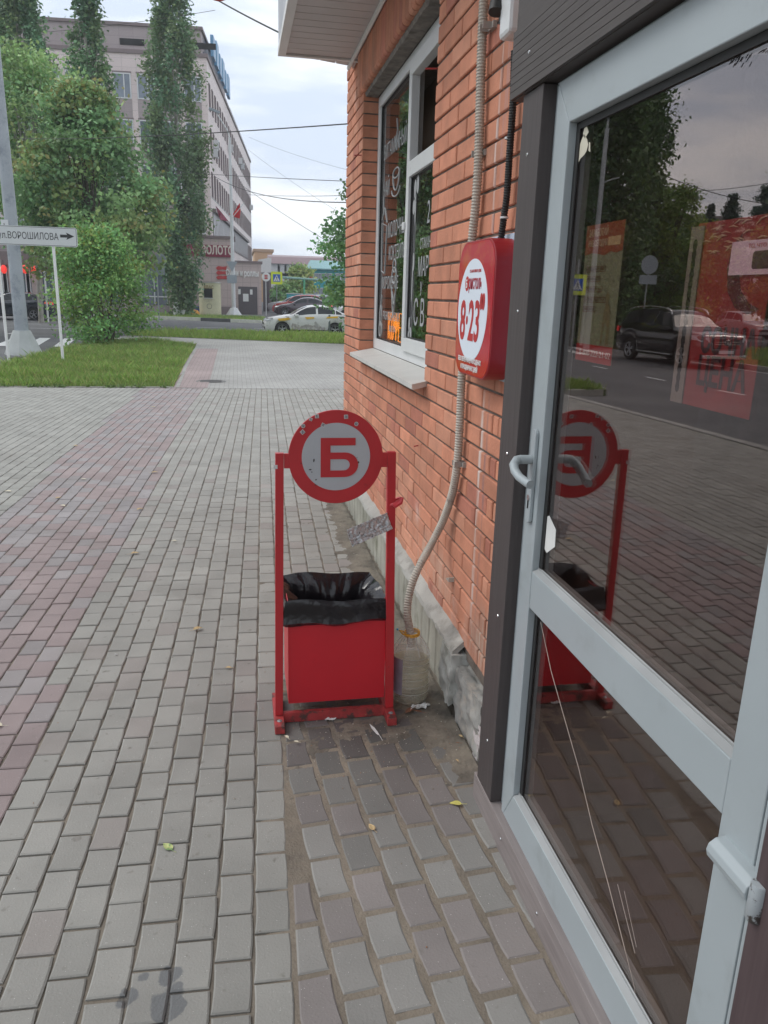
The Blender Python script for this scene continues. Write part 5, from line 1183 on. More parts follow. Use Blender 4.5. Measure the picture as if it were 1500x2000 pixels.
# ================================================================ far buildings
rot = math.radians(4.9); Fv = Vector((math.cos(rot), -math.sin(rot), 0)); Sv = Vector((math.sin(rot), math.cos(rot), 0)); Zv = Vector((0, 0, 1))
def tile_mat(name, col, w, h, line=.7):
    m = bpy.data.materials.new(name); m.use_nodes = True; nt = m.node_tree; b = nt.nodes['Principled BSDF']; L = nt.links.new; tc = N(nt, 'ShaderNodeTexCoord')
    sp = N(nt, 'ShaderNodeSeparateXYZ'); L(tc.outputs['Object'], sp.inputs[0]); ad = N(nt, 'ShaderNodeMath', operation='ADD'); L(sp.outputs[0], ad.inputs[0]); L(sp.outputs[1], ad.inputs[1])
    cb = N(nt, 'ShaderNodeCombineXYZ'); L(ad.outputs[0], cb.inputs[0]); L(sp.outputs[2], cb.inputs[1])
    t = N(nt, 'ShaderNodeTexBrick'); t.offset = 0; t.inputs['Scale'].default_value = 1; t.inputs['Brick Width'].default_value = w; t.inputs['Row Height'].default_value = h; t.inputs['Mortar Size'].default_value = .012
    t.inputs['Color1'].default_value = (*col, 1); t.inputs['Color2'].default_value = (*[c*.95 for c in col], 1); t.inputs['Mortar'].default_value = (*[c*line for c in col], 1)
    L(cb.outputs[0], t.inputs[0]); n = N(nt, 'ShaderNodeTexNoise'); n.inputs['Scale'].default_value = .15; n.inputs['Detail'].default_value = 6; L(tc.outputs['Object'], n.inputs[0])
    mr = N(nt, 'ShaderNodeMapRange'); mr.inputs[1].default_value = .3; mr.inputs[2].default_value = .7; mr.inputs[3].default_value = .88; mr.inputs[4].default_value = 1.08; L(n.outputs[0], mr.inputs[0])
    mu = N(nt, 'ShaderNodeMixRGB', blend_type='MULTIPLY'); mu.inputs[0].default_value = 1; L(t.outputs[0], mu.inputs[1]); L(mr.outputs[0], mu.inputs[2]); L(mu.outputs[0], b.inputs[0]); b.inputs['Roughness'].default_value = .5; return m
TP = tile_mat('pink_beige_tiles', (.72, .61, .59), 1.0, .62); TG = tile_mat('mauve_tiles', (.36, .30, .30), 1.0, .62); TA = tile_mat('annex_tiles', (.50, .405, .385), .62, .62, .6)
WF = pm('white_window_frame', (.62, .63, .64), .4, .03); MV = pm('mauve_trim', (.20, .155, .155), .6, .08); BR = pm('brown_metal_door', (.085, .07, .075), .5, .08)
def solve(px, py, C, D):   # point on vertical plane through C along D hit by the pixel ray
    r = ray(px, py); n = D.cross(Zv); n.normalize(); o = Vector((0, 0, CH)); t = (C-o).dot(n)/Vector(r).dot(n); return o+Vector(r)*t
def quadbox(mb, A, B, z0, z1, dpt, col=None):     # wall from A to B, thickness towards +normal(dpt vector)
    mb.prism([(A.x, A.y, z0), (B.x, B.y, z0), (B.x, B.y, z1), (A.x, A.y, z1)], dpt, col)
C0 = atY(403, 113, 70); ztop = C0.z; C0 = Vector((C0.x, C0.y, 0))
E_ = solve(489, 330, C0, Sv); LS = (E_-C0).dot(Sv); ob = thing('office_building', 'pale pink tiled office block with rows of windows behind the poplars', 'building', (C0.x, C0.y, gz(70)))
LF = 25.0; g_ = -.1
mb = MB(); A = C0-Fv*LF; B = C0
body = [C0-Fv*LF, C0, C0+Sv*LS, C0+Sv*LS-Fv*LF]; mb.prism([(p.x, p.y, g_) for p in body], (0, 0, ztop-g_)); mb.build('wall', TP, ob)
rf = MB(); rf.prism([(p.x, p.y, ztop+.001) for p in (C0-Fv*(LF+.1)-Sv*.12, C0+Fv*.12-Sv*.12, C0+Fv*.12+Sv*LS, C0+Sv*LS-Fv*LF)], (0, 0, .28)); rf.build('roof_edge', MV, ob)
# roof storeys
P0 = solve(417, 60, C0+Sv*.4, Fv); zt1 = P0.z; P0 = Vector((P0.x, P0.y, 0)); P1 = solve(134, 47, C0+Sv*.4, Fv); P1 = Vector((P1.x, P1.y, 0))
P0 = C0+Sv*1.2-Fv*.5; zt1 = atY(415, 61, P0.y).z
eP = solve(440, 185, P0, Sv); L1 = max(6, (eP-P0).dot(Sv))
mb = MB(); P1 = P0-Fv*(solve(134, 47, P0, Fv)-P0).length; mb.prism([(p.x, p.y, ztop+.28) for p in (P1, P0, P0+Sv*L1, P1+Sv*L1)], (0, 0, zt1-ztop-.28)); pent = mb.build('roof_storey', TG, ob)
mb = MB(); mb.prism([(p.x, p.y, zt1+.001) for p in (P1-Sv*.15-Fv*.15, P0-Sv*.15+Fv*.15, P0+Sv*(L1+.1)+Fv*.15, P1+Sv*L1)], (0, 0, .22)); mb.build('roof_edge', MV, pent)
mb = MB()
for k in range(int(L1/3.2)):
    a = P0+Sv*(1.0+k*3.2)+Fv*.01; quadbox(mb, a, a+Sv*2.6, ztop+1.0, zt1-1.4, Fv*.05)
mb.build('window_band', M['farglass'], pent)
for k, px in enumerate((235, 375)): 
    a = solve(px, 95, P0, Fv); a = Vector((a.x, a.y, 0))-Sv*.02; mb = MB(); quadbox(mb, a, a+Fv*1.9, ztop+.9, ztop+1.35, Sv*-.05); mb.build('vent_slot', M['dark'], pent)
# blue roof lettering seen edge on
lt = MB(); lt_m = pm('blue_letter_sign', (.12, .30, .50), .4, .1)
for k in range(6): a = P0+Sv*(2+k*2.6)+Fv*.5; lt.prism([(a.x, a.y, zt1-1.3), (a.x+.25, a.y, zt1-1.3), (a.x+.25, a.y, zt1+.3+.3*(k % 2)), (a.x, a.y, zt1+.3+.3*(k % 2))], Sv*1.8)
lt.build('sign_letters', lt_m, pent)
P2 = solve(449, 300, C0+Fv*-.2, Sv); L2 = (P2-C0).dot(Sv); Pq = C0+Sv*L2-Fv*.2; z2 = solve(450, 222, Pq, Sv).z; Q2 = solve(482, 250, Pq, Sv); L3 = min(LS-L2-1, (Q2-Pq).dot(Sv))
mb = MB(); Pq0 = Vector((Pq.x, Pq.y, 0)); L3 = max(6, L3)
mb.prism([(p.x, p.y, ztop+.28) for p in (Pq0-Fv*10, Pq0, Pq0+Sv*L3, Pq0+Sv*L3-Fv*10)], (0, 0, z2-ztop-.28)); p2 = mb.build('roof_storey', TG, ob)
mb = MB(); a = Pq0+Fv*.01; quadbox(mb, a+Sv*1, a+Sv*(L3*.45), ztop+1, z2-1.5, Fv*.05); quadbox(mb, a+Sv*(L3*.5), a+Sv*(L3-.8), ztop+1, z2-1.5, Fv*.05); mb.build('window_band', M['farglass'], p2)
# front windows
FH = (solve(150, 258, C0, Fv).z-solve(150, 168, C0, Fv).z)*-1
zc0 = solve(290, 170, C0, Fv).z; xc = (solve(285, 170, C0, Fv)-C0).dot(Fv); dxw = (solve(285+45.5, 170, C0, Fv)-solve(285, 170, C0, Fv)).length
wproto = None
for r in range(5):
    for k in range(-8, 3):
        s = xc+k*dxw; zc = zc0-r*FH
        c = C0+Fv*s
        if s > -.9 or s < -LF+1: continue
        if wproto is None:
            mb = MB(); w, h = .68, .92; n = -Sv
            for (a0, a1, b0, b1) in ((-w, w, h-.09, h), (-w, w, -h, -h+.09), (-w, -w+.09, -h+.09, h-.09), (w-.09, w, -h+.09, h-.09), (.10, .18, -h+.09, h-.09)):
                mb.prism([Fv*a0+Zv*b0, Fv*a1+Zv*b0, Fv*a1+Zv*b1, Fv*a0+Zv*b1], n*.06)
            # dark reveal panel under the window
            me_o = mb.build('window', WF, None); me_o.parent = ob; wproto = me_o
            gl = MB(); gl.prism([Fv*(-w+.085)+Zv*(-h+.085), Fv*(w-.085)+Zv*(-h+.085), Fv*(w-.085)+Zv*(h-.085), Fv*(-w+.085)+Zv*(h-.085)], n*.02); go = gl.build('pane', M['farglass'], None); go.parent = me_o
            dp = MB(); dp.prism([Fv*(-w)+Zv*(-FH+h+.02), Fv*w+Zv*(-FH+h+.02), Fv*w+Zv*(-h-.02), Fv*(-w)+Zv*(-h-.02)], n*.03); do = dp.build('spandrel_panel', TG, None); do.parent = me_o
            hd_ = MB(); hd_.prism([Fv*(-w-.05)+Zv*(h+.001), Fv*(w+.05)+Zv*(h+.001), Fv*(w+.05)+Zv*(h+.12), Fv*(-w-.05)+Zv*(h+.12)], n*.05); ho = hd_.build('window_head', MV, None); ho.parent = me_o
            tgt = me_o
        else: tgt = copy_tree(wproto, ob)
        tgt.location = Vector((c.x, c.y, zc))-Vector(ob.location)
# side windows
z1c = (solve(404, 165, C0, Sv).z+solve(404, 207, C0, Sv).z)/2
sp_ = LS/24.5; sproto = None
for r in range(5):
    for k in range(24):
        s = 1.2+k*sp_; c = C0+Sv*s; zc = zc0-.25-r*FH
        if r == 4 and k < 14: continue
        if sproto is None:
            mb = MB(); w, h = .30, .92
            mb.prism([Sv*-w+Zv*-h, Sv*w+Zv*-h, Sv*w+Zv*h, Sv*-w+Zv*h], Fv*.02); o_ = mb.build('window', M['farglass'], None); o_.parent = ob
            fr_ = MB()
            for (a0, a1, b0, b1) in ((-w-.07, -w, -h, h), (w, w+.07, -h, h), (-w-.07, w+.07, h, h+.07), (-w-.12, w+.12, -h-.1, -h)): fr_.prism([Sv*a0+Zv*b0, Sv*a1+Zv*b0, Sv*a1+Zv*b1, Sv*a0+Zv*b1], Fv*.07)
            q = fr_.build('window_frame', MV, None); q.parent = o_; sproto = o_; tgt = o_
        else: tgt = copy_tree(sproto, ob)
        tgt.location = Vector((c.x, c.y, zc))-Vector(ob.location)
# air conditioners on the side wall
for (px, py) in ((417, 283), (446, 290), (466, 315), (470, 325), (487, 405), (415, 300)):
    c = solve(px, py, C0, Sv); mb = MB(); mb.obox(c+Fv*.25, Fv*.22, Sv*.45, Zv*.32); o_ = mb.build('air_conditioner', WF, ob)
    MB().obox(c+Fv*.485, Fv*.01, Sv*.22, Zv*.22).build('fan_grille', M['dark'], o_)
# glazed gallery low on the side wall
zg1 = solve(413, 413, C0, Sv); zg2 = solve(413, 462, C0, Sv); mb = MB(); a = C0+Sv*.8+Fv*.02; quadbox(mb, a, a+Sv*(LS*.8), zg2.z, zg1.z, Fv*.05); gal = mb.build('gallery_glazing', pm('gallery_white_glass', (.42, .43, .44), .25, .2, .5), ob)
mb = MB(); k = 0
while .8+k*1.1 < LS*.8: a = C0+Sv*(.8+k*1.1)+Fv*.071; quadbox(mb, a, a+Sv*.12, zg2.z, zg1.z, Fv*.03); k += 1
mb.build('gallery_mullions', MV, gal); mb = MB(); a = C0+Sv*.7+Fv*.02; quadbox(mb, a, a+Sv*(LS*.8), zg1.z+.02, zg1.z+.28, Fv*.3); mb.build('gallery_head', MV, gal)
# --------------- annexes
Y_A = 66.0; D1 = atY(395, 512, Y_A)
def ax_(px, py, Y=Y_A): return atY(px, py, Y)
an = thing('gold_shop', 'two-storey tiled annex with dark red shop band in front of the office block', 'building', (ax_(430, 600).x, Y_A, -.05))
xL, xR = ax_(345, 600).x, ax_(460, 600).x; zT = ax_(430, 466).z; mb = MB().box(xL, xR, Y_A, Y_A+3.5, -.2, zT).build('wall', TA, an)
MB().box(xL-.1, xR+.1, Y_A-.1, Y_A+3.6, zT+.001, zT+.2).build('roof_edge', MV, an)
zb1, zb2 = ax_(430, 502).z, ax_(430, 479).z; bs = MB().box(xL, xR+.01, Y_A-.12, Y_A-.005, zb1, zb2).build('sign_band', pm('dark_red_signboard', (.25, .022, .055), .5), an)
text('ЗОЛОТО', .88, (ax_(394, 498).x, Y_A-.125, zb1+.2), (1, 0, 0), (0, 0, 1), pm('cream_letters', (.66, .58, .52), .5), an, 'lettering', .05, bold=.03, fit=ax_(456, 490).x-ax_(394, 490).x)
su = thing('sushi_shop', 'single-storey tiled annex with brown door and white raised lettering', 'building', (ax_(490, 600).x, Y_A, -.05))
xS = ax_(511, 600).x; zS = ax_(490, 514).z; zS2 = ax_(380, 514).z
MB().box(xR+.001, xS, Y_A-.003, Y_A+9, -.2, zS).build('wall', TA, su); MB().box(xR+.02, xS+.12, Y_A-.12, Y_A+9.1, zS+.001, zS+.16).build('roof_edge', MV, su)
LWm = pm('white_raised_letters', (.78, .77, .75), .5); text('Суши и роллы', .66, (ax_(441, 538).x, Y_A-.016, ax_(441, 538).z), (1, 0, 0), (0, 0, 1), LWm, su, 'lettering', .06, bold=.02, fit=ax_(505, 540).x-ax_(441, 540).x)
# red fish-like mark beside the lettering
fx_ = MB(); c = ax_(433, 533)
for dz in (-.36, 0, .36): fx_.prism([(c.x+a*.45, Y_A-.06, c.z+dz+b*.16) for a, b in ((-1, 0), (-.6, 1), (.2, .7), (1, 1), (.8, 0), (1, -.8), (.1, -.6), (-.7, -1))], (0, .05, 0))
fx_.build('red_mark', RD, su)
d0, d1, dt = ax_(466, 600).x, ax_(503, 600).x, ax_(485, 560).z
dr = MB().box(d0, d1, Y_A-.06, Y_A-.004, -.1, dt).build('door', BR, su); text('', .1, (0, 0, 0), (1, 0, 0), (0, 0, 1), WF, dr) if False else None
nb_ = MB(); c = ax_(480, 580); nb_.box(c.x-.22, c.x+.22, Y_A-.075, Y_A-.0605, c.z-.35, c.z+.25).box(c.x+.35, c.x+.55, Y_A-.075, Y_A-.0605, c.z+.2, c.z+.6).box(c.x-.6, c.x-.4, Y_A-.075, Y_A-.0605, c.z+.2, c.z+.6).build('notices', M['litter'], dr)
MB().box(xL, d0-.1, Y_A-.04, Y_A-.006, -.1, ax_(440, 600).z+.05).build('dark_plinth', MV, su)
# long restaurant block left, with lanterns
rs = thing('restaurant_block', 'low brown-fronted building with big windows behind the dark car', 'building', (ax_(40, 600).x, 66, 0))
xa, xb = ax_(-260, 600).x, ax_(345, 600).x-.02; za_, zb_2 = -.1, ax_(50, 470).z
MB().box(xa, xb, 66.6, 72, za_, zb_2).build('wall', TG, rs)
MB().box(xa, xb, 66.2, 66.59, ax_(50, 518).z, ax_(50, 492).z).build('canopy', MV, rs)
for px in (-60, -15, 30, 75, 210, 300):
    c = ax_(px, 560); o_ = MB().box(c.x-.95, c.x+.95, 66.55, 66.6-.001, .5, 3.0).build('window', M['farglass'], rs)
    MB().box(c.x-1.02, c.x-.95, 66.5, 66.6, .4, 3.05).box(c.x+.95, c.x+1.02, 66.5, 66.6, .4, 3.05).box(c.x-.04, c.x+.04, 66.5, 66.549, .5, 3.0).box(c.x-.949, c.x-.0401, 66.5, 66.549, 1.1, 1.2).box(c.x+.0401, c.x+.949, 66.5, 66.549, 1.1, 1.2).build('window_frame', WF, o_)
    MB().box(c.x+1.1, c.x+1.9, 66.45, 66.6, .0, 3.0).build('pilaster', TA, rs)
lnm = pm('red_lantern_silk', (.7, .03, .03), .5, emis=((1, .05, .03), .5)); ln0 = None
for px in (8, 49, 66, -30):
    c = atY(px, 526, 66.0)
    if ln0 is None:
        ln0 = thing('lantern', '', 'lantern', (0, 0, 0), 'red paper lanterns under the canopy'); MB().lathe([(0, -.32), (.10, -.30), (.20, -.15), (.22, 0), (.20, .15), (.10, .30), (0, .32)], (0, 0, 0), 14).build('shade', lnm, ln0, smooth=True); MB().tube([(0, 0, .35), (0, 0, .7)], .02, 4).build('cord', M['rubber'], ln0); t = ln0
    else: t = copy_tree(ln0)
    t.location = (c.x, 65.9, c.z)
    t['label'] = {8: 'red lantern at the left edge, left of the lamp pole', 49: 'red lantern just right of the lamp pole', 66: 'red lantern between lamp pole and right sign leg', -30: 'red lantern further along the canopy outside on the left'}[px]
# background right: portico, brown roof hall, teal hall and fence, orange block
en = thing('portico', 'white-roofed entrance portico at the right of the sushi annex', 'portico', (ax_(520, 560, 76).x, 76, 0))
a, b = ax_(505, 507, 78), ax_(530, 522, 78); MB().prism([(a.x, 78, b.z-.5), (b.x, 78, b.z-.5), (b.x, 78, b.z+.9), (a.x, 78, a.z)], (0, 6, 0)).build('roof', M['white'], en)
MB().box(ax_(514, 560, 78).x, ax_(526, 560, 78).x, 78, 79, -.1, b.z-.5).build('pillar', BR, en)
bt_ = thing('brown_roof_hall', 'long hall with mauve metal roof and white arched windows far behind', 'building', (ax_(590, 560, 130).x, 130, 0))
xa, xb = ax_(526, 560, 130).x, ax_(720, 560, 130).x; z1_, z2_ = ax_(600, 517, 130).z, ax_(600, 503, 130).z
MB().box(xa, xb, 130, 142, -.1, z1_).build('wall', pm('brown_hall_wall', (.14, .10, .10), .7, .1, .3), bt_)
MB().prism([(xa, 129.4, z1_+.001), (xa, 142, z1_+.001), (xa, 136, z2_+.5), (xa, 130.6, z2_)], (xb-xa, 0, 0)).build('roof', pm('mauve_roof', (.27, .19, .20), .5, .06, .5), bt_)
for k, px in enumerate(range(538, 640, 13)):
    for pz_ in (527, 549):
        c = ax_(px, pz_, 130); MB().prism([(c.x+.7*aa, 129.95, c.z+bb_) for aa, bb_ in ((-1, -1), (1, -1), (1, .6), (.7, 1.1), (0, 1.3), (-.7, 1.1), (-1, .6))], (0, .04, 0)).build('window', WF, bt_)
og = thing('orange_block', 'pale orange building top showing above the portico roof', 'building', (ax_(515, 495, 160).x, 160, 0))
a, b = ax_(497, 491, 160), ax_(532, 505, 160); MB().box(a.x, b.x, 160, 180, -.1, a.z).build('wall', pm('orange_render', (.50, .30, .16), .8, .08, .2), og); MB().box(a.x-.3, b.x+.3, 159.8, 180.2, a.z+.001, a.z+.5).build('roof_edge', pm('tan_trim', (.40, .26, .17), .7), og)
te = thing('teal_hall', 'teal two-storey hall with red corner trim and white-framed windows', 'building', (ax_(640, 560, 105).x, 105, 0))
xa, xb = ax_(604, 560, 105).x, ax_(735, 560, 105).x; zt_ = ax_(640, 527, 105).z; TL = pm('teal_cladding', (.02, .33, .38), .5, .06, .4)
MB().box(xa, xb, 105, 120, -.1, zt_).build('wall', TL, te); MB().prism([(xa-.6, 104.4, zt_+.001), (xb, 104.4, zt_+.001), (xb, 112, zt_+1.3), (xa+.8, 112, zt_+1.3)], (0, 0, .12)).build('roof', pm('pale_teal_roof', (.18, .42, .42), .4, .05), te)
MB().box(xa-.02, xa+.5, 104.9, 104.998, -.1, zt_).build('corner_trim', RD, te)
for pz_ in (541, 569):
    for px in (617, 626, 635, 644, 660, 670):
        c = ax_(px, pz_, 105); o_ = MB().box(c.x-.28, c.x+.28, 104.93, 104.999, c.z-.38, c.z+.38).build('window', M['farglass'], te)
        MB().box(c.x-.33, c.x-.28, 104.9, 105-.001, c.z-.46, c.z+.46).box(c.x+.28, c.x+.33, 104.9, 105-.001, c.z-.46, c.z+.46).box(c.x-.279, c.x+.279, 104.9, 105-.001, c.z+.381, c.z+.46).box(c.x-.279, c.x+.279, 104.9, 105-.001, c.z-.46, c.z-.381).build('window_frame', WF, o_)
tf = thing('teal_fence', 'teal solid fence in front of the teal hall', 'fence', (ax_(620, 590, 88).x, 88, 0)); a, b = ax_(560, 574, 88), ax_(648, 590, 88)
MB().box(a.x, ax_(720, 580, 88).x, 88, 88.1, -.1, a.z).build('panel', TL, tf); MB().box(a.x-.05, ax_(720, 580, 88).x, 87.95, 88.15, a.z+.001, a.z+.08).build('top_rail', WF, tf)
gp_ = thing('gas_pipe', 'pale green overhead gas pipe on posts before the teal hall', 'pipe', (ax_(594, 560, 80).x, 80, 0)); a, b = atY(552, 542, 80), atY(642, 545, 80)
MB().tube([(a.x, 80, a.z), (b.x, 80, a.z-.15), (b.x, 80, .0)], .12, 8).build('pipe_run', pm('pale_green_pipe', (.24, .42, .36), .5), gp_)
for px in (594,): c = ax_(px, 560, 80); MB().tube([(c.x, 80, -.1), (c.x, 80, a.z-.1)], .11, 8).build('pipe_post', pm('green_pipe', (.10, .42, .22), .5), gp_)
# ================================================================ kiosk and bins
ks = thing('kvass_kiosk', 'cream barrel-shaped kvass kiosk with small hatch and flat lid', 'kiosk', bp_(411, 605, 63)); kx, ky, kz = bp_(411, 605, 63); kt = atY(411, 553, 63).z
pr = rrect(1.65, 1.35, .45, 6); CK = pm('cream_kiosk_paint', (.56, .54, .36), .5, .1, 2, stain=(.30, .27, .17), sscale=2, smask=(.6, .75)); mb = MB(); mb.prism([(kx+a, ky+b, kz) for a, b in pr], (0, 0, kt-kz)); mb.build('body', CK, ks, smooth=True)
MB().prism([(kx+a*1.08, ky+b*1.08, kt+.001) for a, b in pr], (-.08, 0, .09)).build('lid', pm('grey_lid', (.38, .37, .34), .6), ks)
hz_ = atY(408, 573, 63).z; o_ = MB().box(kx-.42, kx+.22, ky-.70, ky-.677, hz_-.32, hz_+.36).build('hatch', M['dark'], ks); MB().box(kx-.46, kx+.26, ky-.80, ky-.678, hz_-.38, hz_-.33).build('counter', WF, o_)
text('КВАС', .34, (kx-.42, ky-.685, kt-.42), (1, 0, 0), (0, 0, 1), pm('ochre_letters', (.25, .16, .05), .6), ks, 'lettering', .01, .8, bold=.006)
ring_mb(.20, .16, (kx-.05, ky-.679, hz_-.95), (1, 0, 0), (0, 0, 1), .01, 24).build('round_emblem', pm('grey_emblem', (.2, .2, .16), .6), ks)
bb_ = thing('blue_crate', 'small blue box on the grass left of the kiosk', 'crate', bp_(386, 603, 63)); x_, y_, z_ = bp_(386, 603, 63); mb = MB(); mb.prism([(x_-.24, y_-.2, z_), (x_+.24, y_-.2, z_), (x_+.30, y_-.24, z_+.55), (x_-.30, y_-.24, z_+.55)], (0, .42, 0)); mb.build('box_body', pm('blue_box', (.05, .09, .28), .5), bb_, bevel=.02); MB().box(x_-.32, x_+.32, y_-.27, y_+.22, z_+.551, z_+.60).build('rim', pm('blue_rim', (.07, .12, .33), .5), bb_)
od = thing('orange_stone', 'orange dome-shaped stone on the grass beside the blue box', 'stone', bp_(379, 607, 62)); x_, y_, z_ = bp_(379, 607, 62); MB().lathe([(.45, 0), (.42, .15), (.28, .32), (0, .40)], (x_, y_, z_), 14).build('dome', pm('orange_paint', (.60, .28, .05), .7), od, smooth=True)
wt2 = thing('whitewashed_stump', 'whitewashed twin trunk base at the foot of the widest poplar', 'stump', bp_(346, 600, 57)); x_, y_, z_ = bp_(346, 600, 57); MB().tube([(x_, y_, z_), (x_-.1, y_, z_+.95)], [.28, .13], 8).tube([(x_+.25, y_, z_), (x_+.45, y_, z_+.5)], [.2, .12], 8).build('trunk_base', M['white'], wt2, smooth=True)
# ================================================================ poles, signs, wires
def pole(name, label, cat, b, top, r0, r1, m=None, group=None):
    t = thing(name, label, cat, b, group); MB().tube([b, top], [r0, r1], 12).build('pole', m or M['metal'], t, smooth=True); return t
PM_ = pm('grey_painted_pole', (.33, .36, .39), .5, .15, 1.5, stain=(.22, .25, .28), sscale=3)
b = gpt(47, 692); lp = thing('lamp_pole', 'tall grey lamp pole with concrete-clad base at the left edge of the picture', 'lamp post', b)
MB().tube([b+Vector((0, 0, .5)), (b.x, b.y, 10.5)], [.185, .13], 16).build('pole', PM_, lp, smooth=True)
MB().tube([b, b+Vector((0, 0, .06)), b+Vector((0, 0, .66))], [.52, .50, .235], 8).build('base_collar', pm('collar_sheet', (.36, .38, .37), .6, .15, 3), lp)
MB().tube([(b.x, b.y, 10.4), (b.x+.1, b.y-.4, 11.2), (b.x+.1, b.y-1.8, 11.5)], .05, 8).build('lamp_arm', PM_, lp)
MB().box(b.x-.20, b.x-.02, b.y-.225, b.y-.20, atY(22, 440, b.y).z-.12, atY(22, 440, b.y).z+.12).build('number_plate', WF, lp)
c = (b.x-.17, b.y-.227, atY(22, 440, b.y).z-.09); text('1', .18, c, (1, 0, 0), (0, 0, 1), M['rubber'], lp, 'lettering', .002)
# street name sign
SYs = gpt(123, 707).y; sn = thing('street_name_sign', 'white street name plate with black arrow on two thin legs', 'street sign', gpt(70, 704))
zt_, zb_3 = atY(90, 443, SYs).z, atY(90, 481, SYs).z; xr_ = atY(151, 460, SYs).x; xl_ = xr_-2.15; w_, h_ = xr_-xl_, zt_-zb_3
MB().prism([(xl_+w_/2+a, SYs-.03, zb_3+h_/2+b_) for a, b_ in rrect(w_, h_, .06, 5)], (0, .02, 0)).build('plate', pm('sign_white', (.55, .57, .57), .4, .03), sn)
br_ = ring = MB(); o1 = rrect(w_-.03, h_-.03, .05, 5); o2 = rrect(w_-.05, h_-.05, .04, 5); n = len(o1); cxs, czs = xl_+w_/2, zb_3+h_/2
ring.add([(cxs+a, SYs-.032, czs+b_) for a, b_ in o1]+[(cxs+a, SYs-.032, czs+b_) for a, b_ in o2], [(i, (i+1) % n, n+(i+1) % n, n+i) for i in range(n)]); ring.build('border_line', M['rubber'], sn)
text('ул.ВОРОШИЛОВА', .222, (atY(-3, 467, SYs).x, SYs-.031, zb_3+h_*.34), (1, 0, 0), (0, 0, 1), M['rubber'], sn, 'lettering', .002, fit=atY(115, 460, SYs).x-atY(-3, 460, SYs).x)
ax1, az1 = atY(118, 461, SYs).x, atY(118, 461, SYs).z; MB().prism([(ax1+a*.33, SYs-.033, az1+b_*.085) for a, b_ in ((0, .4), (.5, .4), (.42, 1), (1, 0), (.42, -1), (.5, -.4), (0, -.4))], (0, .002, 0)).build('arrow', M['rubber'], sn)
for (pxt, pxb, pyb) in ((105, 123, 707), (18, 36, 700)):
    p0 = gpt(pxb, pyb); MB().tube([(p0.x, SYs+.02, p0.z-.1), (p0.x, SYs+.02, zt_-.02)], .035, 10).build('leg', M['white'], sn, smooth=True)
# leaning bare post and back-facing sign
c = bp_(91, 590, 46); lw = thing('leaning_post', 'thin white post leaning between the dark car and the sign leg', 'post', c); t_ = atY(84, 497, 46); MB().tube([c, t_], .05, 8).build('post', M['white'], lw)
MB().tube([t_, t_+Vector((.12, 0, .16))], [.05, .03], 6).build('post_tip', RD, lw)
GS = pm('sign_back_grey', (.30, .34, .38), .45, .05)
def signback(name, lab, px, pyb, Y, items, r=.03, m=None):
    b = gpt(px, pyb) if Y is None else Vector(bp_(px, pyb, Y)); Y_ = b.y; t = thing(name, lab, 'road sign', b); top = max(i[2] for i in items)
    MB().tube([b, (b.x, Y_, top+.05)], r, 8).build('pole', M['metal'], t)
    for (sh, dx, z, sz_, m_) in items:
        if sh == 'round': P = circle(0, 0, sz_, 24)
        elif sh == 'rect': P = rrect(sz_[0], sz_[1], .04, 4)
        elif sh == 'diamond': P = [(sz_, 0), (0, sz_), (-sz_, 0), (0, -sz_)]
        elif sh == 'tri': P = [(-sz_, sz_*.8), (sz_, sz_*.8), (0, -sz_)]
        MB().prism([(b.x+dx+a, Y_-.06, z+b_) for a, b_ in P], (0, .02, 0)).build('sign_plate', m_, t)
    return t, b
b2 = gpt(312, 643); signback('road_sign', 'grey back of a round and a rectangular road sign right of the bush', 312, 643, None, [('round', .18, atY(318, 508, b2.y).z, .30, GS), ('rect', 0, atY(310, 528, b2.y).z, (.75, .42), GS)])
# flag pole / street lamp across the road
b = Vector(bp_(457, 614, 63.5)); fp = thing('street_lamp', 'pale street lamp across the road carrying two flags and road sign backs', 'street lamp', b)
zt_ = atY(437, 268, 63.5).z; MB().tube([b, (b.x, b.y, zt_)], [.17, .09], 12).build('pole', WF, fp, smooth=True)
MB().tube([b, b+Vector((0, 0, .55))], [.62, .26], 8).build('base_collar', WF, fp)
MB().tube([(b.x, b.y, zt_), (b.x-.15, b.y, zt_+.5), (b.x-.7, b.y, zt_+1.3), (b.x-.9, b.y, zt_+1.6)], .045, 8).build('lamp_arm', WF, fp)
MB().obox(Vector((b.x-1.05, b.y, zt_+1.75)), Vector((.38, 0, -.12)), Vector((0, .14, 0)), Vector((.03, 0, .07))).build('lamp_head', GS, fp)
fl = pm('red_flag_cloth', (.62, .02, .03), .7, .15, 4); fld = pm('dark_red_flag_cloth', (.22, .04, .07), .7, .3, 3, stain=(.05, .05, .07), sscale=1.2)
def flag(pts, m, name='flag'):
    P = [atY(px, py, 63.4+dy) for px, py, dy in pts]; mb = MB(); mb.add(P, [tuple(range(len(P)))] ); bm = bmesh.new(); o = mb.build(name, m, fp); sd_ = o.modifiers.new('thick', 'SOLIDIFY'); sd_.thickness = .02; return o
flag([(447, 418, 0), (456, 423, .2), (468, 427, .4), (470, 412, .2), (468, 396, 0), (461, 408, .3), (456, 417, .1)], fl); flag([(421, 402, 0), (430, 412, .3), (446, 432, 0), (432, 430, -.2), (428, 424, .2)], fld)
zf = atY(447, 418, 63.4).z; MB().tube([(b.x, b.y, zf-.3), (b.x-1.5, b.y, zf+1.2)], .03, 6).tube([(b.x, b.y, zf-.3), (b.x+1, b.y, zf+.9)], .03, 6).build('flag_bracket', WF, fp)
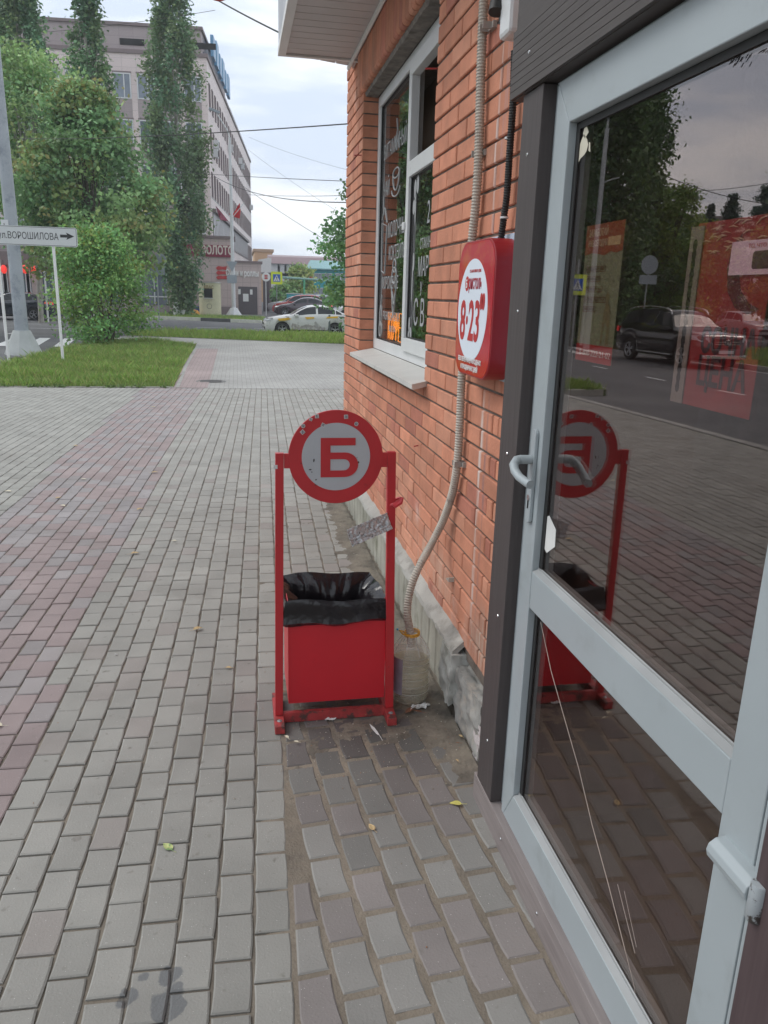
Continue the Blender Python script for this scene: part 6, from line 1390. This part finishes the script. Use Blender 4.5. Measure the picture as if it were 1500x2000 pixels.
for (sh, px, py, s_) in (('tri', 453, 520, .42), ('rect', 453, 545, (.75, .62))):
    c = atY(px, py, 63.1); P = [(-s_, s_*.85), (s_, s_*.85), (0, -s_)] if sh == 'tri' else rrect(s_[0], s_[1], .1, 4); MB().prism([(c.x+a, 63.2, c.z+q) for a, q in P], (0, .02, 0)).build('sign_plate', GS, fp)
# pedestrian crossing sign and round shop sign
b = gpt(541, 615); cz = atY(541, 543, b.y).z; pc = thing('crossing_sign', 'yellow-bordered blue pedestrian crossing sign above the taxi', 'road sign', b); s_ = (atY(552, 543, b.y).x-atY(530, 543, b.y).x)/2
MB().tube([b, (b.x, b.y, cz)], .03, 8).build('pole', M['metal'], pc); YG = pm('fluorescent_yellow', (.62, .72, .03), .5, .03)
def pedsign(parent, c, s_, Y, d=-1, mirror=1):
    mb = MB().prism([(c.x+a, Y-.05, c.z+q) for a, q in rrect(s_*2, s_*2.15, .04, 4)], (0, .03, 0)); p_ = mb.build('yellow_backing', YG, parent)
    q_ = s_*.64; MB().prism([(c.x+a*q_, Y-.055, c.z+q*q_) for a, q in ((-1, -1), (1, -1), (1, 1), (-1, 1))], (0, .004, 0)).build('blue_square', pm('sign_blue', (.02, .10, .42), .5), parent)
    MB().prism([(c.x+a*q_, Y-.058, c.z+q*q_) for a, q in ((-.85, -.8), (.85, -.8), (0, .85))], (0, .002, 0)).build('white_triangle', M['white'], parent)
    mb = MB(); 
    for P in (((-.06, .5), (.08, .5), (.08, .34), (-.06, .34)), ((-.12, .28), (.14, .28), (.10, -.12), (-.1, -.12)), ((-.1, -.12), (.0, -.12), (-.22, -.72), (-.36, -.72)), ((.0, -.12), (.1, -.12), (.36, -.72), (.22, -.72)), ((.12, .22), (.30, -.02), (.24, -.06), (.10, .1)), ((-.12, .22), (-.3, -.02), (-.24, -.06), (-.1, .1))):
        mb.prism([(c.x+a*q_*mirror, Y-.060, c.z+q*q_) for a, q in P], (0, .0015, 0))
    for k in range(3): mb.prism([(c.x+a*q_, Y-.0598, c.z+q*q_) for a, q in ((-.6+k*.42, -.78), (-.42+k*.42, -.78), (-.36+k*.42, -.72), (-.54+k*.42, -.72))], (0, .001, 0))
    mb.build('walking_figure', M['rubber'], parent)
pedsign(pc, Vector((b.x, b.y, cz)), s_, b.y)
b = Vector(bp_(520, 610, 64)); c = atY(519.5, 541, 64); rs_ = thing('round_shop_sign', 'round white shop sign with a small red emblem left of the crossing sign', 'sign', b); MB().tube([b, (b.x, b.y, c.z)], .03, 8).build('pole', WF, rs_)
MB().prism([(c.x+a, 63.9, c.z+q) for a, q in circle(0, 0, .34, 28)], (0, .06, 0)).build('disc', M['white'], rs_)
mb = MB()
for dz in (-.12, 0, .12): mb.prism([(c.x+a*.14, 63.89, c.z+dz+q*.045) for a, q in ((-1, -.4), (-.8, 1), (.8, 1), (1, -.4), (.6, -1), (-.6, -1))], (0, .008, 0))
mb.build('red_emblem', RD, rs_)
# black barrier post with rail at the right of the taxi
b = gpt(643, 652); bo_ = thing('barrier', 'dark grey posts with rail standing in front of the taxi rear wheel', 'barrier', b); GB = pm('dark_grey_post', (.10, .12, .115), .6)
zt_ = atY(643, 615, b.y).z; MB().box(b.x-.045, b.x+.045, b.y-.045, b.y+.045, b.z-.1, zt_).build('post', GB, bo_); x2_ = b.x+2.0; MB().box(x2_-.045, x2_+.045, b.y-.045, b.y+.045, b.z-.1, zt_).build('post', GB, bo_); MB().box(b.x+.046, x2_-.046, b.y-.02, b.y+.02, zt_-.12, zt_-.07).build('rail', GB, bo_)
# overhead wires
def wire(name, lab, a, b, sag, r=.012):
    a, b = Vector(a), Vector(b); P = [a.lerp(b, k/20)-Vector((0, 0, sag*4*(k/20)*(1-k/20))) for k in range(21)]
    mb = MB().tube(P, r, 5); o = mb.build(name, M['rubber']); tag(o, lab, 'wire', 'overhead wires'); return o
wire('overhead_wire', 'thick cable dropping from the top edge to the shop roof', atY(350, -45, 14), atY(686, 128, 8.5), .05, .010)
wire('overhead_wire', 'dark cable sagging across the sky at mid height to the brick corner', atY(-60, 262, 44), atY(760, 236, 9.5), .2, .008)
wire('overhead_wire', 'wire crossing the sky just above the maple, starting at the street lamp', atY(300, 330, 60), atY(900, 362, 16), .1, .010)
wire('overhead_wire', 'loose wire falling to the right from the street lamp pole', atY(420, 345, 62), atY(720, 395, 26), .5, .018)
wire('overhead_wire', 'steep thin wire descending from the office block towards the maple', atY(470, 360, 64), atY(760, 540, 40), .2, .014)
wire('overhead_wire', 'level wire ending in the maple crown', atY(480, 380, 66), atY(800, 378, 30), .1, .013)
wire('overhead_wire', 'faint thin wire fanning down from the office roof corner', atY(486, 268, 80), atY(760, 350, 60), .3, .010)
wire('overhead_wire', 'second faint wire fanning down below the other one', atY(484, 292, 80), atY(760, 472, 60), .3, .010)
wire('overhead_wire', 'faint wire in the upper left sky between the poplars', atY(-40, 70, 60), atY(420, 20, 45), .2, .012)
# red disc sign at the top edge, on an arm from the roof edge
a = atY(424, -43, 5.6); ds = thing('hanging_sign', 'bottom edge of a red round sign poking in at the top of the picture', 'sign', a)
MB().prism([(a.x+p_, 5.6, a.z+q) for p_, q in circle(0, 0, .108, 40)], (0, .06, 0)).build('disc', RD, ds); MB().tube([(a.x, 5.63, a.z+.02), (a.x+.1, 5.63, a.z+.35), (X0-.03, 5.63, a.z+.36)], .012, 6).build('arm', M['metal'], ds)
# ================================================================ cars
def interp(P, x, smooth=True):
    xs = [p[0] for p in P]; ys = [p[1] for p in P]
    if x <= xs[0]: return ys[0]
    if x >= xs[-1]: return ys[-1]
    for i in range(len(xs)-1):
        if xs[i] <= x <= xs[i+1]:
            t = (x-xs[i])/(xs[i+1]-xs[i]); h = xs[i+1]-xs[i]
            m0 = (ys[i+1]-ys[max(i-1, 0)])/(xs[i+1]-xs[max(i-1, 0)]); j = min(i+2, len(xs)-1); m1 = (ys[j]-ys[i])/(xs[j]-xs[i])
            if not smooth: return ys[i]+(ys[i+1]-ys[i])*t
            return (2*t**3-3*t*t+1)*ys[i]+(t**3-2*t*t+t)*h*m0+(-2*t**3+3*t*t)*ys[i+1]+(t**3-t*t)*h*m1
def car(name, label, top, belt, width, L, W, wheels, wr, cabin, pillars, paint, loc, heading, group=None, zb=.20, tint=None, extras=None, ground_z=0):
    """loft of a car body: x runs from the nose (0) to the tail (L); local +X is backwards"""
    root = thing(name, label, 'car', (0, 0, 0), group); n = 96; xs = [L*i/n for i in range(n+1)]; hw = W/2
    body, glass = MB(), MB(); rows = []
    for x in xs:
        T = interp(top, x); Bt = min(interp(belt, x), T-.015); w = hw*interp(width, x); b = zb+(.10*max(0, 1-x/.25) if x < .25 else .14*max(0, (x-L+.35)/.35)); arch = 0
        for wx in wheels:
            R_ = wr*1.15; dx = x-wx
            if abs(dx) < R_: arch = max(arch, wr+math.sqrt(R_*R_-dx*dx)*.98)
        b = max(b, arch); roofy = T-Bt; cab = roofy > .12
        mid = b+(Bt-b)*.55; P = [(w*.93, b), (w*.975, b+(mid-b)*.35), (w, mid), (w*.995, b+(Bt-b)*.8), (w*.955, Bt)]
        wr_ = w*(.955-.30*min(1, roofy/.5)) if cab else w*.9
        if cab:
            P += [(w*.955+(wr_+.05-w*.955)*k/5, Bt+(T-.07-Bt)*k/5) for k in range(1, 6)]; P += [(wr_-.01, T-.025), (wr_*.72, T-.004), (wr_*.35, T+.008), (0, T+.012)]
        else:
            P += [(w*(.955-.01*k), Bt+(T-Bt)*.15*k) for k in range(1, 6)]; P += [(w*.80, T-.006), (w*.62, T), (w*.3, T+.012), (0, T+.016)]
        rows.append(P)
    K = len(rows[0]); V = []
    for x, P in zip(xs, rows):
        V += [(x, -y, z) for y, z in P]+[(x, y, z) for y, z in P[-2::-1]]
    K2 = 2*K-1; FB, FG = [], {}
    for i in range(n):
        xm = (xs[i]+xs[i+1])/2; roofy = interp(top, xm)-interp(belt, xm); dT = (interp(top, xs[i+1])-interp(top, xs[i]))/(xs[i+1]-xs[i])
        for k in range(K2-1):
            kk = k if k < K-1 else K2-2-k; g = False
            if 5 <= kk+0 <= 8 and cabin[0] < xm < cabin[1] and roofy > .17 and not any(a < xm < b_ for a, b_ in pillars): g = True
            if kk >= 10 and roofy > .06 and abs(dT) > .28 and cabin[0]-1.2 < xm < cabin[1]+1.2: g = True
            if g:
                key = ('windscreen' if dT > 0 else 'rear_window', 0) if kk >= 10 else ('side_window', (1 if k < K-1 else -1)*(1+sum(xm > b_ for a, b_ in pillars)))
                FG.setdefault(key, []).append((i*K2+k, (i+1)*K2+k, (i+1)*K2+k+1, i*K2+k+1))
            else: FB.append((i*K2+k, (i+1)*K2+k, (i+1)*K2+k+1, i*K2+k+1))
    FB += [tuple(range(K2)), tuple(n*K2+k for k in range(K2-1, -1, -1))]
    def sub(F):
        used = sorted({i for f in F for i in f}); mp_ = {u: i for i, u in enumerate(used)}; return MB().add([V[u] for u in used], [tuple(mp_[i] for i in f) for f in F])
    sub(FB).build('body', paint, root, smooth=True); [sub(fs_).build(key[0], tint or M['carglass'], root, smooth=True) for key, fs_ in FG.items()]
    MB().box(.25, L-.25, -hw*.80, hw*.80, zb-.02, zb+.45).build('underbody', M['dark'], root)
    for wx in wheels:
        for sy in (-1, 1):
            y0 = sy*(hw-.01); tyre = MB(); tw = .20; prof = [(wr*.66, 0), (wr*.70, .0), (wr*.93, .0), (wr, -.03), (wr, -tw+.03), (wr*.93, -tw), (wr*.6, -tw)]
            tyre.lathe([(r, y0+h*sy) for r, h in prof], (wx, 0, wr), 28, axis='Y'); t = tyre.build('wheel', M['rubber'], root, smooth=True)
            rim = MB(); rim.lathe([(0, y0-.04*sy), (wr*.15, y0-.03*sy)], (wx, 0, wr), 16, axis='Y'); rim.lathe([(wr*.60, y0-.02*sy), (wr*.66, y0+.004*sy), (wr*.68, y0-.02*sy)], (wx, 0, wr), 28, axis='Y')
            for q in range(5):
                a = 2*math.pi*q/5+.3
                for da in (-.16, .16):
                    c_, s_ = math.cos(a+da*.4), math.sin(a+da*.4); e_, f_ = math.cos(a+da), math.sin(a+da); rim.tube([(wx+c_*wr*.1, y0-.035*sy, wr+s_*wr*.1), (wx+e_*wr*.62, y0-.012*sy, wr+f_*wr*.62)], wr*.055, 4)
            rim.build('rim', M['rim'], t); MB().lathe([(0, y0-.10*sy), (wr*.64, y0-.10*sy)], (wx, 0, wr), 20, axis='Y').build('brake_shadow', M['dark'], t)
    return root
M['carglass'] = pm('car_window_glass', (.025, .028, .032), .08, .1, spec=.35); M['rim'] = pm('alloy_rim', (.42, .43, .45), .35, .1, metal=.6)
LAMP = pm('headlamp_lens', (.45, .47, .50), .12, .1); TL_ = pm('tail_lamp_red', (.55, .02, .02), .2, emis=((1, .03, .03), .25)); PLT = pm('number_plate_white', (.6, .6, .6), .5)
def put(root, nose, heading, z, L):       # nose position and the direction the car drives towards (angle from +X)
    d = Vector((math.cos(heading), math.sin(heading), 0)); root.location = (nose[0], nose[1], z); root.rotation_euler = (0, 0, heading+math.pi)
def addp(root, fn, name, m, **k): mb = MB(); fn(mb); return mb.build(name, m, root, **k)
SED_T = [(0, .60), (.10, .72), (.35, .83), (1.05, .96), (1.30, 1.0), (1.75, 1.26), (2.15, 1.42), (2.7, 1.47), (3.2, 1.42), (3.6, 1.27), (3.95, 1.10), (4.25, 1.06), (4.42, 1.0), (4.48, .80)]
SED_B = [(0, .58), (.3, .76), (1.2, .90), (2, .94), (3, .98), (3.9, 1.02), (4.3, 1.0), (4.48, .78)]
SED_W = [(0, .66), (.10, .82), (.3, .92), (.8, .985), (2, 1), (3.6, .99), (4.2, .93), (4.4, .84), (4.48, .72)]
def sedan(name, label, paint, nose, heading, z, group=None, scale=1, lampR=True):
    L = 4.48; r = car(name, label, SED_T, SED_B, SED_W, L, 1.74, (.86, 3.46), .315, (1.35, 3.85), ((2.52, 2.60), (3.45, 3.52)), paint, None, None, group)
    for sy in (-1, 1):
        addp(r, lambda m: m.prism([(.03, sy*.52, .66), (.10, sy*.74, .68), (.42, sy*.862, .76), (.40, sy*.862, .82), (.16, sy*.70, .77), (.06, sy*.52, .74)], (0, 0, .012)), 'headlight', LAMP)
        addp(r, lambda m: m.prism([(4.05, sy*.845, .90), (4.40, sy*.76, .86), (4.47, sy*.55, .84), (4.455, sy*.55, .98), (4.38, sy*.74, 1.0), (4.08, sy*.83, .99)], (.012, sy*.012, 0)), 'tail_light', TL_)
        addp(r, lambda m: m.obox(Vector((1.55, sy*.95, .97)), Vector((.09, 0, 0)), Vector((0, .09, 0)), Vector((0, 0, .06))), 'mirror', paint, bevel=.03)
        mm = MB()
        for x_ in (2.40, 3.38): mm.box(x_-.10, x_+.08, sy*.872-.012, sy*.872+.012, .84, .865)
        mm.build('door_handles', M['chrome'] if False else paint, r)
        mm = MB()
        for x_ in (1.62, 2.56, 3.44):
            mm.tube([(x_, sy*.868, .30), (x_, sy*.871, .60), (x_+.02, sy*.836, .93)], .006, 4)
        mm.tube([(1.24, sy*.85, .27), (3.1, sy*.85, .27)], .03, 5); mm.build('door_seams', M['rubber'], r)
    addp(r, lambda m: m.box(-.012, .06, -.50, .50, .50, .60).box(.0, .08, -.62, .62, .30, .42), 'grille', M['rubber'], bevel=.01)
    addp(r, lambda m: m.box(-.02, -.013, -.26, .26, .44, .50), 'number_plate', PLT); addp(r, lambda m: m.box(4.482, 4.495, -.26, .26, .66, .77), 'number_plate', PLT)
    put(r, nose, heading, z, L); r.scale = (scale,)*3; return r
TW = pm('dirty_white_car_paint', (.60, .60, .59), .3, .05, 2, coat=.4, stain=(.17, .15, .13), sscale=3.2, smask=(.60, .72))
p = gpt(516, 647); tn_ = gz(39.6)-.122; taxi = sedan('taxi', 'dirty white saloon taxi with yellow patches, dented along its side', TW, (atY(514.5, 640, 39.4).x, 39.5), math.pi+math.radians(2), tn_)
YP = pm('yellow_taxi_decal', (.70, .42, .03), .5, .2, 5)
def patch(r, pts, y, m, name):
    keep = r.location.copy(); r.location = (0, 0, 0)
    addp(r, lambda mb: mb.prism([(a, y, q) for a, q in pts], (0, math.copysign(.008, y), 0)), name, m)
    r.location = keep
for pts in ([(.62, .80), (1.15, .86), (1.30, .80), (1.0, .72), (.72, .70)], [(1.95, .90), (2.42, .92), (2.40, .84), (2.05, .80)], [(3.05, .94), (3.62, .98), (3.55, .88), (3.0, .86)]): patch(taxi, pts, -.882, YP, 'yellow_decal')
DG_ = pm('road_grime', (.30, .28, .26), .8, .3, 6, stain=(.5, .49, .47), sscale=9, smask=(.5, .6))
for pts in ([(1.30, .30), (2.95, .30), (2.95, .42), (2.75, .46), (2.6, .58), (2.35, .50), (2.05, .56), (1.75, .48), (1.35, .62), (1.28, .45)],): patch(taxi, pts, -.884, DG_, 'grime_patch')
for pts in ([(2.42, .66), (2.50, .72), (2.55, .60), (2.62, .50), (2.52, .42), (2.46, .52)],): patch(taxi, pts, -.893, pm('dent_shadow', (.36, .35, .34), .6), 'dent_shade')  # dent drawn as a flat patch in a shade colour
DKB = pm('dark_blue_car_paint', (.022, .028, .042), .18, .05, coat=1); DKP = pm('dark_plum_car_paint', (.04, .02, .03), .2, .05, coat=1); RDP = pm('red_car_paint', (.34, .025, .02), .25, .05, coat=.8); SIL = pm('silver_car_paint', (.42, .43, .45), .3, .05, metal=.5); WHP = pm('white_car_paint', (.62, .62, .62), .3, .03, coat=.5)
sedan('dark_car', 'dark blue saloon on the far road, only its rear half in the picture', DKB, (atY(106, 600, 49.5).x-4.75, 50.0), math.pi, gz(50)-.122, scale=1.06)
pk = 'cars parked by the annex'
sedan('parked_car', 'dark plum saloon parked behind the taxi, nose to the left', DKP, (atY(536, 600, 62).x, 62), math.pi-.10, -.05, pk)
HT = [(0, .62), (.1, .80), (.35, .92), (.95, 1.05), (1.15, 1.10), (1.7, 1.50), (2.1, 1.62), (3.0, 1.66), (3.7, 1.60), (4.0, 1.35), (4.15, 1.05), (4.2, .8)]
HB = [(0, .60), (.3, .86), (1.2, 1.0), (3.5, 1.06), (4.1, 1.02), (4.2, .78)]; HW = [(0, .7), (.12, .86), (.4, .95), (1, 1), (3.6, 1), (4.1, .92), (4.2, .84)]
def hatch(name, label, paint, nose, heading, z, group=None):
    r = car(name, label, HT, HB, HW, 4.2, 1.8, (.84, 3.40), .34, (1.3, 3.95), ((2.3, 2.38), (3.2, 3.3)), paint, None, None, group)
    for sy in (-1, 1):
        addp(r, lambda m: m.prism([(.05, sy*.55, .72), (.30, sy*.86, .76), (.32, sy*.87, .88), (.08, sy*.6, .82)], (0, 0, .012)), 'headlight', LAMP)
        addp(r, lambda m: m.prism([(4.02, sy*.86, .85), (4.19, sy*.72, .85), (4.17, sy*.70, 1.12), (3.98, sy*.82, 1.14)], (.012, sy*.012, 0)), 'tail_light', TL_)
        addp(r, lambda m: m.obox(Vector((1.45, sy*.98, 1.05)), Vector((.09, 0, 0)), Vector((0, .09, 0)), Vector((0, 0, .07))), 'mirror', paint, bevel=.03)
    addp(r, lambda m: m.box(-.012, .05, -.5, .5, .45, .60), 'grille', M['rubber']); addp(r, lambda m: m.box(-.02, -.013, -.26, .26, .38, .45), 'number_plate', PLT)
    put(r, nose, heading, z, 4.2); return r
hatch('parked_car', 'red high-roofed car parked behind the dark plum saloon', RDP, (atY(533, 600, 66).x, 66.5), math.pi-.10, -.05, pk)
sedan('parked_car', 'silver car parked behind the red car, roof showing', SIL, (atY(525, 600, 72).x, 74), math.pi-.12, -.05, pk, 1.05)
hatch('parked_car', 'small pale car in front of the teal fence, seen from the front', SIL, (atY(622, 590, 80).x, 78), -math.pi/2-.1, -.05, pk)
hatch('parked_car', 'dark car beside the green post near the brick corner', DKB, (atY(646, 590, 70).x, 72), -math.pi/2-.2, -.05, pk)
sedan('parked_car', 'white saloon at the right behind the taxi tail', WHP, (atY(652, 600, 60).x, 60.5), math.pi-.05, -.05, pk)
# ================================================================ the other side of the side road (also seen mirrored in the door glass)
def mY(px, py, Y): return mir(atY(px, py, Y))
def mb_(px, Y): p = mY(px, 600, Y); return (p.x, Y, gz(Y)-.02)
def mh(px, py, Y): return mY(px, py, Y).z-gz(Y)
OT = 'trees on the lawn across the side road'
tree('poplar_tree', 'massive dark poplar across the side road, mirrored at the left of the door glass', 'tree', mb_(1170, 34), mh(1190, 60, 34), 2.3, 26000, .20, (.045, .075, .028), 'column', OT, seed=41, z0=.06, clumps=170, cs=.13)
tree('poplar_tree', 'second poplar beside the massive one, mirrored with a lower ragged top', 'tree', mb_(1232, 38), mh(1240, 165, 38), 1.25, 11000, .20, (.045, .075, .03), 'column', OT, seed=42, z0=.06, clumps=110, cs=.14)
tree('linden_tree', 'yellow-green linden across the side road, right of the mirrored poplars', 'tree', mb_(1290, 37), mh(1300, 368, 37), 2.0, 12000, .17, (.08, .12, .03), 'round', OT, seed=43, z0=.12, clumps=110, cs=.13)
for k, (px, Y, py, R_, lab) in enumerate(((1110, 35, 430, 2.2, 'dark leafy tree at the mirrored left edge of the door glass'), (1190, 37, 420, 2.6, 'dark leafy tree under the mirrored poplar'), (1255, 40, 410, 2.6, 'dark broad tree behind the mirrored round sign'), (1325, 42, 440, 2.2, 'dark tree just left of the mirrored spruces'))):
    tree('broadleaf_tree', lab, 'tree', mb_(px, Y), mh(px, py, Y), R_, 12000, .2, (.05, .085, .03), 'round', OT, seed=50+k, z0=.05, clumps=90, cs=.14)
for k, (px, Y, py, R_, lab) in enumerate(((1364, 62, 398, 1.5, 'smallest spruce, leftmost of the mirrored spruces'), (1403, 60, 378, 2.2, 'middle mirrored spruce with a thin pointed tip'), (1465, 58, 362, 3.0, 'largest mirrored spruce, rightmost of the three'), )):
    tree('spruce_tree', lab, 'tree', mb_(px, Y), mh(px, py, Y), R_, 9000, .20, (.03, .05, .032), 'cone', 'spruces beyond the junction', seed=60+k, z0=.04, clumps=300, cs=.07)
tree('broadleaf_tree', 'pale leafy tree at the mirrored right edge of the glass', 'tree', mb_(1545, 40), mh(1530, 335, 40), 2.4, 12000, .2, (.08, .12, .04), 'round', OT, seed=66, z0=.1, clumps=80, cs=.14)
p = mY(1430, 430, 100); fb2 = thing('flat_block', 'low cream building behind the mirrored spruces', 'building', (p.x, 100, 0)); MB().box(p.x-28, p.x+22, 100, 112, -.2, p.z).build('wall', pm('cream_render', (.45, .42, .33), .8, .1, .3), fb2); MB().box(p.x-28.2, p.x+22.2, 99.8, 112.2, p.z+.001, p.z+.4).build('roof_edge', MV, fb2)
for k in range(10): MB().box(p.x-26+k*4.6, p.x-24+k*4.6, 99.95, 99.999, 1.5, 3.5).build('window', M['farglass'], fb2)
grass('opposite_grass', [(-26, 5), (-14.95, 5), (-14.95, 29), (-16.4, 32), (-26, 32.5)], 170, .05, .16, .010, 71)
# lamp posts
b = Vector(mb_(1152, 30)); tp_ = mY(1172, 250, 30); l1 = thing('street_lamp', 'grey street lamp with a curled arm across the side road', 'street lamp', b)
MB().tube([b, (b.x, b.y, tp_.z)], [.13, .085], 10).build('pole', M['metal'], l1, smooth=True)
MB().tube(spline([(b.x, b.y, tp_.z), (b.x, b.y, tp_.z+.35), (b.x+.12, b.y, tp_.z+.6), (b.x+.5, b.y, tp_.z+.72), (b.x+1.2, b.y, tp_.z+.74)], 6), .04, 8).build('lamp_arm', M['metal'], l1, smooth=True)
MB().obox(Vector((b.x+1.4, b.y, tp_.z+.72)), Vector((.3, 0, 0)), Vector((0, .12, 0)), Vector((0, 0, .05))).build('lamp_head', GS, l1)
zz = mY(1160, 345, 30).z; MB().tube(spline([(b.x, b.y, zz-.25), (b.x-.3, b.y, zz-.1), (b.x-.7, b.y, zz+.02)], 5), .03, 6).build('side_bracket', M['metal'], l1)
b = Vector(mb_(1142, 33)); tp_ = mY(1150, 370, 33); l2 = thing('street_lamp', 'thinner bare pole standing close beside the curled lamp post', 'pole', b); MB().tube([b, (b.x, b.y, tp_.z)], [.10, .05], 8).build('pole', M['metal'], l2)
def msign(name, lab, px, Y, items):
    b = Vector(mb_(px, Y)); t = thing(name, lab, 'road sign', b); top = max(mY(px, i[1], Y).z for i in items); MB().tube([b, (b.x, Y, top)], .03, 8).build('pole', M['metal'], t)
    for sh, py, s_, m_ in items:
        z = mY(px, py, Y).z; P = circle(0, 0, s_, 24) if sh == 'round' else rrect(s_[0], s_[1], .04, 4) if sh == 'rect' else [(s_, 0), (0, s_), (-s_, 0), (0, -s_)]
        MB().prism([(b.x+a, Y-.06, z+q) for a, q in P], (0, .02, 0)).build('sign_plate', m_, t)
    return t
msign('road_sign', 'grey round sign back over a rectangular plate behind the black car', 1258, 30.5, (('round', 517, .37, GS), ('rect', 546, (.78, .36), GS)))
msign('road_sign', 'grey diamond sign back above a small round one, mirrored in the red poster', 1386, 46, (('diamond', 545, .50, GS), ('round', 580, .38, GS)))
pr_ = msign('road_sign', 'white and yellow diamond priority sign, mirrored at the right of the glass', 1467, 48, (('diamond', 563, .42, M['white']), ('rect', 548, (.4, .3), M['white'])))
p = mY(1467, 563, 48); MB().prism([(p.x+a, 47.92, p.z+q) for a, q in ((.3, 0), (0, .3), (-.3, 0), (0, -.3))], (0, .015, 0)).build('yellow_diamond', YP, pr_)
b = Vector(mb_(1123, 28)); p = mY(1124, 556, 28); pc2 = thing('crossing_sign', 'yellow-bordered pedestrian crossing sign across the side road', 'road sign', b); MB().tube([b, (b.x, b.y, p.z+.9)], .03, 8).build('pole', M['metal'], pc2); pedsign(pc2, Vector((b.x, 28, p.z)), .34, 28)
# railing
r0, r1_ = mY(1090, 635, 36), mY(1215, 636, 36); rl = thing('railing', 'low pale railing behind the black car across the road', 'railing', (r0.x, 36, gz(36)))
MB().box(r1_.x, r0.x, 35.97, 36.03, .62, .74).build('rail', M['white'], rl)
for k in range(6): x = r0.x+(r1_.x-r0.x)*k/5; MB().box(x-.04, x+.04, 36.031, 36.1, gz(36), .74).build('post', M['metal'], rl)
# black off-road car on the side road
SUV_T = [(0, .80), (.10, 1.02), (.4, 1.12), (1.35, 1.22), (1.5, 1.26), (2.05, 1.66), (2.4, 1.79), (3.2, 1.84), (4.3, 1.79), (4.65, 1.70), (4.9, 1.30), (5.08, 1.12), (5.12, .85)]
SUV_B = [(0, .78), (.3, 1.04), (1.5, 1.16), (3, 1.20), (4.6, 1.22), (5.0, 1.08), (5.12, .83)]
SUV_W = [(0, .76), (.10, .88), (.4, .96), (1, 1), (4.5, 1), (4.95, .95), (5.12, .88)]
BLK = pm('black_car_paint', (.010, .010, .012), .10, .03, coat=1)
sv = car('suv', 'large black off-road car with silver roof rails on the side road', SUV_T, SUV_B, SUV_W, 5.12, 1.94, (.95, 4.02), .385, (1.55, 4.85), ((2.72, 2.80), (3.72, 3.80)), BLK, None, None, zb=.30)
for sy in (-1, 1):
    addp(sv, lambda m: m.prism([(.03, sy*.60, .86), (.12, sy*.84, .86), (.50, sy*.955, .92), (.50, sy*.955, 1.06), (.18, sy*.84, 1.08), (.06, sy*.62, 1.03)], (-.012, sy*.010, .004)), 'headlight', LAMP)
    addp(sv, lambda m: m.prism([(4.85, sy*.945, .98), (5.10, sy*.86, .98), (5.08, sy*.86, 1.16), (4.85, sy*.935, 1.18)], (.012, sy*.012, 0)), 'tail_light', TL_)
    addp(sv, lambda m: m.obox(Vector((1.72, sy*1.08, 1.20)), Vector((.09, 0, 0)), Vector((0, .11, 0)), Vector((0, 0, .08))), 'mirror', BLK, bevel=.04)
    addp(sv, lambda m: m.tube(spline([(2.0, sy*.70, 1.66), (2.25, sy*.70, 1.83), (3.2, sy*.70, 1.90), (4.3, sy*.70, 1.86), (4.6, sy*.70, 1.74)], 5), .022, 6), 'roof_rail', M['chrome'], smooth=True)
    addp(sv, lambda m: m.tube([(1.45, sy*.985, .37), (3.5, sy*.985, .37)], .022, 6), 'side_step', M['chrome'])
    for x_ in (2.60, 3.62): addp(sv, lambda m: m.box(x_-.11, x_+.09, sy*.972-.014, sy*.972+.014, 1.04, 1.07), 'door_handle', BLK)
    def seam(m):
        for x_ in (1.80, 2.76, 3.66): m.tube([(x_, sy*.966, .42), (x_, sy*.971, .9), (x_+.02, sy*.93, 1.15)], .006, 4)
    addp(sv, seam, 'door_seams', M['rubber'])
addp(sv, lambda m: m.box(-.03, .04, -.48, .48, .66, .98), 'grille', M['rubber'], bevel=.02)
addp(sv, lambda m: m.box(-.045, -.031, -.46, .46, .79, .81).box(-.045, -.031, -.46, .46, .86, .88), 'grille_bars', M['chrome'])
em = MB()
em.tube([(-.055, .095*math.cos(t), .84+.095*math.sin(t)) for t in [2*math.pi*k/24 for k in range(25)]], .009, 6)
for a in (90, 210, 330): em.tube([(-.055, 0, .84), (-.055, .09*math.cos(math.radians(a)), .84+.09*math.sin(math.radians(a)))], [.013, .005], 5)
em.build('star_emblem', M['chrome'], sv)
addp(sv, lambda m: m.box(-.05, -.035, -.27, .27, .50, .61), 'number_plate', PLT); addp(sv, lambda m: m.box(-.02, .10, -.80, .80, .34, .46), 'bumper_trim', M['chrome'], bevel=.02)
hd_a = math.atan2(-3.0, -.21); dn_ = Vector((math.cos(hd_a), math.sin(hd_a), 0)); cw_ = Vector((-13.42, 24.9, 0))
put(sv, cw_+dn_*(2.485), hd_a, gz(24)-.122, 5.12)
hatch('parked_car', 'silver car waiting at the junction, mirrored at the right edge of the glass', SIL, (mY(1478, 630, 45).x, 44), -math.pi/2, gz(44)-.122)
# wires seen in the glass
wire('overhead_wire', 'dark wire above the side road, mirrored right of the poplars', mY(1270, 330, 36), mY(1560, 405, 30), .3, .016)
wire('overhead_wire', 'thin wire crossing the mirrored sky below the first one', mY(1290, 372, 40), mY(1540, 350, 34), .2, .014)
# ================================================================ air
hm = bpy.data.materials.new('air_haze'); hm.use_nodes = True; hm.node_tree.nodes.clear(); ho_ = N(hm.node_tree, 'ShaderNodeOutputMaterial'); hv = N(hm.node_tree, 'ShaderNodeVolumePrincipled')
hv.inputs['Color'].default_value = (.85, .90, .95, 1); hv.inputs['Density'].default_value = .0011; hm.node_tree.links.new(hv.outputs[0], ho_.inputs['Volume'])
hz__ = MB().box(-301, 301, -121, 421, -1.4, 30).build('haze', hm); hz__['kind'] = 'stuff'
